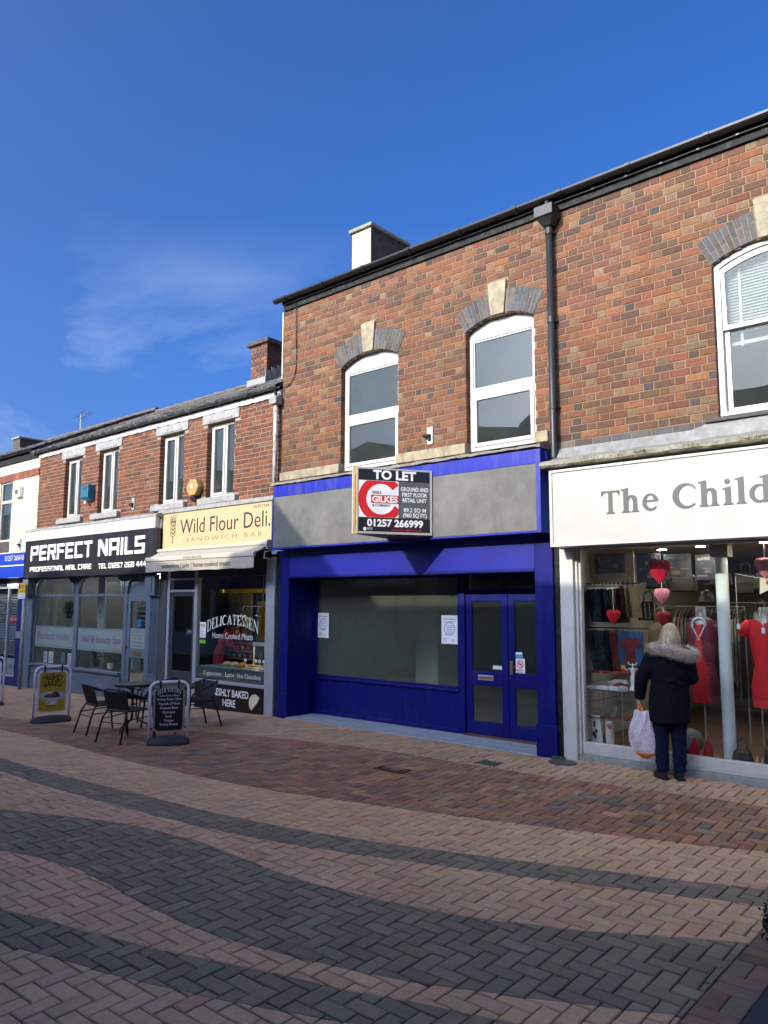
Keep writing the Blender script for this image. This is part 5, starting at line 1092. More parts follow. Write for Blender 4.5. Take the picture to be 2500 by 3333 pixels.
o3 = opposite('opposite_building', 'gabled brick shop whose roof shades the left end of the blue fascia', -12.25, -9.75, [(-12.25, 7.42), (-11.3, 8.13), (-11.28, 8.72), (-11.18, 8.72), (-9.75, 7.35)], mb1, m_whitep, sign_m=m_signblack)
o4 = opposite('opposite_building', 'long brick shop row mirrored in the white shop window', -9.7, 12, [(-9.7, 7.35), (-6, 7.38), (-2, 7.32), (12, 7.36)], mb1, m_dark, sign_m=m_whitep)

# ================================================================== TO LET board
tl = thing('to_let_board', 'V-shaped estate agent board reading TO LET fixed to the blue shop fascia', 'sign board', (-6.75, -.7, 2.7))
A_ = Vector((-6.80, -1.17)); Rw = Vector((-6.235, -.262)); Lw = Vector((-7.03, -.262)); ZB0, ZT0 = 2.735, 3.635
def board(p, q, name, face=1):
    d = (q-p); l = d.length; d.normalize(); n = Vector((d.y, -d.x))*face          # outward normal
    def mp(u, v, k): return (p.x+d.x*u+n.x*k, p.y+d.y*u+n.y*k, ZB0+v)
    return mp, l
mp, l = board(A_+Vector((.022, .0)), Rw, 'r', 1)
def bq(m_, name, u0, u1, v0, v1, k0, k1, parent): return MB().prism(rect(u0, u1, v0, v1), mp, k0, k1).build(name, m_, parent)
Hh = .88
f1 = bq(m_letter, 'board', 0, l, 0, Hh, 0, .012, tl)
for (a, b_, c, d) in ((0, l, 0, .028), (0, l, Hh-.022, Hh), (0, .018, .028, Hh-.022), (l-.025, l, .028, Hh-.022)): bq(m_white, 'edge_strip', a, b_, c, d, .0125, .018, f1)
V = lambda f: Hh*(1-f)
m_pr = mat('print_black', (.018, .017, .018), .35); m_pg = mat('print_grey', (.10, .11, .11), .35); m_pred = mat('print_red', (.62, .022, .02), .35); m_pw = mat('print_white', (.84, .84, .81), .35)
u0, u1 = .02, l-.028
bq(m_pr, 'print_top', u0, u1, V(.195), Hh-.024, .0125, .0135, f1); bq(m_pr, 'print_base', u0, u1, .03, V(.755), .0125, .0135, f1); um = lerp(u0, u1, .555)
bq(m_pg, 'print_panel', um, u1, V(.755)+.001, V(.195)-.001, .0125, .0135, f1); bq(m_pw, 'print_ground', u0, um-.001, V(.755)+.001, V(.195)-.001, .0125, .0133, f1)
# red C ring, cut by the panel edges
cx_, cy_ = u0+(um-u0)*.56, (V(.195)+V(.755))/2; ro, ri = .315, .205; top_, bot_ = V(.195)-.004, V(.755)+.004
def cl(p): return (min(max(p[0], u0), um-.002), min(max(p[1], bot_), top_))
MB().prism([cl(p) for p in arc(cx_, cy_, ro, ro, 38, 337, 40)]+[cl(p) for p in arc(cx_, cy_, ri, ri, 337, 38, 36)], mp, .0136, .0146).build('emblem', m_pred, f1, fix=True)
bq(m_pred, 'emblem_bar', cx_-.14, um-.002, cy_-.055, cy_+.055, .0148, .0156, f1)
def bt(s_, m_, a, b_, v, cap, bold=0., k=.0157): return text(s_, m_, f1, a, b_, 0, cap, 0, 1, bold=bold, mapf=lambda u, q, d_: mp(a+u, v+q, k-d_*.0008), name='lettering')
W_ = u1-u0
bt('TO LET', m_pw, u0+W_*.2, u0+W_*.80, Hh*.832, .112, .04); bt('GROUND AND', m_pw, um+.03, u1-.025, V(.335), .052, .022); bt('FIRST FLOOR', m_pw, um+.05, u1-.045, V(.42), .052, .022); bt('RETAIL UNIT', m_pw, um+.055, u1-.05, V(.505), .052, .022)
bt('89.2 SQ M', m_pw, um+.07, u1-.06, V(.655), .052, .012); bt('(960 SQ FT)', m_pw, um+.06, u1-.05, V(.735), .052, .022)
bt('PETER E', m_pr, cx_-.12, cx_+.0, cy_+.068, .035); bt('GILKES', m_pw, cx_-.125, um-.015, cy_-.04, .078, .04); bt('& COMPANY', m_pr, cx_-.12, cx_+.125, cy_-.10, .033)
bt('01257 266999', m_pw, u0+W_*.12, u0+W_*.9, V(.885), .088, .04); bt('www.peteregilkes.co.uk', m_pred, u0+W_*.45, u0+W_*.88, V(.945), .032); bt('RICS', m_pw, u0+W_*.12, u0+W_*.19, V(.94), .028)
MB().prism(arc(u0+W_*.09, V(.93), .022, .024, 0, 340, 12), mp, .0136, .0146).build('emblem', m_pw, f1)
mp2 = mp; mpL, lL = board(A_+Vector((-.045, 0)), Lw, 'l', -1)
MB().prism(rect(0, lL, 0, Hh), mpL, 0, .012).build('board', m_white, tl, fix=True); MB().prism(rect(.02, lL-.02, .03, Hh-.03), mpL, .0125, .0135).build('print_back', m_pr, tl, fix=True)
MB().box(A_.x-.042, A_.x+.03, A_.y-.004, A_.y+.035, ZB0-.01, ZB0+Hh+.005).build('batten', mat('weathered_batten', (.34, .22, .09), .8, .3, 14, stain=(.08, .05, .03), stain_amt=.8, stain_scale=(12, 12, 5)), tl, bevel=.004); MB().box(A_.x-.012, A_.x+.012, A_.y-.014, A_.y-.006, ZB0+.1, ZB0+Hh-.1).build('gap_strip', mat('batten_gap', (.35, .2, .06), .7), tl)
for z in (.08, .27, .70, .85): MB().lathe(A_.x-.025, A_.y-.012, [(.008, ZB0+z), (.008, ZB0+z+.014)], 8).build('nail_head', m_galv, tl)
for z in (ZB0+.06, ZB0+.80):
    for q in (-.12, .12): box('fixing_block', m_wood, tl, -6.63+q*2-.03, -6.63+q*2+.03, -.31, -.258, z-.03, z+.03, .003)
    box('cross_batten', m_wood, tl, Lw.x+.08, Rw.x-.10, -.345, -.312, z-.02, z+.02, .003)

# ================================================================== posters and stickers on the blue shop glass
def poster(label, x0, x1, z0, z1, y, name='poster', cat='poster', m_=m_paper, draw=None):
    p = MB().box(x0, x1, y-.0015, y, z0, z1).build(name, m_, label=label, cat=cat)
    if draw: draw(p, x0, x1, z0, z1, y-.0022)
    return p
m_ltblue = mat('print_blue', (.12, .32, .55), .6); m_txtblue = mat('print_navy', (.05, .09, .22), .6); m_prpink = mat('print_rose', (.45, .25, .3), .6)
def draw_close(p, x0, x1, z0, z1, y):
    cx, cz, r_ = (x0+x1)/2, z0+(z1-z0)*.53, (x1-x0)*.34
    MB().py(arc(cx, cz, r_, r_, -120, 235, 30)+[(cx-r_*1.05, cz-r_*1.15)]+arc(cx, cz, r_*.88, r_*.88, 232, -122, 28), y-.0006, y).build('speech_bubble', m_ltblue, p, fix=True)
    text('We are closing on', m_txtblue, p, x0+.03, x1-.03, z1-.065, .022, y, .0006, bold=.01); text('Saturday 26th March', m_txtblue, p, x0+.04, x1-.04, z1-.10, .017, y, .0006)
    for k in range(6): MB().box(cx-r_*.55, cx+r_*.55, y-.0006, y, cz+r_*.42-k*.026, cz+r_*.42-k*.026+.008).build('text_line', m_ltblue, p)
    for k in range(3): MB().box(x0+.02, x0+.10, y-.0006, y, z0+.03+.022*k, z0+.036+.022*k).build('text_line', m_prpink, p)
    MB().py(arc(x1-.075, z0+.045, .02, .02, 40, 320, 14)+arc(x1-.075, z0+.045, .013, .013, 320, 40, 12), y-.0006, y).build('emblem', m_txtblue, p, fix=True)
poster('white speech bubble notice at the left end of the blue shop window', -9.325, -9.07, 1.25, 1.66, .633, draw=draw_close)
poster('white speech bubble notice at the right end of the blue shop window', -6.745, -6.46, 1.245, 1.655, .633, draw=draw_close)
def draw_nosmoke(p, x0, x1, z0, z1, y):
    cx, cz, r_ = (x0+x1)/2, z0+(z1-z0)*.62, (x1-x0)*.36
    MB().py(arc(cx, cz, r_, r_, 0, 350, 24), y-.0006, y, holes=(arc(cx, cz, r_*.76, r_*.76, 0, 350, 24),)).build('red_ring', m_pred, p); MB().py([(cx-r_*.7, cz+r_*.5), (cx-r_*.5, cz+r_*.7), (cx+r_*.7, cz-r_*.5), (cx+r_*.5, cz-r_*.7)], y-.0012, y-.0008).build('red_bar', m_pred, p)
    MB().box(cx-r_*.5, cx+r_*.5, y-.0006, y, cz-.006, cz+.012).build('cigarette', m_letterblk, p)
    for k in range(3): MB().box(x0+.02, x1-.02, y-.0006, y, z0+.015+.018*k, z0+.022+.018*k).build('text_line', m_pred if k else m_letterblk, p)
poster('white no smoking sticker on the right blue door', -5.505, -5.36, .895, 1.095, .630, 'sticker', 'sticker', draw=draw_nosmoke)
p = poster('small light blue sticker above the no smoking sticker', -5.505, -5.395, 1.105, 1.18, .630, 'sticker', 'sticker', m_ltblue, None); MB().box(-5.5, -5.4, .6272, .628, 1.15, 1.176).build('header', m_paper, p)
poster('small pale green sticker at the lower right of the left blue door glass', -5.865, -5.71, .93, .982, .630, 'sticker', 'sticker', mat('pale_green_card', (.55, .66, .58), .6))
p = poster('tall white price list in the left corner of the deli window', -11.84, -11.66, 1.19, 1.47, .066, 'price_list', 'notice')
for k in range(6): MB().box(-11.82, -11.68+(-.03 if k % 2 else 0), .0636, .0642, 1.22+.04*k, 1.228+.04*k).build('text_line', m_lettergrey, p)
MB().box(-11.82, -11.69, .0636, .0642, 1.40, 1.42).build('header', yel, p)
poster('bright green rating sticker below the price list in the deli window', -11.84, -11.66, 1.085, 1.18, .066, 'rating_sticker', 'sticker', mat('rating_green', (.16, .5, .05), .5), lambda p, a, b_, c, d, y: (MB().box(a, b_, y-.0006, y, d-.03, d).build('header', m_letterblk, p)))
p = poster('yellow warning sticker at the top of the nail bar door glass', -13.68, -13.60, 1.58, 1.84, .088, 'sticker', 'sticker', mat('sticker_lime', (.5, .55, .25), .5)); MB().py([(-13.67, 1.72), (-13.61, 1.72), (-13.64, 1.79)], .0855, .0862).build('triangle', yel, p)
hb = thing('door_hanger', 'small blue card hanging in the nail bar door', 'card', (-13.95, .10, 1.3)); box('card', mat('card_blue', (.03, .25, .6), .5), hb, -14.02, -13.88, .102, .106, 1.33, 1.48, .003); MB().tube([(-14.0, .104, 1.48), (-13.95, .104, 1.60), (-13.90, .104, 1.48)], .003, 4).build('string', m_black, hb)
# parking plate on its grey pole
pk = thing('parking_sign', 'yellow and white parking restriction plate on a grey pole before the nail bar', 'sign', (-18.33, -.30, gz(-18.33, -.3)))
MB().tube([(-18.32, -.28, gz(-18.3, -.3)-.05), (-18.32, -.28, 2.24)], .045, 14).build('pole', mat('grey_pole', (.24, .27, .28), .5, .15, 12), pk, smooth=True)
a = box('plate', mat('plate_yellow', (.75, .40, .015), .4), pk, -18.55, -18.17, -.345, -.33, 2.035, 2.265, .004); b = box('plate', m_paper, pk, -18.55, -18.17, -.345, -.33, 1.895, 2.032, .004)
MB().py(arc(-18.47, 2.19, .052, .052, 0, 345, 20), -.347, -.3455).build('roundel', mat('print_purple', (.10, .04, .35), .5), a)
for s_, z in (('Pedestrian', 2.185), ('Zone', 2.135), ('Mon-Sat', 2.065)): text(s_, m_letterblk, a, -18.40, -18.20, z, .03, -.346, .001)
text('No parking', m_letterblk, b, -18.52, -18.20, 1.985, .028, -.346, .001); text('9.30am-4.30pm', m_letterblk, b, -18.53, -18.19, 1.92, .03, -.346, .001)

# ================================================================== cafe furniture
m_tube = mat('black_tube', (.02, .021, .024), .45, .15, 20); m_weave = mat('black_weave', (.022, .023, .027), .6, .3, 50, 1., 260)
def make_chair():
    t = thing('cafe_chair', 'x', 'chair', (0, 0, 0), 'black woven cafe chairs')
    loop = [(-.255, .27, 0), (-.262, .245, .25), (-.265, .225, .45), (-.265, .19, .535), (-.262, .12, .575), (-.255, 0, .605), (-.245, -.12, .645), (-.225, -.215, .685), (-.17, -.265, .71), (-.09, -.287, .72), (0, -.293, .722)]
    loop = loop+[(-x, y, z) for x, y, z in loop[-2::-1]]
    MB().tube(loop, .0145, 8).build('arm_frame', m_tube, t, smooth=True)
    for s_ in (-1, 1): MB().tube([(s_*.17, -.12, .425), (s_*.19, -.19, .41), (s_*.215, -.235, .33), (s_*.235, -.33, 0)], .0145, 8).build('leg', m_tube, t, smooth=True)
    ring = [(.22, .19), (.235, .10), (.235, -.08), (.21, -.17), (.12, -.2), (-.12, -.2), (-.21, -.17), (-.235, -.08), (-.235, .10), (-.22, .19), (-.12, .215), (.12, .215)]
    MB().tube([(x, y, .425) for x, y in ring], .012, 8, True).build('seat_rim', m_tube, t, smooth=True)
    st = MB(); n = 12
    for i in range(n):
        for j in range(n):
            a, b_ = lerp(-.225, .225, i/n), lerp(-.225, .225, (i+1)/n); c, d = lerp(-.195, .205, j/n), lerp(-.195, .205, (j+1)/n); h = .004 if (i+j) % 2 else 0
            st.box(a+.001, b_-.001, c+.001, d-.001, .420+h, .430+h)
    st.build('seat', m_weave, t)
    bk = MB(); m_ = 14; zs = [.45+.02*i for i in range(13)]
    def bp(u, z): s_ = lerp(-.195, .195, u); k = (z-.44)/.28; return Vector((s_*(1+.12*k), -.165-.085*k-.035*(1-(2*u-1)**2)-.0, z))
    for i in range(m_):
        for j in range(len(zs)-1):
            p = [bp(i/m_, zs[j]), bp((i+1)/m_, zs[j]), bp((i+1)/m_, zs[j+1]), bp(i/m_, zs[j+1])]; o_ = Vector((0, -.004 if (i+j) % 2 else 0, 0)); q = [v+o_ for v in p]; bk.add([tuple(v) for v in q]+[tuple(v+Vector((0, -.008, 0))) for v in q], [(0, 1, 2, 3), (7, 6, 5, 4), (0, 4, 5, 1), (1, 5, 6, 2), (2, 6, 7, 3), (3, 7, 4, 0)])
    bk.build('backrest', m_weave, t)
    for u in (0, 1): MB().tube([bp(u, .42), bp(u, .58), bp(u, .70)], .012, 8).build('back_stile', m_tube, t, smooth=True)
    MB().tube([(-.235, -.255, .27), (.235, -.255, .27)], .008, 6).tube([(-.26, .235, .33), (-.225, -.245, .31)], .008, 6).tube([(.26, .235, .33), (.225, -.245, .31)], .008, 6).build('stretcher', m_tube, t)
    return t
ch0 = make_chair(); CH = [((-10.86, -2.34), (.12, .99), 'black woven cafe chair farthest left at the round table, back to camera'), ((-9.86, -2.53), (-.22, .975), 'black woven cafe chair in the middle foreground, back to camera'),
      ((-10.83, -1.42), (-.42, -.9), 'black woven cafe chair on the shop side of the left round table'), ((-9.95, -1.33), (-.12, -.99), 'black woven cafe chair to the right of the menu board, before the deli window')]
for i, ((x, y), (fx, fy), lbl) in enumerate(CH):
    o = ch0 if i == 0 else copy_tree(ch0); o.location = (x, y, gz(x, y)-.002); o.rotation_euler = (0, 0, math.atan2(-fx, fy)); o['label'] = lbl
def make_table():
    t = thing('cafe_table', 'x', 'table', (0, 0, 0), 'round cafe tables'); r_ = .30
    MB().lathe(0, 0, [(r_-.012, .675), (r_, .68), (r_+.004, .69), (r_+.004, .705), (r_-.002, .712), (r_-.012, .708)], 36).build('rim', m_tube, t, smooth=False); MB().lathe(0, 0, [(.001, .699), (r_-.012, .699), (r_-.012, .706), (.001, .706)], 36).build('table_top', mat('dark_tempered_glass', (.035, .045, .045), .08, .05, spec=.7), t)
    for k in range(3):
        a = R(120*k+30); c, s_ = math.cos(a), math.sin(a)
        MB().tube([(c*.20, s_*.20, .675), (c*.12, s_*.12, .655), (c*.055, s_*.055, .60), (c*.04, s_*.04, .50), (c*.04, s_*.04, .22), (c*.06, s_*.06, .17), (c*.16, s_*.16, .13), (c*.25, s_*.25, .085), (c*.275, s_*.275, .0)], .0125, 8).build('leg', m_tube, t, smooth=True)
    MB().tube([(.05*math.cos(R(30*k)), .05*math.sin(R(30*k)), .40) for k in range(12)], .008, 6, True).build('collar', m_tube, t)
    return t
t1 = make_table(); t2 = copy_tree(t1)
for o, (x, y), lbl in ((t1, (-10.62, -1.97), 'round black cafe table with the dark glass top, left of the menu board'), (t2, (-9.68, -1.90), 'round black cafe table half hidden behind the black menu board')):
    o.location = (x, y, gz(x, y)-.002); o.rotation_euler = (0, 0, .3 if o is t1 else 1.1); o['label'] = lbl
# ================================================================== swinging pavement boards
m_wtube = mat('white_enamel_tube', (.72, .74, .78), .35, .05); m_base = mat('recycled_rubber', (.035, .038, .045), .75, .2, 30, .3, 90)
def rrect(x0, x1, z0, z1, r_, n=6):
    return arc(x1-r_, z0+r_, r_, r_, -90, 0, n)+arc(x1-r_, z1-r_, r_, r_, 0, 90, n)+arc(x0+r_, z1-r_, r_, r_, 90, 180, n)+arc(x0+r_, z0+r_, r_, r_, 180, 270, n)
def swing_board(label, panel_m, rim_m, w_=.60, h_=.92, draw=None, sway=0.):
    t = thing('pavement_sign', label, 'pavement sign', (0, 0, 0), 'swinging pavement signs'); hw = w_/2; rc = .1
    path = [(-hw, 0, .02), (-hw, 0, h_-rc)]+[(-hw+rc-rc*math.cos(R(k)), 0, h_-rc+rc*math.sin(R(k))) for k in (15, 30, 45, 60, 75, 90)]; path += [(-x, y, z) for x, y, z in path[::-1]]
    MB().tube(path, .02, 10).build('frame', m_wtube, t, smooth=True)
    bs = []
    for i in range(17):
        u = -hw-.03+(w_+.06)*i/16; k = 1-(2*(i/16)-1)**2; dpt = .07+.13*math.sqrt(max(0, k)); top_ = .055+.05*math.sqrt(max(0, k))
        bs.append([(u, -dpt, .0), (u, -dpt*.9, top_*.45), (u, -.05, top_), (u, .05, top_), (u, dpt*.9, top_*.45), (u, dpt, .0)])
    MB().loft(bs).build('base', m_base, t, fix=True, smooth=True)
    z0, z1, x0, x1 = .155, h_-.065, -hw+.045, hw-.045
    pn = MB().py(rrect(x0, x1, z0, z1, .07), -.012, .012).build('panel', rim_m, t, bevel=.003)
    for sy in (-1, 1): MB().py(rrect(x0+.025, x1-.025, z0+.025, z1-.025, .05), *((-.0145, -.0125) if sy < 0 else (.0125, .0145))).build('poster', panel_m, pn)
    for s_ in (-1, 1): MB().box(s_*hw*.48-.014, s_*hw*.48+.014, -.03, .03, z1-.02, h_+.026).build('hook', m_black, t, bevel=.006)
    if draw: draw(pn, x0, x1, z0, z1)
    return t
def draw_fresh(p, x0, x1, z0, z1):
    y = -.0148; H_ = z1-z0; brn = mat('print_brown', (.035, .018, .012), .5)
    ry = mat('ray_orange', (.42, .22, .012), .5)
    for a in (20, 55, 90, 125, 160): MB().py([(0+.02*math.cos(R(a+90)), z0+H_*.45), ((x1-.03)*math.cos(R(a-7)), z0+H_*.45+min(H_*.50, .32*abs(math.sin(R(a-7)))+.08)), ((x1-.03)*math.cos(R(a+7)), z0+H_*.45+min(H_*.50, .32*abs(math.sin(R(a+7)))+.08))], y-.0004, y).build('ray', ry, p, fix=True)
    text('FRESHLY', brn, p, x0+.07, x1-.07, z0+H_*.74, .085, y-.001, .001, bold=.02, arch=.03); text('BAKED', brn, p, x0+.10, x1-.10, z0+H_*.61, .085, y-.001, .001, bold=.02, arch=.02)
    MB().py(arc(0, z0+H_*.39, .21, .085, 0, 350, 28), y-.0012, y-.0006).build('plate_print', mat('print_plate', (.42, .46, .46), .5), p); MB().py(arc(0, z0+H_*.40, .165, .06, 0, 350, 24), y-.0018, y-.0013).build('plate_well', mat('print_plate2', (.52, .55, .54), .5), p)
    MB().py([(-.15, z0+H_*.37), (-.10, z0+H_*.44), (-.02, z0+H_*.45), (.04, z0+H_*.39), (.05, z0+H_*.35), (-.06, z0+H_*.35)], y-.0024, y-.0019).build('pasty_print', mat('print_crust', (.20, .085, .03), .5), p, fix=True); MB().py([(-.02, z0+H_*.37), (.0, z0+H_*.48), (.05, z0+H_*.51), (.10, z0+H_*.46), (.13, z0+H_*.37), (.05, z0+H_*.345)], y-.0030, y-.0025).build('pasty_print', mat('print_filling', (.10, .045, .02), .5), p, fix=True)
    text('CARRS', m_pw, p, -.09, .075, z0+H_*.185, .06, y-.001, .001, bold=.03); text('Pasties', brn, p, -.08, .06, z0+H_*.14, .032, y-.001, .001)
s1 = swing_board('yellow pavement sign reading FRESHLY BAKED in a white tube frame', mat('poster_yellow', (.50, .31, .012), .4, .12, 5), m_wtube, .56, .90, draw_fresh)
s1.location = (-12.66, -2.25, gz(-12.66, -2.25)); s1.rotation_euler = (0, 0, R(78))
def draw_menu(p, x0, x1, z0, z1):
    y = -.0148; H_ = z1-z0; w = mat('chalk_white', (.62, .62, .62), .6); deliarch(z0+H_*.845, .05, .028, x0+.05, x1-.05, y-.0005, p, w)
    for k, s_ in enumerate(('Home Cooked Meats', 'Honey Roast Ham', 'Topside Of Beef', 'Pressed Beef', 'Pastrami', 'Pork', 'Tongue', 'Turkey Breast')):
        hw = (.155, .19, .17, .14, .095, .05, .075, .145)[k]; z = (.79, .705, .605, .51, .415, .325, .235, .15)[k]; hw *= .84; text(s_, w, p, -hw, hw, z0+H_*z, .022 if k == 0 else .031, y-.0005, .001, bold=.012)
s2 = swing_board('black menu board headed DELICATESSEN in a white tube frame', mat('menu_black', (.008, .008, .009), .35), mat('menu_rim', (.25, .24, .19), .5), .50, .82, draw_menu)
s2.location = (-9.14, -2.335, gz(-9.14, -2.335)); s2.rotation_euler = (0, 0, R(58))
s3 = swing_board('white framed pavement sign cut off by the left picture edge', m_paper, m_wtube, .6, .95); s3.location = (-16.02, -1.95, gz(-16.02, -1.95)); s3.rotation_euler = (0, 0, R(60))
# ================================================================== inside the white shop window
def sub(name, m, t, mb, **k): return mb.build(name, m, t, **k)
sw_ = thing('slatwall', 'pale grey slatted display wall at the left end of the white shop window', 'display wall', (-4.52, .8, .3))
m_slat = mat('slat_grey', (.34, .36, .38), .5, .05)
for k in range(15): box('slat', m_slat, sw_, -4.545, -4.525, .30, 2.2, .35+.122*k, .462+.122*k, .002)
box('edge_rail', m_galv, sw_, -4.53, -4.50, .28, .30, .30, 2.2, .002)
hb_ = thing('header_board', 'cream header board with dark printed panels above the slatted wall', 'board', (-4.1, .9, 2.0)); box('board', mat('header_cream', (.50, .46, .34), .7), hb_, -4.54, -3.95, .95, .97, 2.08, 2.5, 0)
rg = random.Random(77)
for k, (x0, x1, z0, z1, y) in enumerate(((-4.46, -4.05, 2.22, 2.46, .92), (-3.93, -3.62, 2.10, 2.46, 1.0), (-3.58, -3.25, 2.15, 2.44, 1.0), (-3.2, -2.95, 2.12, 2.42, 1.0))):
    t = thing('wall_poster', ('faded photo poster on the cream header board', 'dark blue poster left of the big red paper heart', 'poster of book spines behind the big red paper heart', 'dark poster left of the white column')[k], 'poster', ((x0+x1)/2, y, z0), 'posters over the display')
    box('sheet', mat('poster_ink%d' % k, ((.10, .09, .09), (.04, .06, .11), (.10, .11, .13), (.05, .06, .09))[k], .5, .5, 14), t, x0, x1, y-.01, y, z0, z1, 0)
    for q in range(7):
        a = rg.uniform(x0+.02, x1-.08); c = rg.uniform(z0+.02, z1-.06); MB().box(a, min(x1-.01, a+rg.uniform(.03, .12)), y-.0115-.0004*q, y-.0105-.0004*q, c, c+rg.uniform(.01, .05)).build('print', mat('poster_patch%d' % (q % 4), ((.3, .28, .25), (.22, .12, .1), (.12, .16, .25), (.35, .33, .2))[q % 4], .6), t)
m_pk = [mat('garment%d' % i, c, .25, .2, 20, .3, 30, spec=.6) for i, c in enumerate(((.02, .035, .08), (.03, .05, .11), (.02, .04, .09), (.015, .03, .07), (.03, .045, .08), (.025, .03, .04), (.03, .035, .035), (.035, .04, .03)))]
m_film = mat('clear_film', (.5, .5, .5), .08, .1, spec=.8, alpha=.18)
for k in range(8):
    x = -4.42+.052*k; t = thing('hanging_garment', ('dark bagged garment on a white hanger, %s from the left on the upper rail' % ('first', 'second', 'third', 'fourth', 'fifth', 'sixth', 'seventh', 'eighth')[k]), 'garment', (x, .75, 1.6), 'bagged garments on the upper rail'); a = .10
    MB().loft([[(x+.010*s_+.02*math.sin(z*9+k)+.055*(2.02-z), y, z) for s_, y in ((-1, .62), (1, .60), (1, .93), (-1, .95))] for z in (1.60, 1.72, 1.85, 1.96, 2.02)]).build('garment', m_pk[k], t, fix=True)
    MB().tube([(x, .77, 2.02), (x, .77, 2.06), (x+.01, .75, 2.085), (x, .73, 2.07)], .006, 6).tube([(x, .62, 2.015), (x, .77, 2.035), (x, .92, 2.015)], .008, 6).build('hanger', m_letter, t)
for k, (x, c) in enumerate(((-4.02, (.10, .03, .035)), (-3.96, (.30, .22, .21)), (-3.90, (.17, .15, .10)))):
    t = thing('hanging_garment', ('maroon', 'dusty pink', 'olive')[k]+' bagged garment at the right of the upper rail', 'garment', (x, .8, 1.65), 'bagged garments on the upper rail')
    MB().loft([[(x+.012*s_+.10*(2.02-z), y, z) for s_, y in ((-1, .68), (1, .64), (1, .93), (-1, .95))] for z in (1.66, 1.78, 1.90, 2.0, 2.05)]).build('garment', mat('garm_%d' % k, c, .2, .35, 22, .4, 30, spec=.7), t, fix=True); MB().tube([(x, .77, 2.05), (x, .77, 2.10), (x+.012, .75, 2.12)], .006, 6).build('hanger', m_dark, t)
r_ = thing('hanging_rail', 'thin dark rail carrying the bagged garments', 'rail', (-4.2, .8, 2.08)); MB().tube([(-4.52, .77, 2.085), (-3.80, .77, 2.085)], .008, 8).build('bar', m_black, r_); MB().tube([(-4.52, .77, 1.53), (-3.72, .77, 1.53)], .008, 8).build('bar', m_black, r_)
for k, (x, c, lb_) in enumerate(((-4.38, (.03, .045, .035), 'dark green bagged costume on the lower rail, farthest left'), (-4.24, (.035, .045, .05), 'black crinkled plastic costume bag on the lower rail'), (-4.10, (.13, .025, .025), 'dark red bagged costume on the lower rail'))):
    t = thing('costume_pack', lb_, 'costume pack', (x, .7, .95), 'costume packs on the lower rail')
    MB().loft([[(x+.05*s_+.13*(1.5-z), y+.02*math.sin(z*20+k), z) for s_, y in ((-1, .58), (.6, .53), (1, .80), (-1, .86))] for z in (1.0, 1.1, 1.22, 1.35, 1.46, 1.50)]).build('pack', mat('costume%d' % k, c, .12, .5, 16, 1., 18, spec=.8), t, fix=True); MB().tube([(x, .7, 1.50), (x, .7, 1.535)], .005, 5).build('hook', m_black, t)
    box('header_card', mat('pack_red', (.35, .03, .03), .5), t, x+.03, x+.13, .515, .525, .985, 1.02, 0)
t = thing('costume_pack', 'blue costume pack with a red suit shape on the lower rail', 'costume pack', (-3.86, .62, 1.0), 'costume packs on the lower rail'); m_psk = mat('pack_blue', (.03, .075, .16), .25, .5, 8, .5, 20, spec=.7)
MB().box(-4.04, -3.72, .60, .63, 1.02, 1.50).build('pack', m_psk, t, bevel=.01); MB().py([(-3.95, 1.42), (-3.81, 1.42), (-3.74, 1.37), (-3.76, 1.30), (-3.82, 1.33), (-3.83, 1.22), (-3.80, 1.10), (-3.84, 1.08), (-3.88, 1.19), (-3.92, 1.08), (-3.96, 1.10), (-3.93, 1.22), (-3.94, 1.33), (-4.0, 1.30), (-4.02, 1.37)], .590, .598).build('suit', mat('suit_red', (.16, .014, .016), .4, .4, 20), t, fix=True); box('header_card', MATS['pack_red'], t, -4.04, -3.72, .592, .599, 1.0, 1.05, 0); MB().box(-4.0, -3.95, .586, .5915, 1.05, 1.09).build('badge', yel, t)
# glass shelf and what stands on it
m_acr = glass_mat('acrylic', (.8, .84, .84), 1.5)
t = thing('glass_shelf', 'clear two-tier shelf unit at the left of the white shop window', 'shelf', (-4.1, .5, .2)); box('shelf', m_acr, t, -4.46, -3.84, .34, .74, .795, .805, 0); box('shelf', mat('red_acrylic', (.20, .02, .02), .3, alpha=.6), t, -4.40, -3.84, .34, .74, .465, .475, 0)
for x, y in ((-4.30, .36), (-3.90, .36), (-4.30, .72), (-3.90, .72)): MB().tube([(x, y, .14), (x, y, .80)], .006, 6).build('rod', m_galv, t); MB().ball((x, y, .47), .013).build('clamp', m_galv, t)
m_box = mat('gift_box', (.66, .70, .76), .5, .03)
for k, (x, y, r, lb_) in enumerate(((-4.30, .48, .1, 'white gift box at the left end of the glass shelf'), (-4.14, .46, -.15, 'white gift box with a red bow in the middle of the glass shelf'), (-3.99, .44, -.35, 'white gift box with a red bow at the right of the glass shelf'))):
    t = thing('gift_box', lb_, 'box', (x, y, .806), 'white gift boxes on the shelf'); M_ = Matrix.Translation((x, y, .806)) @ Matrix.Rotation(r, 4, 'Z')
    MB().box(-.085, .085, -.09, .09, 0, .04 if k else .025).xf(M_).build('box', m_box, t, bevel=.004)
    if k: MB().tube([(-.04, -.02, .043), (0, .01, .046), (.03, -.03, .044), (.06, -.02, .045)], .008, 6).xf(M_).build('bow', m_red, t)
sc_ = MB(); rg = random.Random(2)
for k in range(9): sc_.ball((-4.08+rg.uniform(-.06, .14), .60+rg.uniform(-.06, .06), .86+rg.uniform(-.02, .05)), rg.uniform(.03, .06), None, .03)
sc_.build('scarf', mat('scarf_beige', (.40, .37, .33), .95, .3, 60, .6, 60), label='folded beige scarf heaped on the gift boxes', cat='scarf', remesh=.012, smooth_it=3)
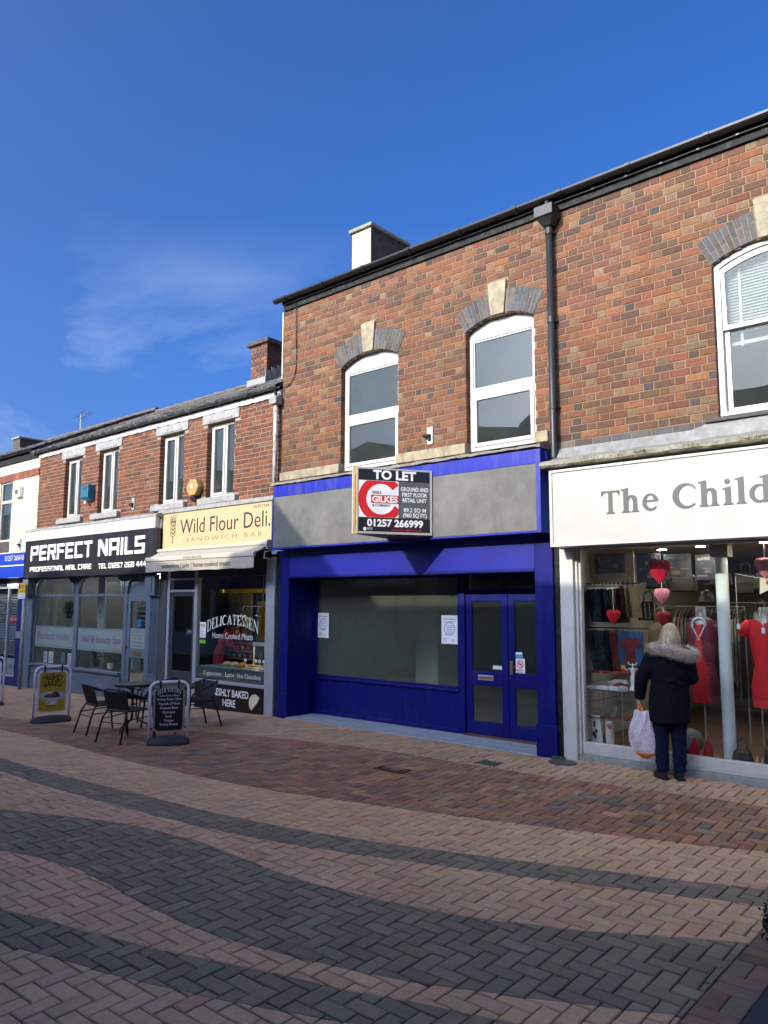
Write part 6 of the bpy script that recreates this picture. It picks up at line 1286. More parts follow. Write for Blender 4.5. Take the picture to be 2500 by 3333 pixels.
t = thing('jewellery_stand', 'white figurine jewellery stand with curled arms on the glass shelf', 'jewellery stand', (-3.80, .46, .80)); prof = [(.05, .81), (.045, .83), (.022, .88), (.034, .93), (.026, .98), (.018, 1.0), (.03, 1.04), (.026, 1.06), (.008, 1.08), (.006, 1.10), (.012, 1.115), (.002, 1.13)]
MB().lathe(-3.80, .46, prof, 14).build('figure', m_letter, t, smooth=True)
for s_ in (-1, 1): MB().tube([(-3.80, .46, 1.07), (-3.80+s_*.05, .46, 1.065), (-3.80+s_*.075, .46, 1.04), (-3.80+s_*.095, .46, 1.055), (-3.80+s_*.08, .46, 1.07)], .005, 6).tube([(-3.80, .46, 1.11), (-3.80+s_*.04, .46, 1.115), (-3.80+s_*.06, .46, 1.135), (-3.80+s_*.04, .46, 1.14)], .005, 6).build('arm', m_letter, t)
for k, x in enumerate((-4.20, -4.05)):
    MB().loft([[(x+.035*math.cos(a)*w_, .44+oy+.03*math.sin(a)*w_, z) for a in [2*math.pi*q/12 for q in range(12)]] for z, w_, oy in ((.477, 1.2, 0), (.50, 1.15, 0), (.53, .8, .03), (.58, .6, .08), (.60, .5, .10))]).build('shoe', mat('shoe_grey', (.12, .13, .13), .5), label=('left', 'right')[k]+' grey court shoe on the red lower shelf', cat='shoe', smooth=True)
t = thing('candle', 'white pillar candle with a printed heart in the lower left of the white shop window', 'candle', (-4.08, .40, .125)); MB().lathe(-4.08, .40, [(.052, .125), (.052, .44), (.045, .445)], 20).build('wax', mat('candle_white', (.62, .60, .52), .6), t, smooth=False)
def heart_outline(cx, cz, s_, n=28): return [(cx+s_*.062*16*math.sin(t)**3*.5, cz+s_*.031*(13*math.cos(t)-5*math.cos(2*t)-2*math.cos(3*t)-math.cos(4*t))) for t in [2*math.pi*k/n for k in range(n)]]
MB().py(heart_outline(-4.06, .385, .075), .343, .347).build('heart', mat('heart_rose', (.4, .12, .14), .7), t)
t = thing('printed_card', 'white card with black brushed blotches in the lower left corner of the white shop window', 'card', (-4.24, .30, .12)); MB().py([(-4.31, .125), (-4.15, .125), (-4.19, .5), (-4.31, .5)], .36, .365).build('card', m_paper, t)
rg = random.Random(8)
for k in range(6): MB().py(arc(-4.24+rg.uniform(-.03, .03), .32+rg.uniform(-.09, .09), rg.uniform(.012, .026), rg.uniform(.015, .03), 0, 340, 12), .355-.0006*k, .3553-.0006*k).build('blotch', m_letterblk, t)
box('red_box', mat('pack_red2', (.35, .03, .03), .5), None, -4.20, -4.10, .30, .36, .125, .15, .003, label='small flat red box on the floor before the candle', cat='box')
# paper hearts
def paper_heart(label, cx, cy, cz, s_, m_, string=None, wide=1.):
    t = thing('paper_heart', label, 'paper heart', (cx, cy, cz), 'honeycomb paper hearts'); prof = [(0, -.52), (.12, -.40), (.27, -.22), (.40, -.02), (.47, .16), (.48, .30), (.43, .42), (.33, .49), (.21, .50), (.10, .45), (.02, .38)]
    rings = []; n = 48
    for p, z in prof: rings.append([(cx+s_*wide*max(p, .002)*(1-.10*(k % 2))*math.cos(2*math.pi*k/n), cy+s_*max(p, .002)*(1-.10*(k % 2))*math.sin(2*math.pi*k/n)*.75, cz+s_*z) for k in range(n)])
    MB().loft(rings).build('heart', m_, t, fix=True)
    if string: MB().tube([(cx, cy, cz+s_*.38), (cx, cy, string)], .003, 4).build('string', m_letter, t)
m_h1 = mat('heart_red', (.62, .012, .03), .5); m_h2 = mat('heart_pink', (.62, .20, .26), .5); m_h3 = mat('heart_dark_red', (.33, .01, .02), .5)
paper_heart('large bright red paper heart hanging in the white shop window', -3.42, .42, 2.205, .27, m_h1, 2.51); paper_heart('pink paper heart hanging below the large red one', -3.40, .42, 1.915, .19, m_h2, 2.08); paper_heart('dark red paper heart hanging just above the blonde woman', -3.40, .44, 1.655, .18, m_h3, 1.84); paper_heart('red paper heart hanging in front of the bagged garments', -4.0, .42, 1.67, .18, m_h1, 2.0); paper_heart('pink paper heart at the upper right edge of the white shop window', -2.30, .5, 2.22, .22, m_h2, 2.51)
# mannequins, dresses, necklace
m_clear = mat('clear_mannequin', (.35, .35, .33), .15, .05, spec=.7, alpha=.55)
def ell(cx, cy, z, a, b_, n=28): return [(cx+a*math.cos(2*math.pi*k/n), cy+b_*math.sin(2*math.pi*k/n), z) for k in range(n)]
def mannequin(x, y, lbl): 
    t = thing('mannequin', lbl, 'mannequin', (x, y, .125), 'clear torso mannequins')
    MB().loft([ell(x, y, z, a, b_) for z, a, b_ in ((.78, .135, .10), (.95, .155, .11), (1.15, .115, .085), (1.35, .15, .11), (1.52, .165, .10), (1.60, .185, .08), (1.66, .12, .065), (1.69, .062, .055), (1.80, .055, .05))]).build('torso', m_clear, t, smooth=True)
    MB().tube([(x, y, .14), (x, y, .80)], .012, 8).build('pole', m_galv, t); MB().lathe(x, y, [(.14, .125), (.14, .135), (.02, .15)], 20).build('base', m_galv, t)
    return t
mannequin(-3.03, .60, 'clear torso mannequin left of the white column'); mannequin(-2.36, .62, 'clear torso mannequin right of the white column')
def dress(x, y, lbl, m_, sleeves, hem):
    t = thing('dress', lbl, 'dress', (x, y, hem), 'red dresses in the window'); rings = []
    n = 32; S = ((hem, .155, .12), (hem+.10, .162, .122), (.95, .168, .122), (1.05, .15, .108), (1.17, .125, .095), (1.30, .142, .108), (1.42, .162, .12), (1.52, .172, .112), (1.60, .178, .088))
    for z, a, b_ in S: rings.append([(x+a*math.cos(2*math.pi*k/n), y+(b_+(.006*math.cos(8*2*math.pi*k/n) if z < .9 else 0))*math.sin(2*math.pi*k/n), z) for k in range(n)])
    d = MB().loft(rings, cap=False); 
    # neckline: front dips, shoulders rise
    top_ = []
    for k in range(n):
        a = 2*math.pi*k/n; c, s_ = math.cos(a), math.sin(a); front = max(0, -s_); v = max(0, 1-abs(c)/.42); top_.append((x+.165*c, y+.075*s_, 1.655-.17*v*front if not sleeves else 1.665-.05*v*front))
    d.loft([rings[-1], top_], cap=False); d.build('bodice', m_, t, smooth=True)
    if sleeves:
        for s_ in (-1, 1): MB().tube([(x+s_*.15, y, 1.625), (x+s_*.20, y, 1.57), (x+s_*.225, y-.005, 1.48)], [.06, .066, .07], 14).build('sleeve', m_, t, smooth=True)
    return t
mm, tt = nodes_of('dress_lace_print'); MATS['dress_lace_print'] = mm
out = N(tt, 'ShaderNodeOutputMaterial'); pb = N(tt, 'ShaderNodeBsdfPrincipled', i_Roughness=.7); tt.links.new(pb.outputs[0], out.inputs[0]); gg = N(tt, 'ShaderNodeNewGeometry'); sp = N(tt, 'ShaderNodeSeparateXYZ'); tt.links.new(gg.outputs['Position'], sp.inputs[0])
ax = N(tt, 'ShaderNodeMath', operation='SUBTRACT'); ax.inputs[1].default_value = -3.03; tt.links.new(sp.outputs[0], ax.inputs[0]); ab = N(tt, 'ShaderNodeMath', operation='ABSOLUTE'); tt.links.new(ax.outputs[0], ab.inputs[0])
vo = N(tt, 'ShaderNodeTexNoise', i_Scale=38., i_Detail=4.); tt.links.new(gg.outputs['Position'], vo.inputs['Vector']); nn_ = N(tt, 'ShaderNodeMath', operation='MULTIPLY'); nn_.inputs[1].default_value = .14; tt.links.new(vo.outputs[0], nn_.inputs[0])
sm_ = N(tt, 'ShaderNodeMath', operation='ADD'); tt.links.new(ab.outputs[0], sm_.inputs[0]); tt.links.new(nn_.outputs[0], sm_.inputs[1])
zr_ = N(tt, 'ShaderNodeMapRange'); zr_.inputs[1].default_value = 1.12; zr_.inputs[2].default_value = 1.28; zr_.inputs[3].default_value = 0.; zr_.inputs[4].default_value = .06; tt.links.new(sp.outputs[2], zr_.inputs[0]); s2_ = N(tt, 'ShaderNodeMath', operation='ADD'); tt.links.new(sm_.outputs[0], s2_.inputs[0]); tt.links.new(zr_.outputs[0], s2_.inputs[1])
rp = N(tt, 'ShaderNodeValToRGB'); rp.color_ramp.elements[0].position = .145; rp.color_ramp.elements[0].color = (.62, .014, .014, 1); rp.color_ramp.elements[1].position = .165; rp.color_ramp.elements[1].color = (.15, .012, .035, 1); tt.links.new(s2_.outputs[0], rp.inputs[0]); tt.links.new(rp.outputs[0], pb.inputs['Base Color'])
dress(-3.03, .60, 'sleeveless red dress with dark lace side panels left of the column', mm, False, .73); dress(-2.36, .62, 'plain red short-sleeved dress right of the column', m_red, True, .73)
t = thing('necklace', 'white bead necklace round the left mannequin neck', 'necklace', (-3.03, .5, 1.48)); nk = MB()
for k in range(26):
    a = R(-20+220*k/25); c, s_ = math.cos(a), math.sin(a); nk.ball((-3.03+.075*c, .515+.0*s_, 1.60+.075*s_ if s_ > -.2 else 1.6), .009, n=8, m=5)
for k in range(9):
    for q in (-1, 1): nk.ball((-3.03+q*.072*(1-k/9), .49, 1.585-.016*k), .009, n=8, m=5)
nk.build('beads', m_letter, t); MB().ball((-3.03, .48, 1.435), .022, .01, .014).build('pendant', m_galv, t)
for x, z, lb_ in ((-2.60, 1.60, 'white swing tag hanging on a cord right of the column'), (-2.35, 1.56, 'white price tag on the plain red dress')):
    t = thing('price_tag', lb_, 'tag', (x, .50, z), 'price tags'); box('tag', m_paper, t, x-.018, x+.018, .498, .50, z-.04, z+.02, .002); MB().tube([(x, .499, z+.02), (x-.01, .52, z+.10), (x-.02, .55, z+.55 if x < -2.5 else z+.12)], .002, 4).build('string', m_letter, t)
t = thing('bunting', 'cream bunting flag with a red heart at the right of the white shop window', 'bunting', (-2.3, .52, 1.9)); MB().tube([(-2.62, .5, 2.17), (-2.4, .52, 2.12), (-2.15, .54, 2.10)], .003, 4).build('cord', m_letter, t); MB().py([(-2.36, 2.12), (-2.14, 2.10), (-2.14, 1.94), (-2.25, 2.0), (-2.37, 1.94)], .518, .52).build('flag', mat('bunting_cream', (.62, .58, .46), .8), t); MB().py(heart_outline(-2.255, 2.055, .1), .514, .516).build('heart', m_h1, t)
# bags, shoes, racks behind
def handbag(lbl, x, y, z, w_, h_, m_, handle=.12):
    t = thing('handbag', lbl, 'handbag', (x, y, z), 'bags on display'); MB().loft([[(x+a*sx_, y+b_*sy_, zz) for sx_, sy_ in ((-1, -1), (1, -1), (1, 1), (-1, 1))] for zz, a, b_ in ((z, w_/2, .06), (z+.02, w_/2+.005, .065), (z+h_*.8, w_/2-.015, .045), (z+h_, w_/2-.04, .02))]).build('body', m_, t, bevel=.015, fix=True)
    MB().tube([(x-w_*.25, y, z+h_-.01), (x-w_*.22, y, z+h_+handle*.7), (x, y, z+h_+handle), (x+w_*.22, y, z+h_+handle*.7), (x+w_*.25, y, z+h_-.01)], .008, 8).build('handle', m_, t, smooth=True)
m_tan = mat('tan_leather', (.17, .095, .035), .5, .25, 12); m_blk = mat('black_leather', (.015, .016, .018), .45, .2, 20)
handbag('tan leather bag hanging behind the blonde woman', -3.60, .85, 1.18, .30, .42, m_tan, .2); handbag('black handbag on the floor right of the column', -2.60, .42, .125, .20, .17, m_blk, .12); handbag('black bag at the lower right edge of the white shop window', -2.33, .48, .125, .14, .24, m_blk, .08)
for k, (x, y, z, w_, h_) in enumerate(((-3.75, 1.2, 2.02, .26, .2), (-3.45, 1.3, 1.98, .3, .22), (-3.02, 1.35, 2.05, .24, .18), (-2.72, 1.3, 1.95, .22, .24), (-2.48, 1.25, 2.0, .26, .2), (-2.15, 1.3, 1.92, .26, .22), (-3.9, 1.25, 1.62, .24, .24), (-2.55, 1.2, 1.55, .2, .2))):
    handbag('dark handbag hanging high at the back of the white shop, %s from left' % ('second', 'third', 'fourth', 'fifth', 'sixth', 'seventh', 'first and lower', 'eighth and lower')[k], x, y, z, w_, h_, mat('bag_back%d' % (k % 3), ((.02, .02, .024), (.035, .03, .028), (.05, .025, .02))[k % 3], .5, .3, 14), .14)
for k, (x, lb_) in enumerate(((-3.12, 'left red pointed display shoe upended on the window floor'), (-2.97, 'right red pointed display shoe upended on the window floor'))):
    MB().loft([ell(x+dx, .45, z, a, b_, 16) for z, a, b_, dx in ((.125, .055, .04, 0), (.18, .058, .042, 0), (.25, .045, .035, .005), (.31, .03, .028, .01), (.35, .012, .014, .012))]).build('shoe', m_red, label=lb_, cat='shoe', smooth=True)
MB().lathe(-3.27, .75, [(.08, .125), (.13, .18), (.15, .25), (.13, .34), (.07, .39), (.01, .40)], 20).build('pouf', mat('grey_wool', (.16, .16, .16), .9, .2, 40), label='round grey knitted pouf on the floor behind the woman', cat='pouf', smooth=True)
for k, (x, lb_) in enumerate(((-2.46, 'left beige court shoe on the window floor'), (-2.405, 'right beige court shoe on the window floor'))): MB().loft([[(x+.018*w_*math.cos(a), .36+oy+.04*w_*math.sin(a), z) for a in [2*math.pi*q/12 for q in range(12)]] for z, w_, oy in ((.126, 1.2, 0), (.14, 1.1, .0), (.17, .8, .05), (.23, .6, .09))]).build('shoe', mat('shoe_beige', (.42, .34, .22), .5), label=lb_, cat='shoe', smooth=True)
t = thing('hat', 'black felt hat on the rack behind the pink paper heart', 'hat', (-3.18, 1.25, 1.85)); MB().lathe(-3.18, 1.25, [(.15, 1.86), (.15, 1.865), (.09, 1.87), (.088, 1.95), (.06, 1.99), (.01, 2.0)], 20).build('felt', m_blk, t, smooth=True)
rg = random.Random(55)
for k, (x0, x1, y, z0, z1) in enumerate(((-3.9, -2.9, 1.8, .75, 1.75), (-2.7, -1.6, 1.6, .7, 1.7), (-3.6, -2.2, 3.2, .8, 1.8), (-1.5, .2, 1.9, .7, 1.7))):
    t = thing('clothes_rack', ('dark clothes rack behind the blonde woman', 'dark clothes rack between the two dresses', 'long clothes rack at the back of the white shop', 'clothes rack at the right of the white shop')[k], 'clothes rack', ((x0+x1)/2, y, .125), 'clothes racks in the white shop'); MB().tube([(x0, y, .13), (x0, y, z1+.05), (x1, y, z1+.05), (x1, y, .13)], .012, 6).build('frame', m_galv, t); x = x0+.04
    while x < x1-.03:
        d_ = rg.uniform(.03, .06); c = rg.choice([(.02, .02, .025), (.03, .02, .02), (.05, .05, .055), (.03, .035, .05), (.09, .03, .03), (.08, .07, .05)]); MB().loft([[(x, y-w_, z), (x+d_*.7, y-w_, z), (x+d_*.7, y+w_, z), (x, y+w_, z)] for z, w_ in ((z0+rg.uniform(-.1, .15), .2), (z1-.15, .19), (z1-.04, .12), (z1+.02, .02))]).build('garment', mat('rackcloth%d' % int(c[0]*1000+c[2]*7000), c, .8, .2, 20), t, fix=True); x += d_
# ================================================================== inside the deli and nail bar
t = thing('food_counter', 'deli window counter with trays of pies', 'counter', (-11, .4, .02)); box('cabinet', m_dark, t, -11.88, -9.99, .12, .8, .05, .66, .004); box('top', m_galv, t, -11.88, -9.99, .11, .82, .661, .685, .003)
box('screen_rail', mat('screen_rail_blue', (.35, .45, .5), .3, .2, 20), t, -10.98, -9.99, .60, .62, 1.05, 1.12, .003)
for x in (-10.95, -10.3): MB().tube([(x, .61, .686), (x, .61, 1.05)], .012, 6).build('post', m_galv, t)
rg = random.Random(31); m_pie = mat('pie_crust', (.50, .26, .08), .6, .35, 40, .4, 60); m_bun = mat('floured_bap', (.50, .40, .26), .8, .2, 30)
for k, (x, lb_) in enumerate(((-11.30, 'floury bread roll at the left of the deli counter'), (-11.10, 'floury bread roll in the middle of the deli counter'), (-10.88, 'golden pastry on the deli counter beside the rolls'), (-10.60, 'golden flat pastry tray bake on the deli counter'), (-10.30, 'golden flat pastry at the right end of the deli counter'))):
    z = .69; MB().ball((x, .30, z+.04), .085 if k < 3 else .12, .07, .045 if k < 3 else .022).build('bread', m_bun if k < 2 else m_pie, label=lb_, cat='bread', group='bread and pies on the deli counter', smooth=True)
for k, x in enumerate((-10.95, -10.66, -10.56, -10.45, -10.2)):
    t = thing('price_ticket', 'small white price ticket %s on the deli counter' % ('beside the rolls', 'left of the tray bake', 'behind the tray bake', 'right of the tray bake', 'at the right end')[k], 'ticket', (x, .42, .686), 'price tickets'); box('ticket', m_letter, t, x-.035, x+.035, .418, .422, .78, .83, .002); MB().tube([(x, .42, .686), (x, .42, .78)], .004, 5).build('stem', m_galv, t)
t = thing('bread_shelf', 'wooden shelf unit with snack packets behind the deli window', 'shelf', (-11.6, .95, .05))
for z in (.76, .90, 1.05): box('shelf', mat('shelf_wood', (.16, .07, .03), .6, .2, 20), t, -12.0, -11.25, .85, 1.1, z, z+.02, .003)
for x in (-12.0, -11.27): box('side', m_dark, t, x, x+.02, .85, 1.1, .05, 1.07, 0)
for k in range(9):
    x = -11.93+.08*(k % 9); zz = (.78, .92)[k % 2]; MB().ball((x, .95, zz+.05), .035, .03, .05, n=10, m=6).build('snack_packet', mat('packet%d' % (k % 4), ((.05, .12, .3), (.3, .05, .05), (.35, .35, .3), (.3, .2, .05))[k % 4], .35, .3, 30), label='small shiny %s snack packet on the wooden deli shelf, %s from left' % (('blue', 'red', 'white', 'amber')[k % 4], ('first', 'second', 'third', 'fourth', 'fifth', 'sixth', 'seventh', 'eighth', 'ninth')[k]), cat='packet', group='snack packets on the deli shelf', smooth=True)
for k, x in enumerate((-11.05, -10.62)):
    t = thing('pendant_lamp', 'silver pendant lamp '+('over the deli counter, left of the pair', 'over the deli counter, right of the pair')[k], 'lamp', (x, .42, 1.55), 'silver pendant lamps'); MB().lathe(x, .42, [(.075, 1.585), (.072, 1.60), (.045, 1.63), (.02, 1.65), (.015, 1.70), (.004, 1.71)], 18).build('shade', mat('spun_steel', (.5, .5, .5), .25, metal=.9), t, smooth=True); MB().tube([(x, .42, 1.70), (x, .42, 1.74), (x+.04, .42, 1.76), (-10.5, .42, 1.765), (-10.5, .42, 2.3)], .007, 6).build('arm', m_galv, t)
# nail bar window
t = thing('hanging_plant', 'dark trailing palm plant inside the left nail bar pane', 'plant', (-18.0, .6, 1.35)); lf = MB(); rg = random.Random(6)
for k in range(70):
    a = rg.uniform(0, 6.28); r_ = rg.uniform(.18, .42); h = rg.uniform(-.25, .25); p0 = Vector((-17.95, .65, 1.62)); p2 = p0+Vector((r_*math.cos(a), r_*math.sin(a)*.6, h)); pm = (p0+p2)/2+Vector((0, 0, .12)); wv = Vector((-math.sin(a), math.cos(a), 0))*.012
    lf.add([tuple(p0), tuple(pm-wv), tuple(pm+wv), tuple(p2)], [(0, 1, 2), (1, 3, 2)])
lf.build('fronds', mat('frond_green', (.02, .05, .02), .6), t); MB().lathe(-17.95, .65, [(.06, 1.42), (.09, 1.60), (.09, 1.62)], 14).build('pot', m_dark, t)
for k, x in enumerate((-18.12, -17.92, -17.82, -17.30, -16.95, -16.80)):
    t = thing('price_leaflet', 'standing price leaflet on the nail bar sill, %s' % ('farthest left', 'second from left', 'third from left', 'blue one in the middle', 'fourth white one', 'nearest the mullion')[k], 'leaflet', (x, .22, .395), 'leaflets on the nail bar sill'); box('leaf', m_paper if k != 3 else mat('leaf_blue', (.12, .3, .42), .5), t, x-.085, x+.085, .20+.02*(k % 2), .205+.02*(k % 2), .40, .66, .002)
    for q in range(5): MB().box(x-.05, x+.05, .196+.02*(k % 2), .199+.02*(k % 2), .44+.04*q, .455+.04*q).build('print_line', m_lettergrey, t)
for k, (x, pm, lb_) in enumerate(((-16.08, mat('pot_grey', (.10, .12, .12), .7), 'leafy plant in a dark grey pot in the right nail bar pane'), (-15.42, m_letter, 'small white plant pot in the right nail bar pane'))):
    t = thing('potted_plant', lb_, 'plant', (x, .35, .395)); MB().lathe(x, .35, [(.06, .396), (.085, .40), (.10, .56), (.09, .565)] if k == 0 else [(.05, .396), (.06, .40), (.065, .51), (.055, .51)], 16).build('pot', pm, t); lf = MB(); rg = random.Random(60+k)
    for q in range(24 if k == 0 else 10):
        a = rg.uniform(0, 6.28); r_ = rg.uniform(.04, .15 if k == 0 else .05); p2 = Vector((x+r_*math.cos(a), .35+r_*math.sin(a), .62+rg.uniform(0, .28 if k == 0 else .04))); wv = Vector((-math.sin(a), math.cos(a), .3))*.035; dv = Vector((math.cos(a), math.sin(a), .3))*.05; lf.add([tuple(p2-dv), tuple(p2-wv), tuple(p2+dv), tuple(p2+wv)], [(0, 1, 2, 3)]); lf.tube([(x, .35, .55), tuple(p2-dv)], .004, 4)
    lf.build('leaves', mat('pot_leaf', (.05, .10, .05), .5), t)
for k in range(4): MB().lathe(-15.1+.14*k, .55, [(.06, .40), (.065, .45), (.055, .62), (.03, .66)], 14).build('towel_roll', mat('towel_white', (.5, .52, .52), .95, .1, 60), label='rolled pale towel in the right nail bar pane, %s from left' % ('first', 'second', 'third', 'fourth')[k], cat='towel', group='rolled towels in the nail bar', smooth=True)
# ================================================================== people
m_skin = mat('skin', (.55, .33, .24), .5, .06); m_coat = mat('navy_coat', (.0045, .006, .011), .9, .25, 14, .5, 45, spec=.12); m_jean = mat('dark_denim', (.006, .010, .030), .9, .25, 40, .3, 160, spec=.12); m_boot = mat('black_suede', (.010, .010, .012), .8, .2, 30)
def person(label, loc, rot, coat_m, jean_m, hair_cols, lean=0., arm_l=None, arm_r=None, collar=True, hair_len=1.36):
    t = thing('person', label, 'person', (0, 0, 0))
    def sh(p): x, y, z = p; return (x+(.05*(z-.75) if z > .75 and collar else 0), y+(lean*(z-.85) if z > .85 else 0), z-(.25*lean*max(0, z-.85)))
    al = arm_l or [(-.165, -.005, 1.29), (-.285, -.02, 1.03), (-.295, .08, .81)]; ar = arm_r or [(.165, -.005, 1.295), (.225, .03, 1.05), (.10, .22, 1.00)]
    b = MB(); b.ball((0, .045, 1.50), .073, .092, .112, 16, 10); b.ball((0, .10, 1.455), .052, .05, .06); b.cap((0, .01, 1.30), (0, .03, 1.43), .055, .05); b.ball((0, .14, 1.485), .013, .02, .02); b.ball((-.074, .04, 1.49), .012, .022, .032); b.ball((.074, .04, 1.49), .012, .022, .032)
    b.cap((0, 0, .88), (0, -.01, 1.25), .14, .14); b.cap((-.12, -.01, 1.27), (.12, -.01, 1.27), .07, .07)
    for s_ in (-1, 1): b.cap((s_*.085, 0, .84), (s_*.085, .015, .46), .09, .06); b.cap((s_*.085, .015, .46), (s_*.08, -.005, .10), .06, .042); b.ball((s_*.08, .06, .05), .035, .10, .04)
    for a in (al, ar):
        b.cap(a[0], a[1], .05, .043); b.cap(a[1], a[2], .043, .03)
        w0 = Vector(a[2]); d = (w0-Vector(a[1])).normalized(); pal = w0+d*.045; b.ball(pal, .022, .036, .042)
        side = d.cross(Vector((1, 0, 0))).normalized()
        for q in range(4):
            f0 = pal+d*.035+side*(.027-.018*q); L_ = (.032, .038, .036, .028)[q]; f1 = f0+d*L_+Vector((.006, 0, 0)); f2 = f1+d*L_*.3+Vector((.022, 0, -.004)); f3 = f2-d*L_*.45+Vector((.010, 0, 0)); b.cap(f0, f1, .0088, .0085, 8); b.cap(f1, f2, .0085, .008, 8); b.cap(f2, f3, .008, .007, 8)
        th0 = w0+d*.02+side*.032; th1 = th0+d*.03+side*.012+Vector((.01, 0, 0)); b.cap(th0, th1, .011, .0095, 8); b.cap(th1, th1+d*.022+Vector((.012, 0, 0)), .0095, .008, 8)
    b.v = [sh(p) for p in b.v]; body = b.build('body', m_skin, t, remesh=.0085, smooth_it=2)
    for s_ in (-1, 1): MB().ball(sh((s_*.03, .127, 1.508)), .011, .007, .007).build('eye', m_letterblk, t)
    MB().ball(sh((0, .142, 1.435)), .022, .006, .006).build('mouth', mat('lips', (.35, .12, .11), .5), t)
    c = MB(); E_ = lambda z, a, b_, oy: [sh((a*math.cos(2*math.pi*k/28), oy+b_*math.sin(2*math.pi*k/28), z)) for k in range(28)]
    c.loft([E_(.585, .198, .165, 0), (E_(.60, .203, .17, 0)), E_(.75, .208, .172, 0), E_(.88, .203, .165, 0), E_(.99, .186, .15, 0), E_(1.03, .184, .148, 0), E_(1.12, .196, .152, -.01), E_(1.22, .20, .145, -.015), E_(1.29, .185, .125, -.015), E_(1.335, .13, .10, -.005), E_(1.37, .085, .085, .01)])
    for a in (al, ar):
        w1 = Vector(a[2])-(Vector(a[2])-Vector(a[1])).normalized()*.01; q = [sh(p) for p in (a[0], a[1], w1)]; c.cap(q[0], q[1], .085, .072, 16); c.tube([q[1], Vector(q[1]).lerp(Vector(q[2]), .5), q[2]], [.072, .066, .058], 16); c.ball(q[1], .072)
    rg = random.Random(5)
    for k in range(30):     # creases and quilted folds
        z = rg.uniform(.64, 1.25); a = rg.uniform(0, 6.28); rx, ry = .198, .155; p = sh((rx*math.cos(a), ry*math.sin(a), z)); q = sh((rx*math.cos(a+.35), ry*math.sin(a+.35), z+rg.uniform(-.06, .06))); c.cap(p, q, rg.uniform(.014, .026), .012, 8)
    c.build('coat', coat_m, t, remesh=.0115, smooth_it=3)
    MB().loft([[Vector(p)*1 for p in E_(1.0, .191, .155, 0)], E_(1.02, .191, .155, 0)], cap=False).build('waist_seam', coat_m, t)
    j = MB()
    for s_ in (-1, 1): j.cap((s_*.088, 0, .82), (s_*.088, .015, .47), .108, .082, 16); j.cap((s_*.088, .015, .47), (s_*.084, -.005, .14), .08, .064, 16); j.tube([(s_*.084, -.005, .15), (s_*.084, -.005, .085)], [.064, .066], 16)
    for s_ in (-1, 1):
        for z in (.18, .24, .42, .5): j.tube([(s_*.088+.07*math.cos(R(a)), .0+.07*math.sin(R(a)), z+.012*math.sin(R(a*2))) for a in range(0, 360, 30)], .008, 6, True)
    j.build('jeans', jean_m, t, remesh=.011, smooth_it=2)
    for s_ in (-1, 1):
        bt_ = MB(); bt_.loft([[(s_*.084+a*math.cos(2*math.pi*k/16), oy+b_*math.sin(2*math.pi*k/16), z) for k in range(16)] for z, a, b_, oy in ((0, .042, .115, .045), (.025, .045, .12, .045), (.05, .043, .105, .035), (.075, .044, .075, .01), (.12, .046, .055, -.005))]); bt_.box(s_*.084-.036, s_*.084+.036, -.075, -.01, -.002, .022); bt_.xf(Matrix.Translation((s_*.084, -.01, 0)) @ Matrix.Rotation(R(28 if s_ < 0 else 10), 4, 'Z') @ Matrix.Translation((-s_*.084, .01, 0))).build('boot', m_boot, t, smooth=True)
    # hair
    hb = MB(); hb.ball((0, .025, 1.515), .09, .105, .115, 20, 12); hb.ball((0, -.02, 1.44), .085, .075, .09); hb.v = [sh(p) for p in hb.v]
    hm = piece_mat('hair_'+label[:6], .45, .12, .25, 300., .3); k0 = hair_cols[0]
    hb.c = [k0]*len(hb.f); hr = hb.build('hair', hm, t, smooth=True); st = MB(); rg = random.Random(9)
    for k in range(520):
        a = rg.uniform(-.35, 3.49) if rg.random() < .9 else rg.uniform(0, 6.28); ca_, sa_ = math.cos(a), -math.sin(a); w_ = rg.uniform(.0022, .005); cc = rg.choice(hair_cols); k1 = 1+rg.gauss(0, .12); cc = tuple(v*k1 for v in cc); ln = hair_len+rg.uniform(-.02, .03); P_ = []
        for q in range(7):
            f = q/6; z = lerp(1.625, ln, f**1.1); rr_ = .012+.088*math.sin(min(1, f*1.9)*math.pi/2)+(.012 if f > .5 else 0)+rg.uniform(-.002, .003)+(.012*(f-.7) if f > .7 else 0); P_.append(Vector(sh((rr_*ca_*(1.0), .025+rr_*sa_*1.12, z))))
        tv = Vector((-sa_, ca_, 0)).normalized()*w_; vs = [];
        for p in P_: vs += [tuple(p-tv), tuple(p+tv)]
        st.add(vs, [(2*q, 2*q+1, 2*q+3, 2*q+2) for q in range(6)], cc)
    st.build('strands', hm, hr)
    if collar:
        path = [Vector(sh(p)) for p in [(-.10, .11, 1.33), (-.17, .05, 1.35), (-.20, -.05, 1.355), (-.16, -.13, 1.375), (-.07, -.175, 1.375), (.03, -.195, 1.345), (.13, -.19, 1.315), (.21, -.14, 1.295), (.235, -.05, 1.31), (.19, .05, 1.34), (.11, .11, 1.33)]]; m_fur = mat('fur_trim', (.42, .37, .29), .9, .3, 40)
        MB().tube(path, [.03, .045, .052, .052, .05, .05, .052, .055, .05, .045, .03], 12).build('fur_collar', m_fur, t, smooth=True); fu = MB(); rg = random.Random(4); cols_ = [(.50, .45, .36), (.64, .59, .49), (.36, .30, .22), (.24, .19, .14)]
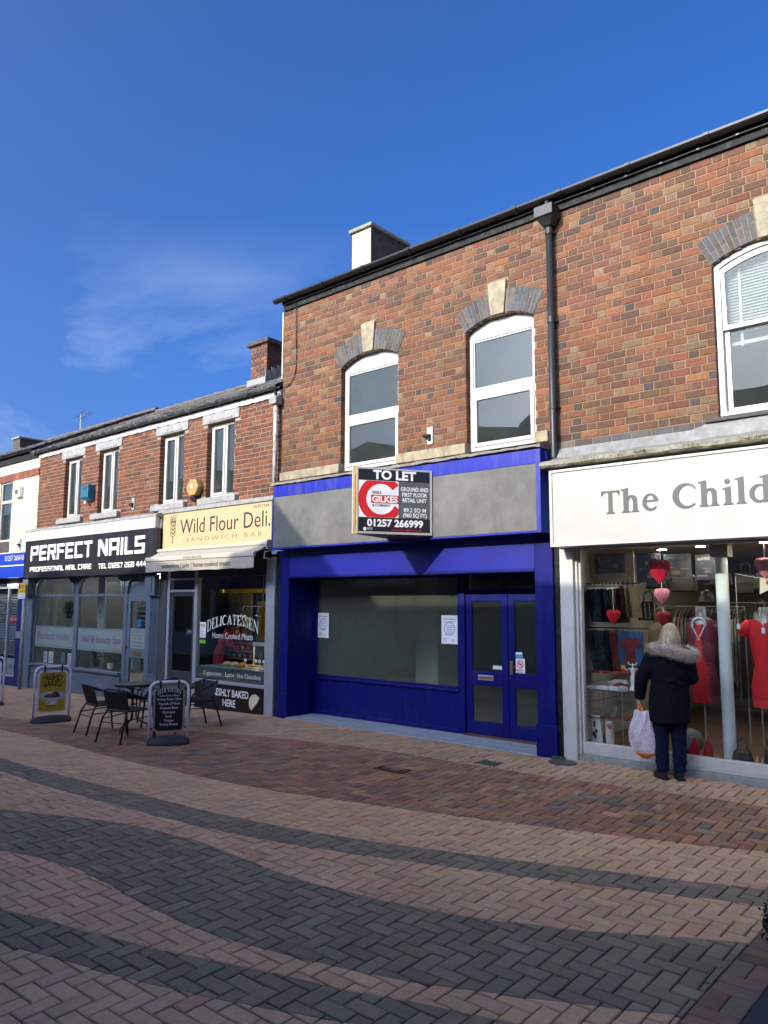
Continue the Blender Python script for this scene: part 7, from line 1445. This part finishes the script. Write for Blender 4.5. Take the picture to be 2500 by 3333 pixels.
        for k in range(7500):
            i = rg.randrange(len(path)-1); f = rg.random(); p = path[i].lerp(path[i+1], f); d = (path[i+1]-path[i]).normalized(); o_ = Vector((rg.gauss(0, 1), rg.gauss(0, 1), rg.gauss(0, 1))); o_ = (o_-d*o_.dot(d)).normalized(); q = p+o_*.045; e = o_*rg.uniform(.018, .05)+Vector((rg.gauss(0, .014), rg.gauss(0, .014), -.014)); s_ = d*rg.uniform(.0012, .0024); fu.add([tuple(q-s_), tuple(q+s_), tuple(q+e)], [(0, 1, 2)], rg.choice(cols_))
        fu.build('fur_hairs', piece_mat('fur_strands', .9, .1, .1), t)
    t.location = loc; t.rotation_euler = (0, 0, rot)
    return t
wl_ = (-3.15, -.16, 0.0); wrot = R(24)
person('blonde woman in a dark navy parka with fur collar looking into the white shop window', wl_, wrot, m_coat, m_jean, [(.36, .28, .17), (.44, .35, .23), (.24, .17, .10), (.50, .42, .30)])
person('person in a red jacket bending over the counter inside the deli', (-12.35, .98, .03), R(-75), mat('red_jacket', (.22, .008, .02), .6, .2, 14, .3, 40), m_jean, [(.03, .02, .015), (.05, .03, .02)], lean=.55, arm_l=[(-.165, 0, 1.27), (-.22, .22, 1.02), (-.1, .40, .90)], arm_r=[(.165, 0, 1.27), (.22, .22, 1.02), (.1, .40, .90)], collar=False)
# carrier bag held in her left hand
Mw = Matrix.Translation(wl_) @ Matrix.Rotation(wrot, 4, 'Z'); hd = Mw @ Vector((-.298, .095, .745))
bgm, bt2 = nodes_of('bag_print'); MATS['bag_print'] = bgm
out = N(bt2, 'ShaderNodeOutputMaterial'); pb = N(bt2, 'ShaderNodeBsdfPrincipled', i_Roughness=.35); bt2.links.new(pb.outputs[0], out.inputs[0]); gg = N(bt2, 'ShaderNodeNewGeometry'); vo = N(bt2, 'ShaderNodeTexVoronoi', i_Scale=100.); bt2.links.new(gg.outputs['Position'], vo.inputs['Vector']); rp = N(bt2, 'ShaderNodeValToRGB'); rp.color_ramp.elements[0].position = .26; rp.color_ramp.elements[0].color = (.24, .16, .20, 1); rp.color_ramp.elements[1].position = .40; rp.color_ramp.elements[1].color = (.60, .56, .575, 1); bt2.links.new(vo.outputs['Distance'], rp.inputs[0]); bt2.links.new(rp.outputs[0], pb.inputs['Base Color'])
bag = thing('carrier_bag', 'white speckled carrier bag with orange handles held by the blonde woman', 'bag', (hd.x, hd.y, .19)); bx_, by_ = hd.x+.035, hd.y-.02; rings = []; rg = random.Random(6); n = 36; ph = [rg.uniform(0, 6.28) for _ in range(12)]
SE = lambda v, e: math.copysign(abs(v)**e, v)
tri = lambda v: abs((v/math.pi) % 2-1)*2-1                          # sharp folds
for z, xl_, xr_, b_ in ((.205, -.02, .075, .016), (.235, -.085, .13, .034), (.28, -.128, .152, .046), (.36, -.148, .156, .056), (.45, -.155, .148, .058), (.53, -.138, .128, .05), (.59, -.112, .108, .036), (.635, -.088, .088, .022), (.675, -.086, .084, .010)):
    cx_b, a = (xl_+xr_)/2, (xr_-xl_)/2
    rings.append([(bx_+cx_b+(a+.005*tri(4*q+ph[0]+z*20))*SE(math.cos(q), .75), by_+(b_+.013*tri(5*q+ph[2]+z*16)+.007*tri(9*q+ph[4]-z*24))*SE(math.sin(q), .8), z+(.018*tri(2*q+ph[3]) if z > .62 else .006*tri(3*q+z*30))) for q in [2*math.pi*k/n for k in range(n)]])
MB().loft(rings).build('bag', bgm, bag, smooth=False, fix=True); m_or = mat('orange_band', (.62, .17, .02), .5)
for s_ in (-1, 1): MB().loft([[(x+dx, by_-.01*s_, z), (x+dx+.022, by_-.01*s_, z), (x+dx+.022, by_-.01*s_+.004, z), (x+dx, by_-.01*s_+.004, z)] for x, dx, z in ((bx_+s_*.055-.01, 0, .645), (lerp(bx_+s_*.055, hd.x, .6)-.01, 0, .70), (hd.x-.012+s_*.006, 0, .745))]).build('handle', m_or, bag, fix=True)
MB().loft([[(bx_+.02+a*math.cos(q), by_+b_*math.sin(q), z) for q in [2*math.pi*k/20 for k in range(20)]] for z, a, b_ in ((.19, .045, .02), (.205, .06, .028), (.235, .112, .052), (.25, .122, .056))]).build('base_band', m_or, bag, smooth=True, fix=True)
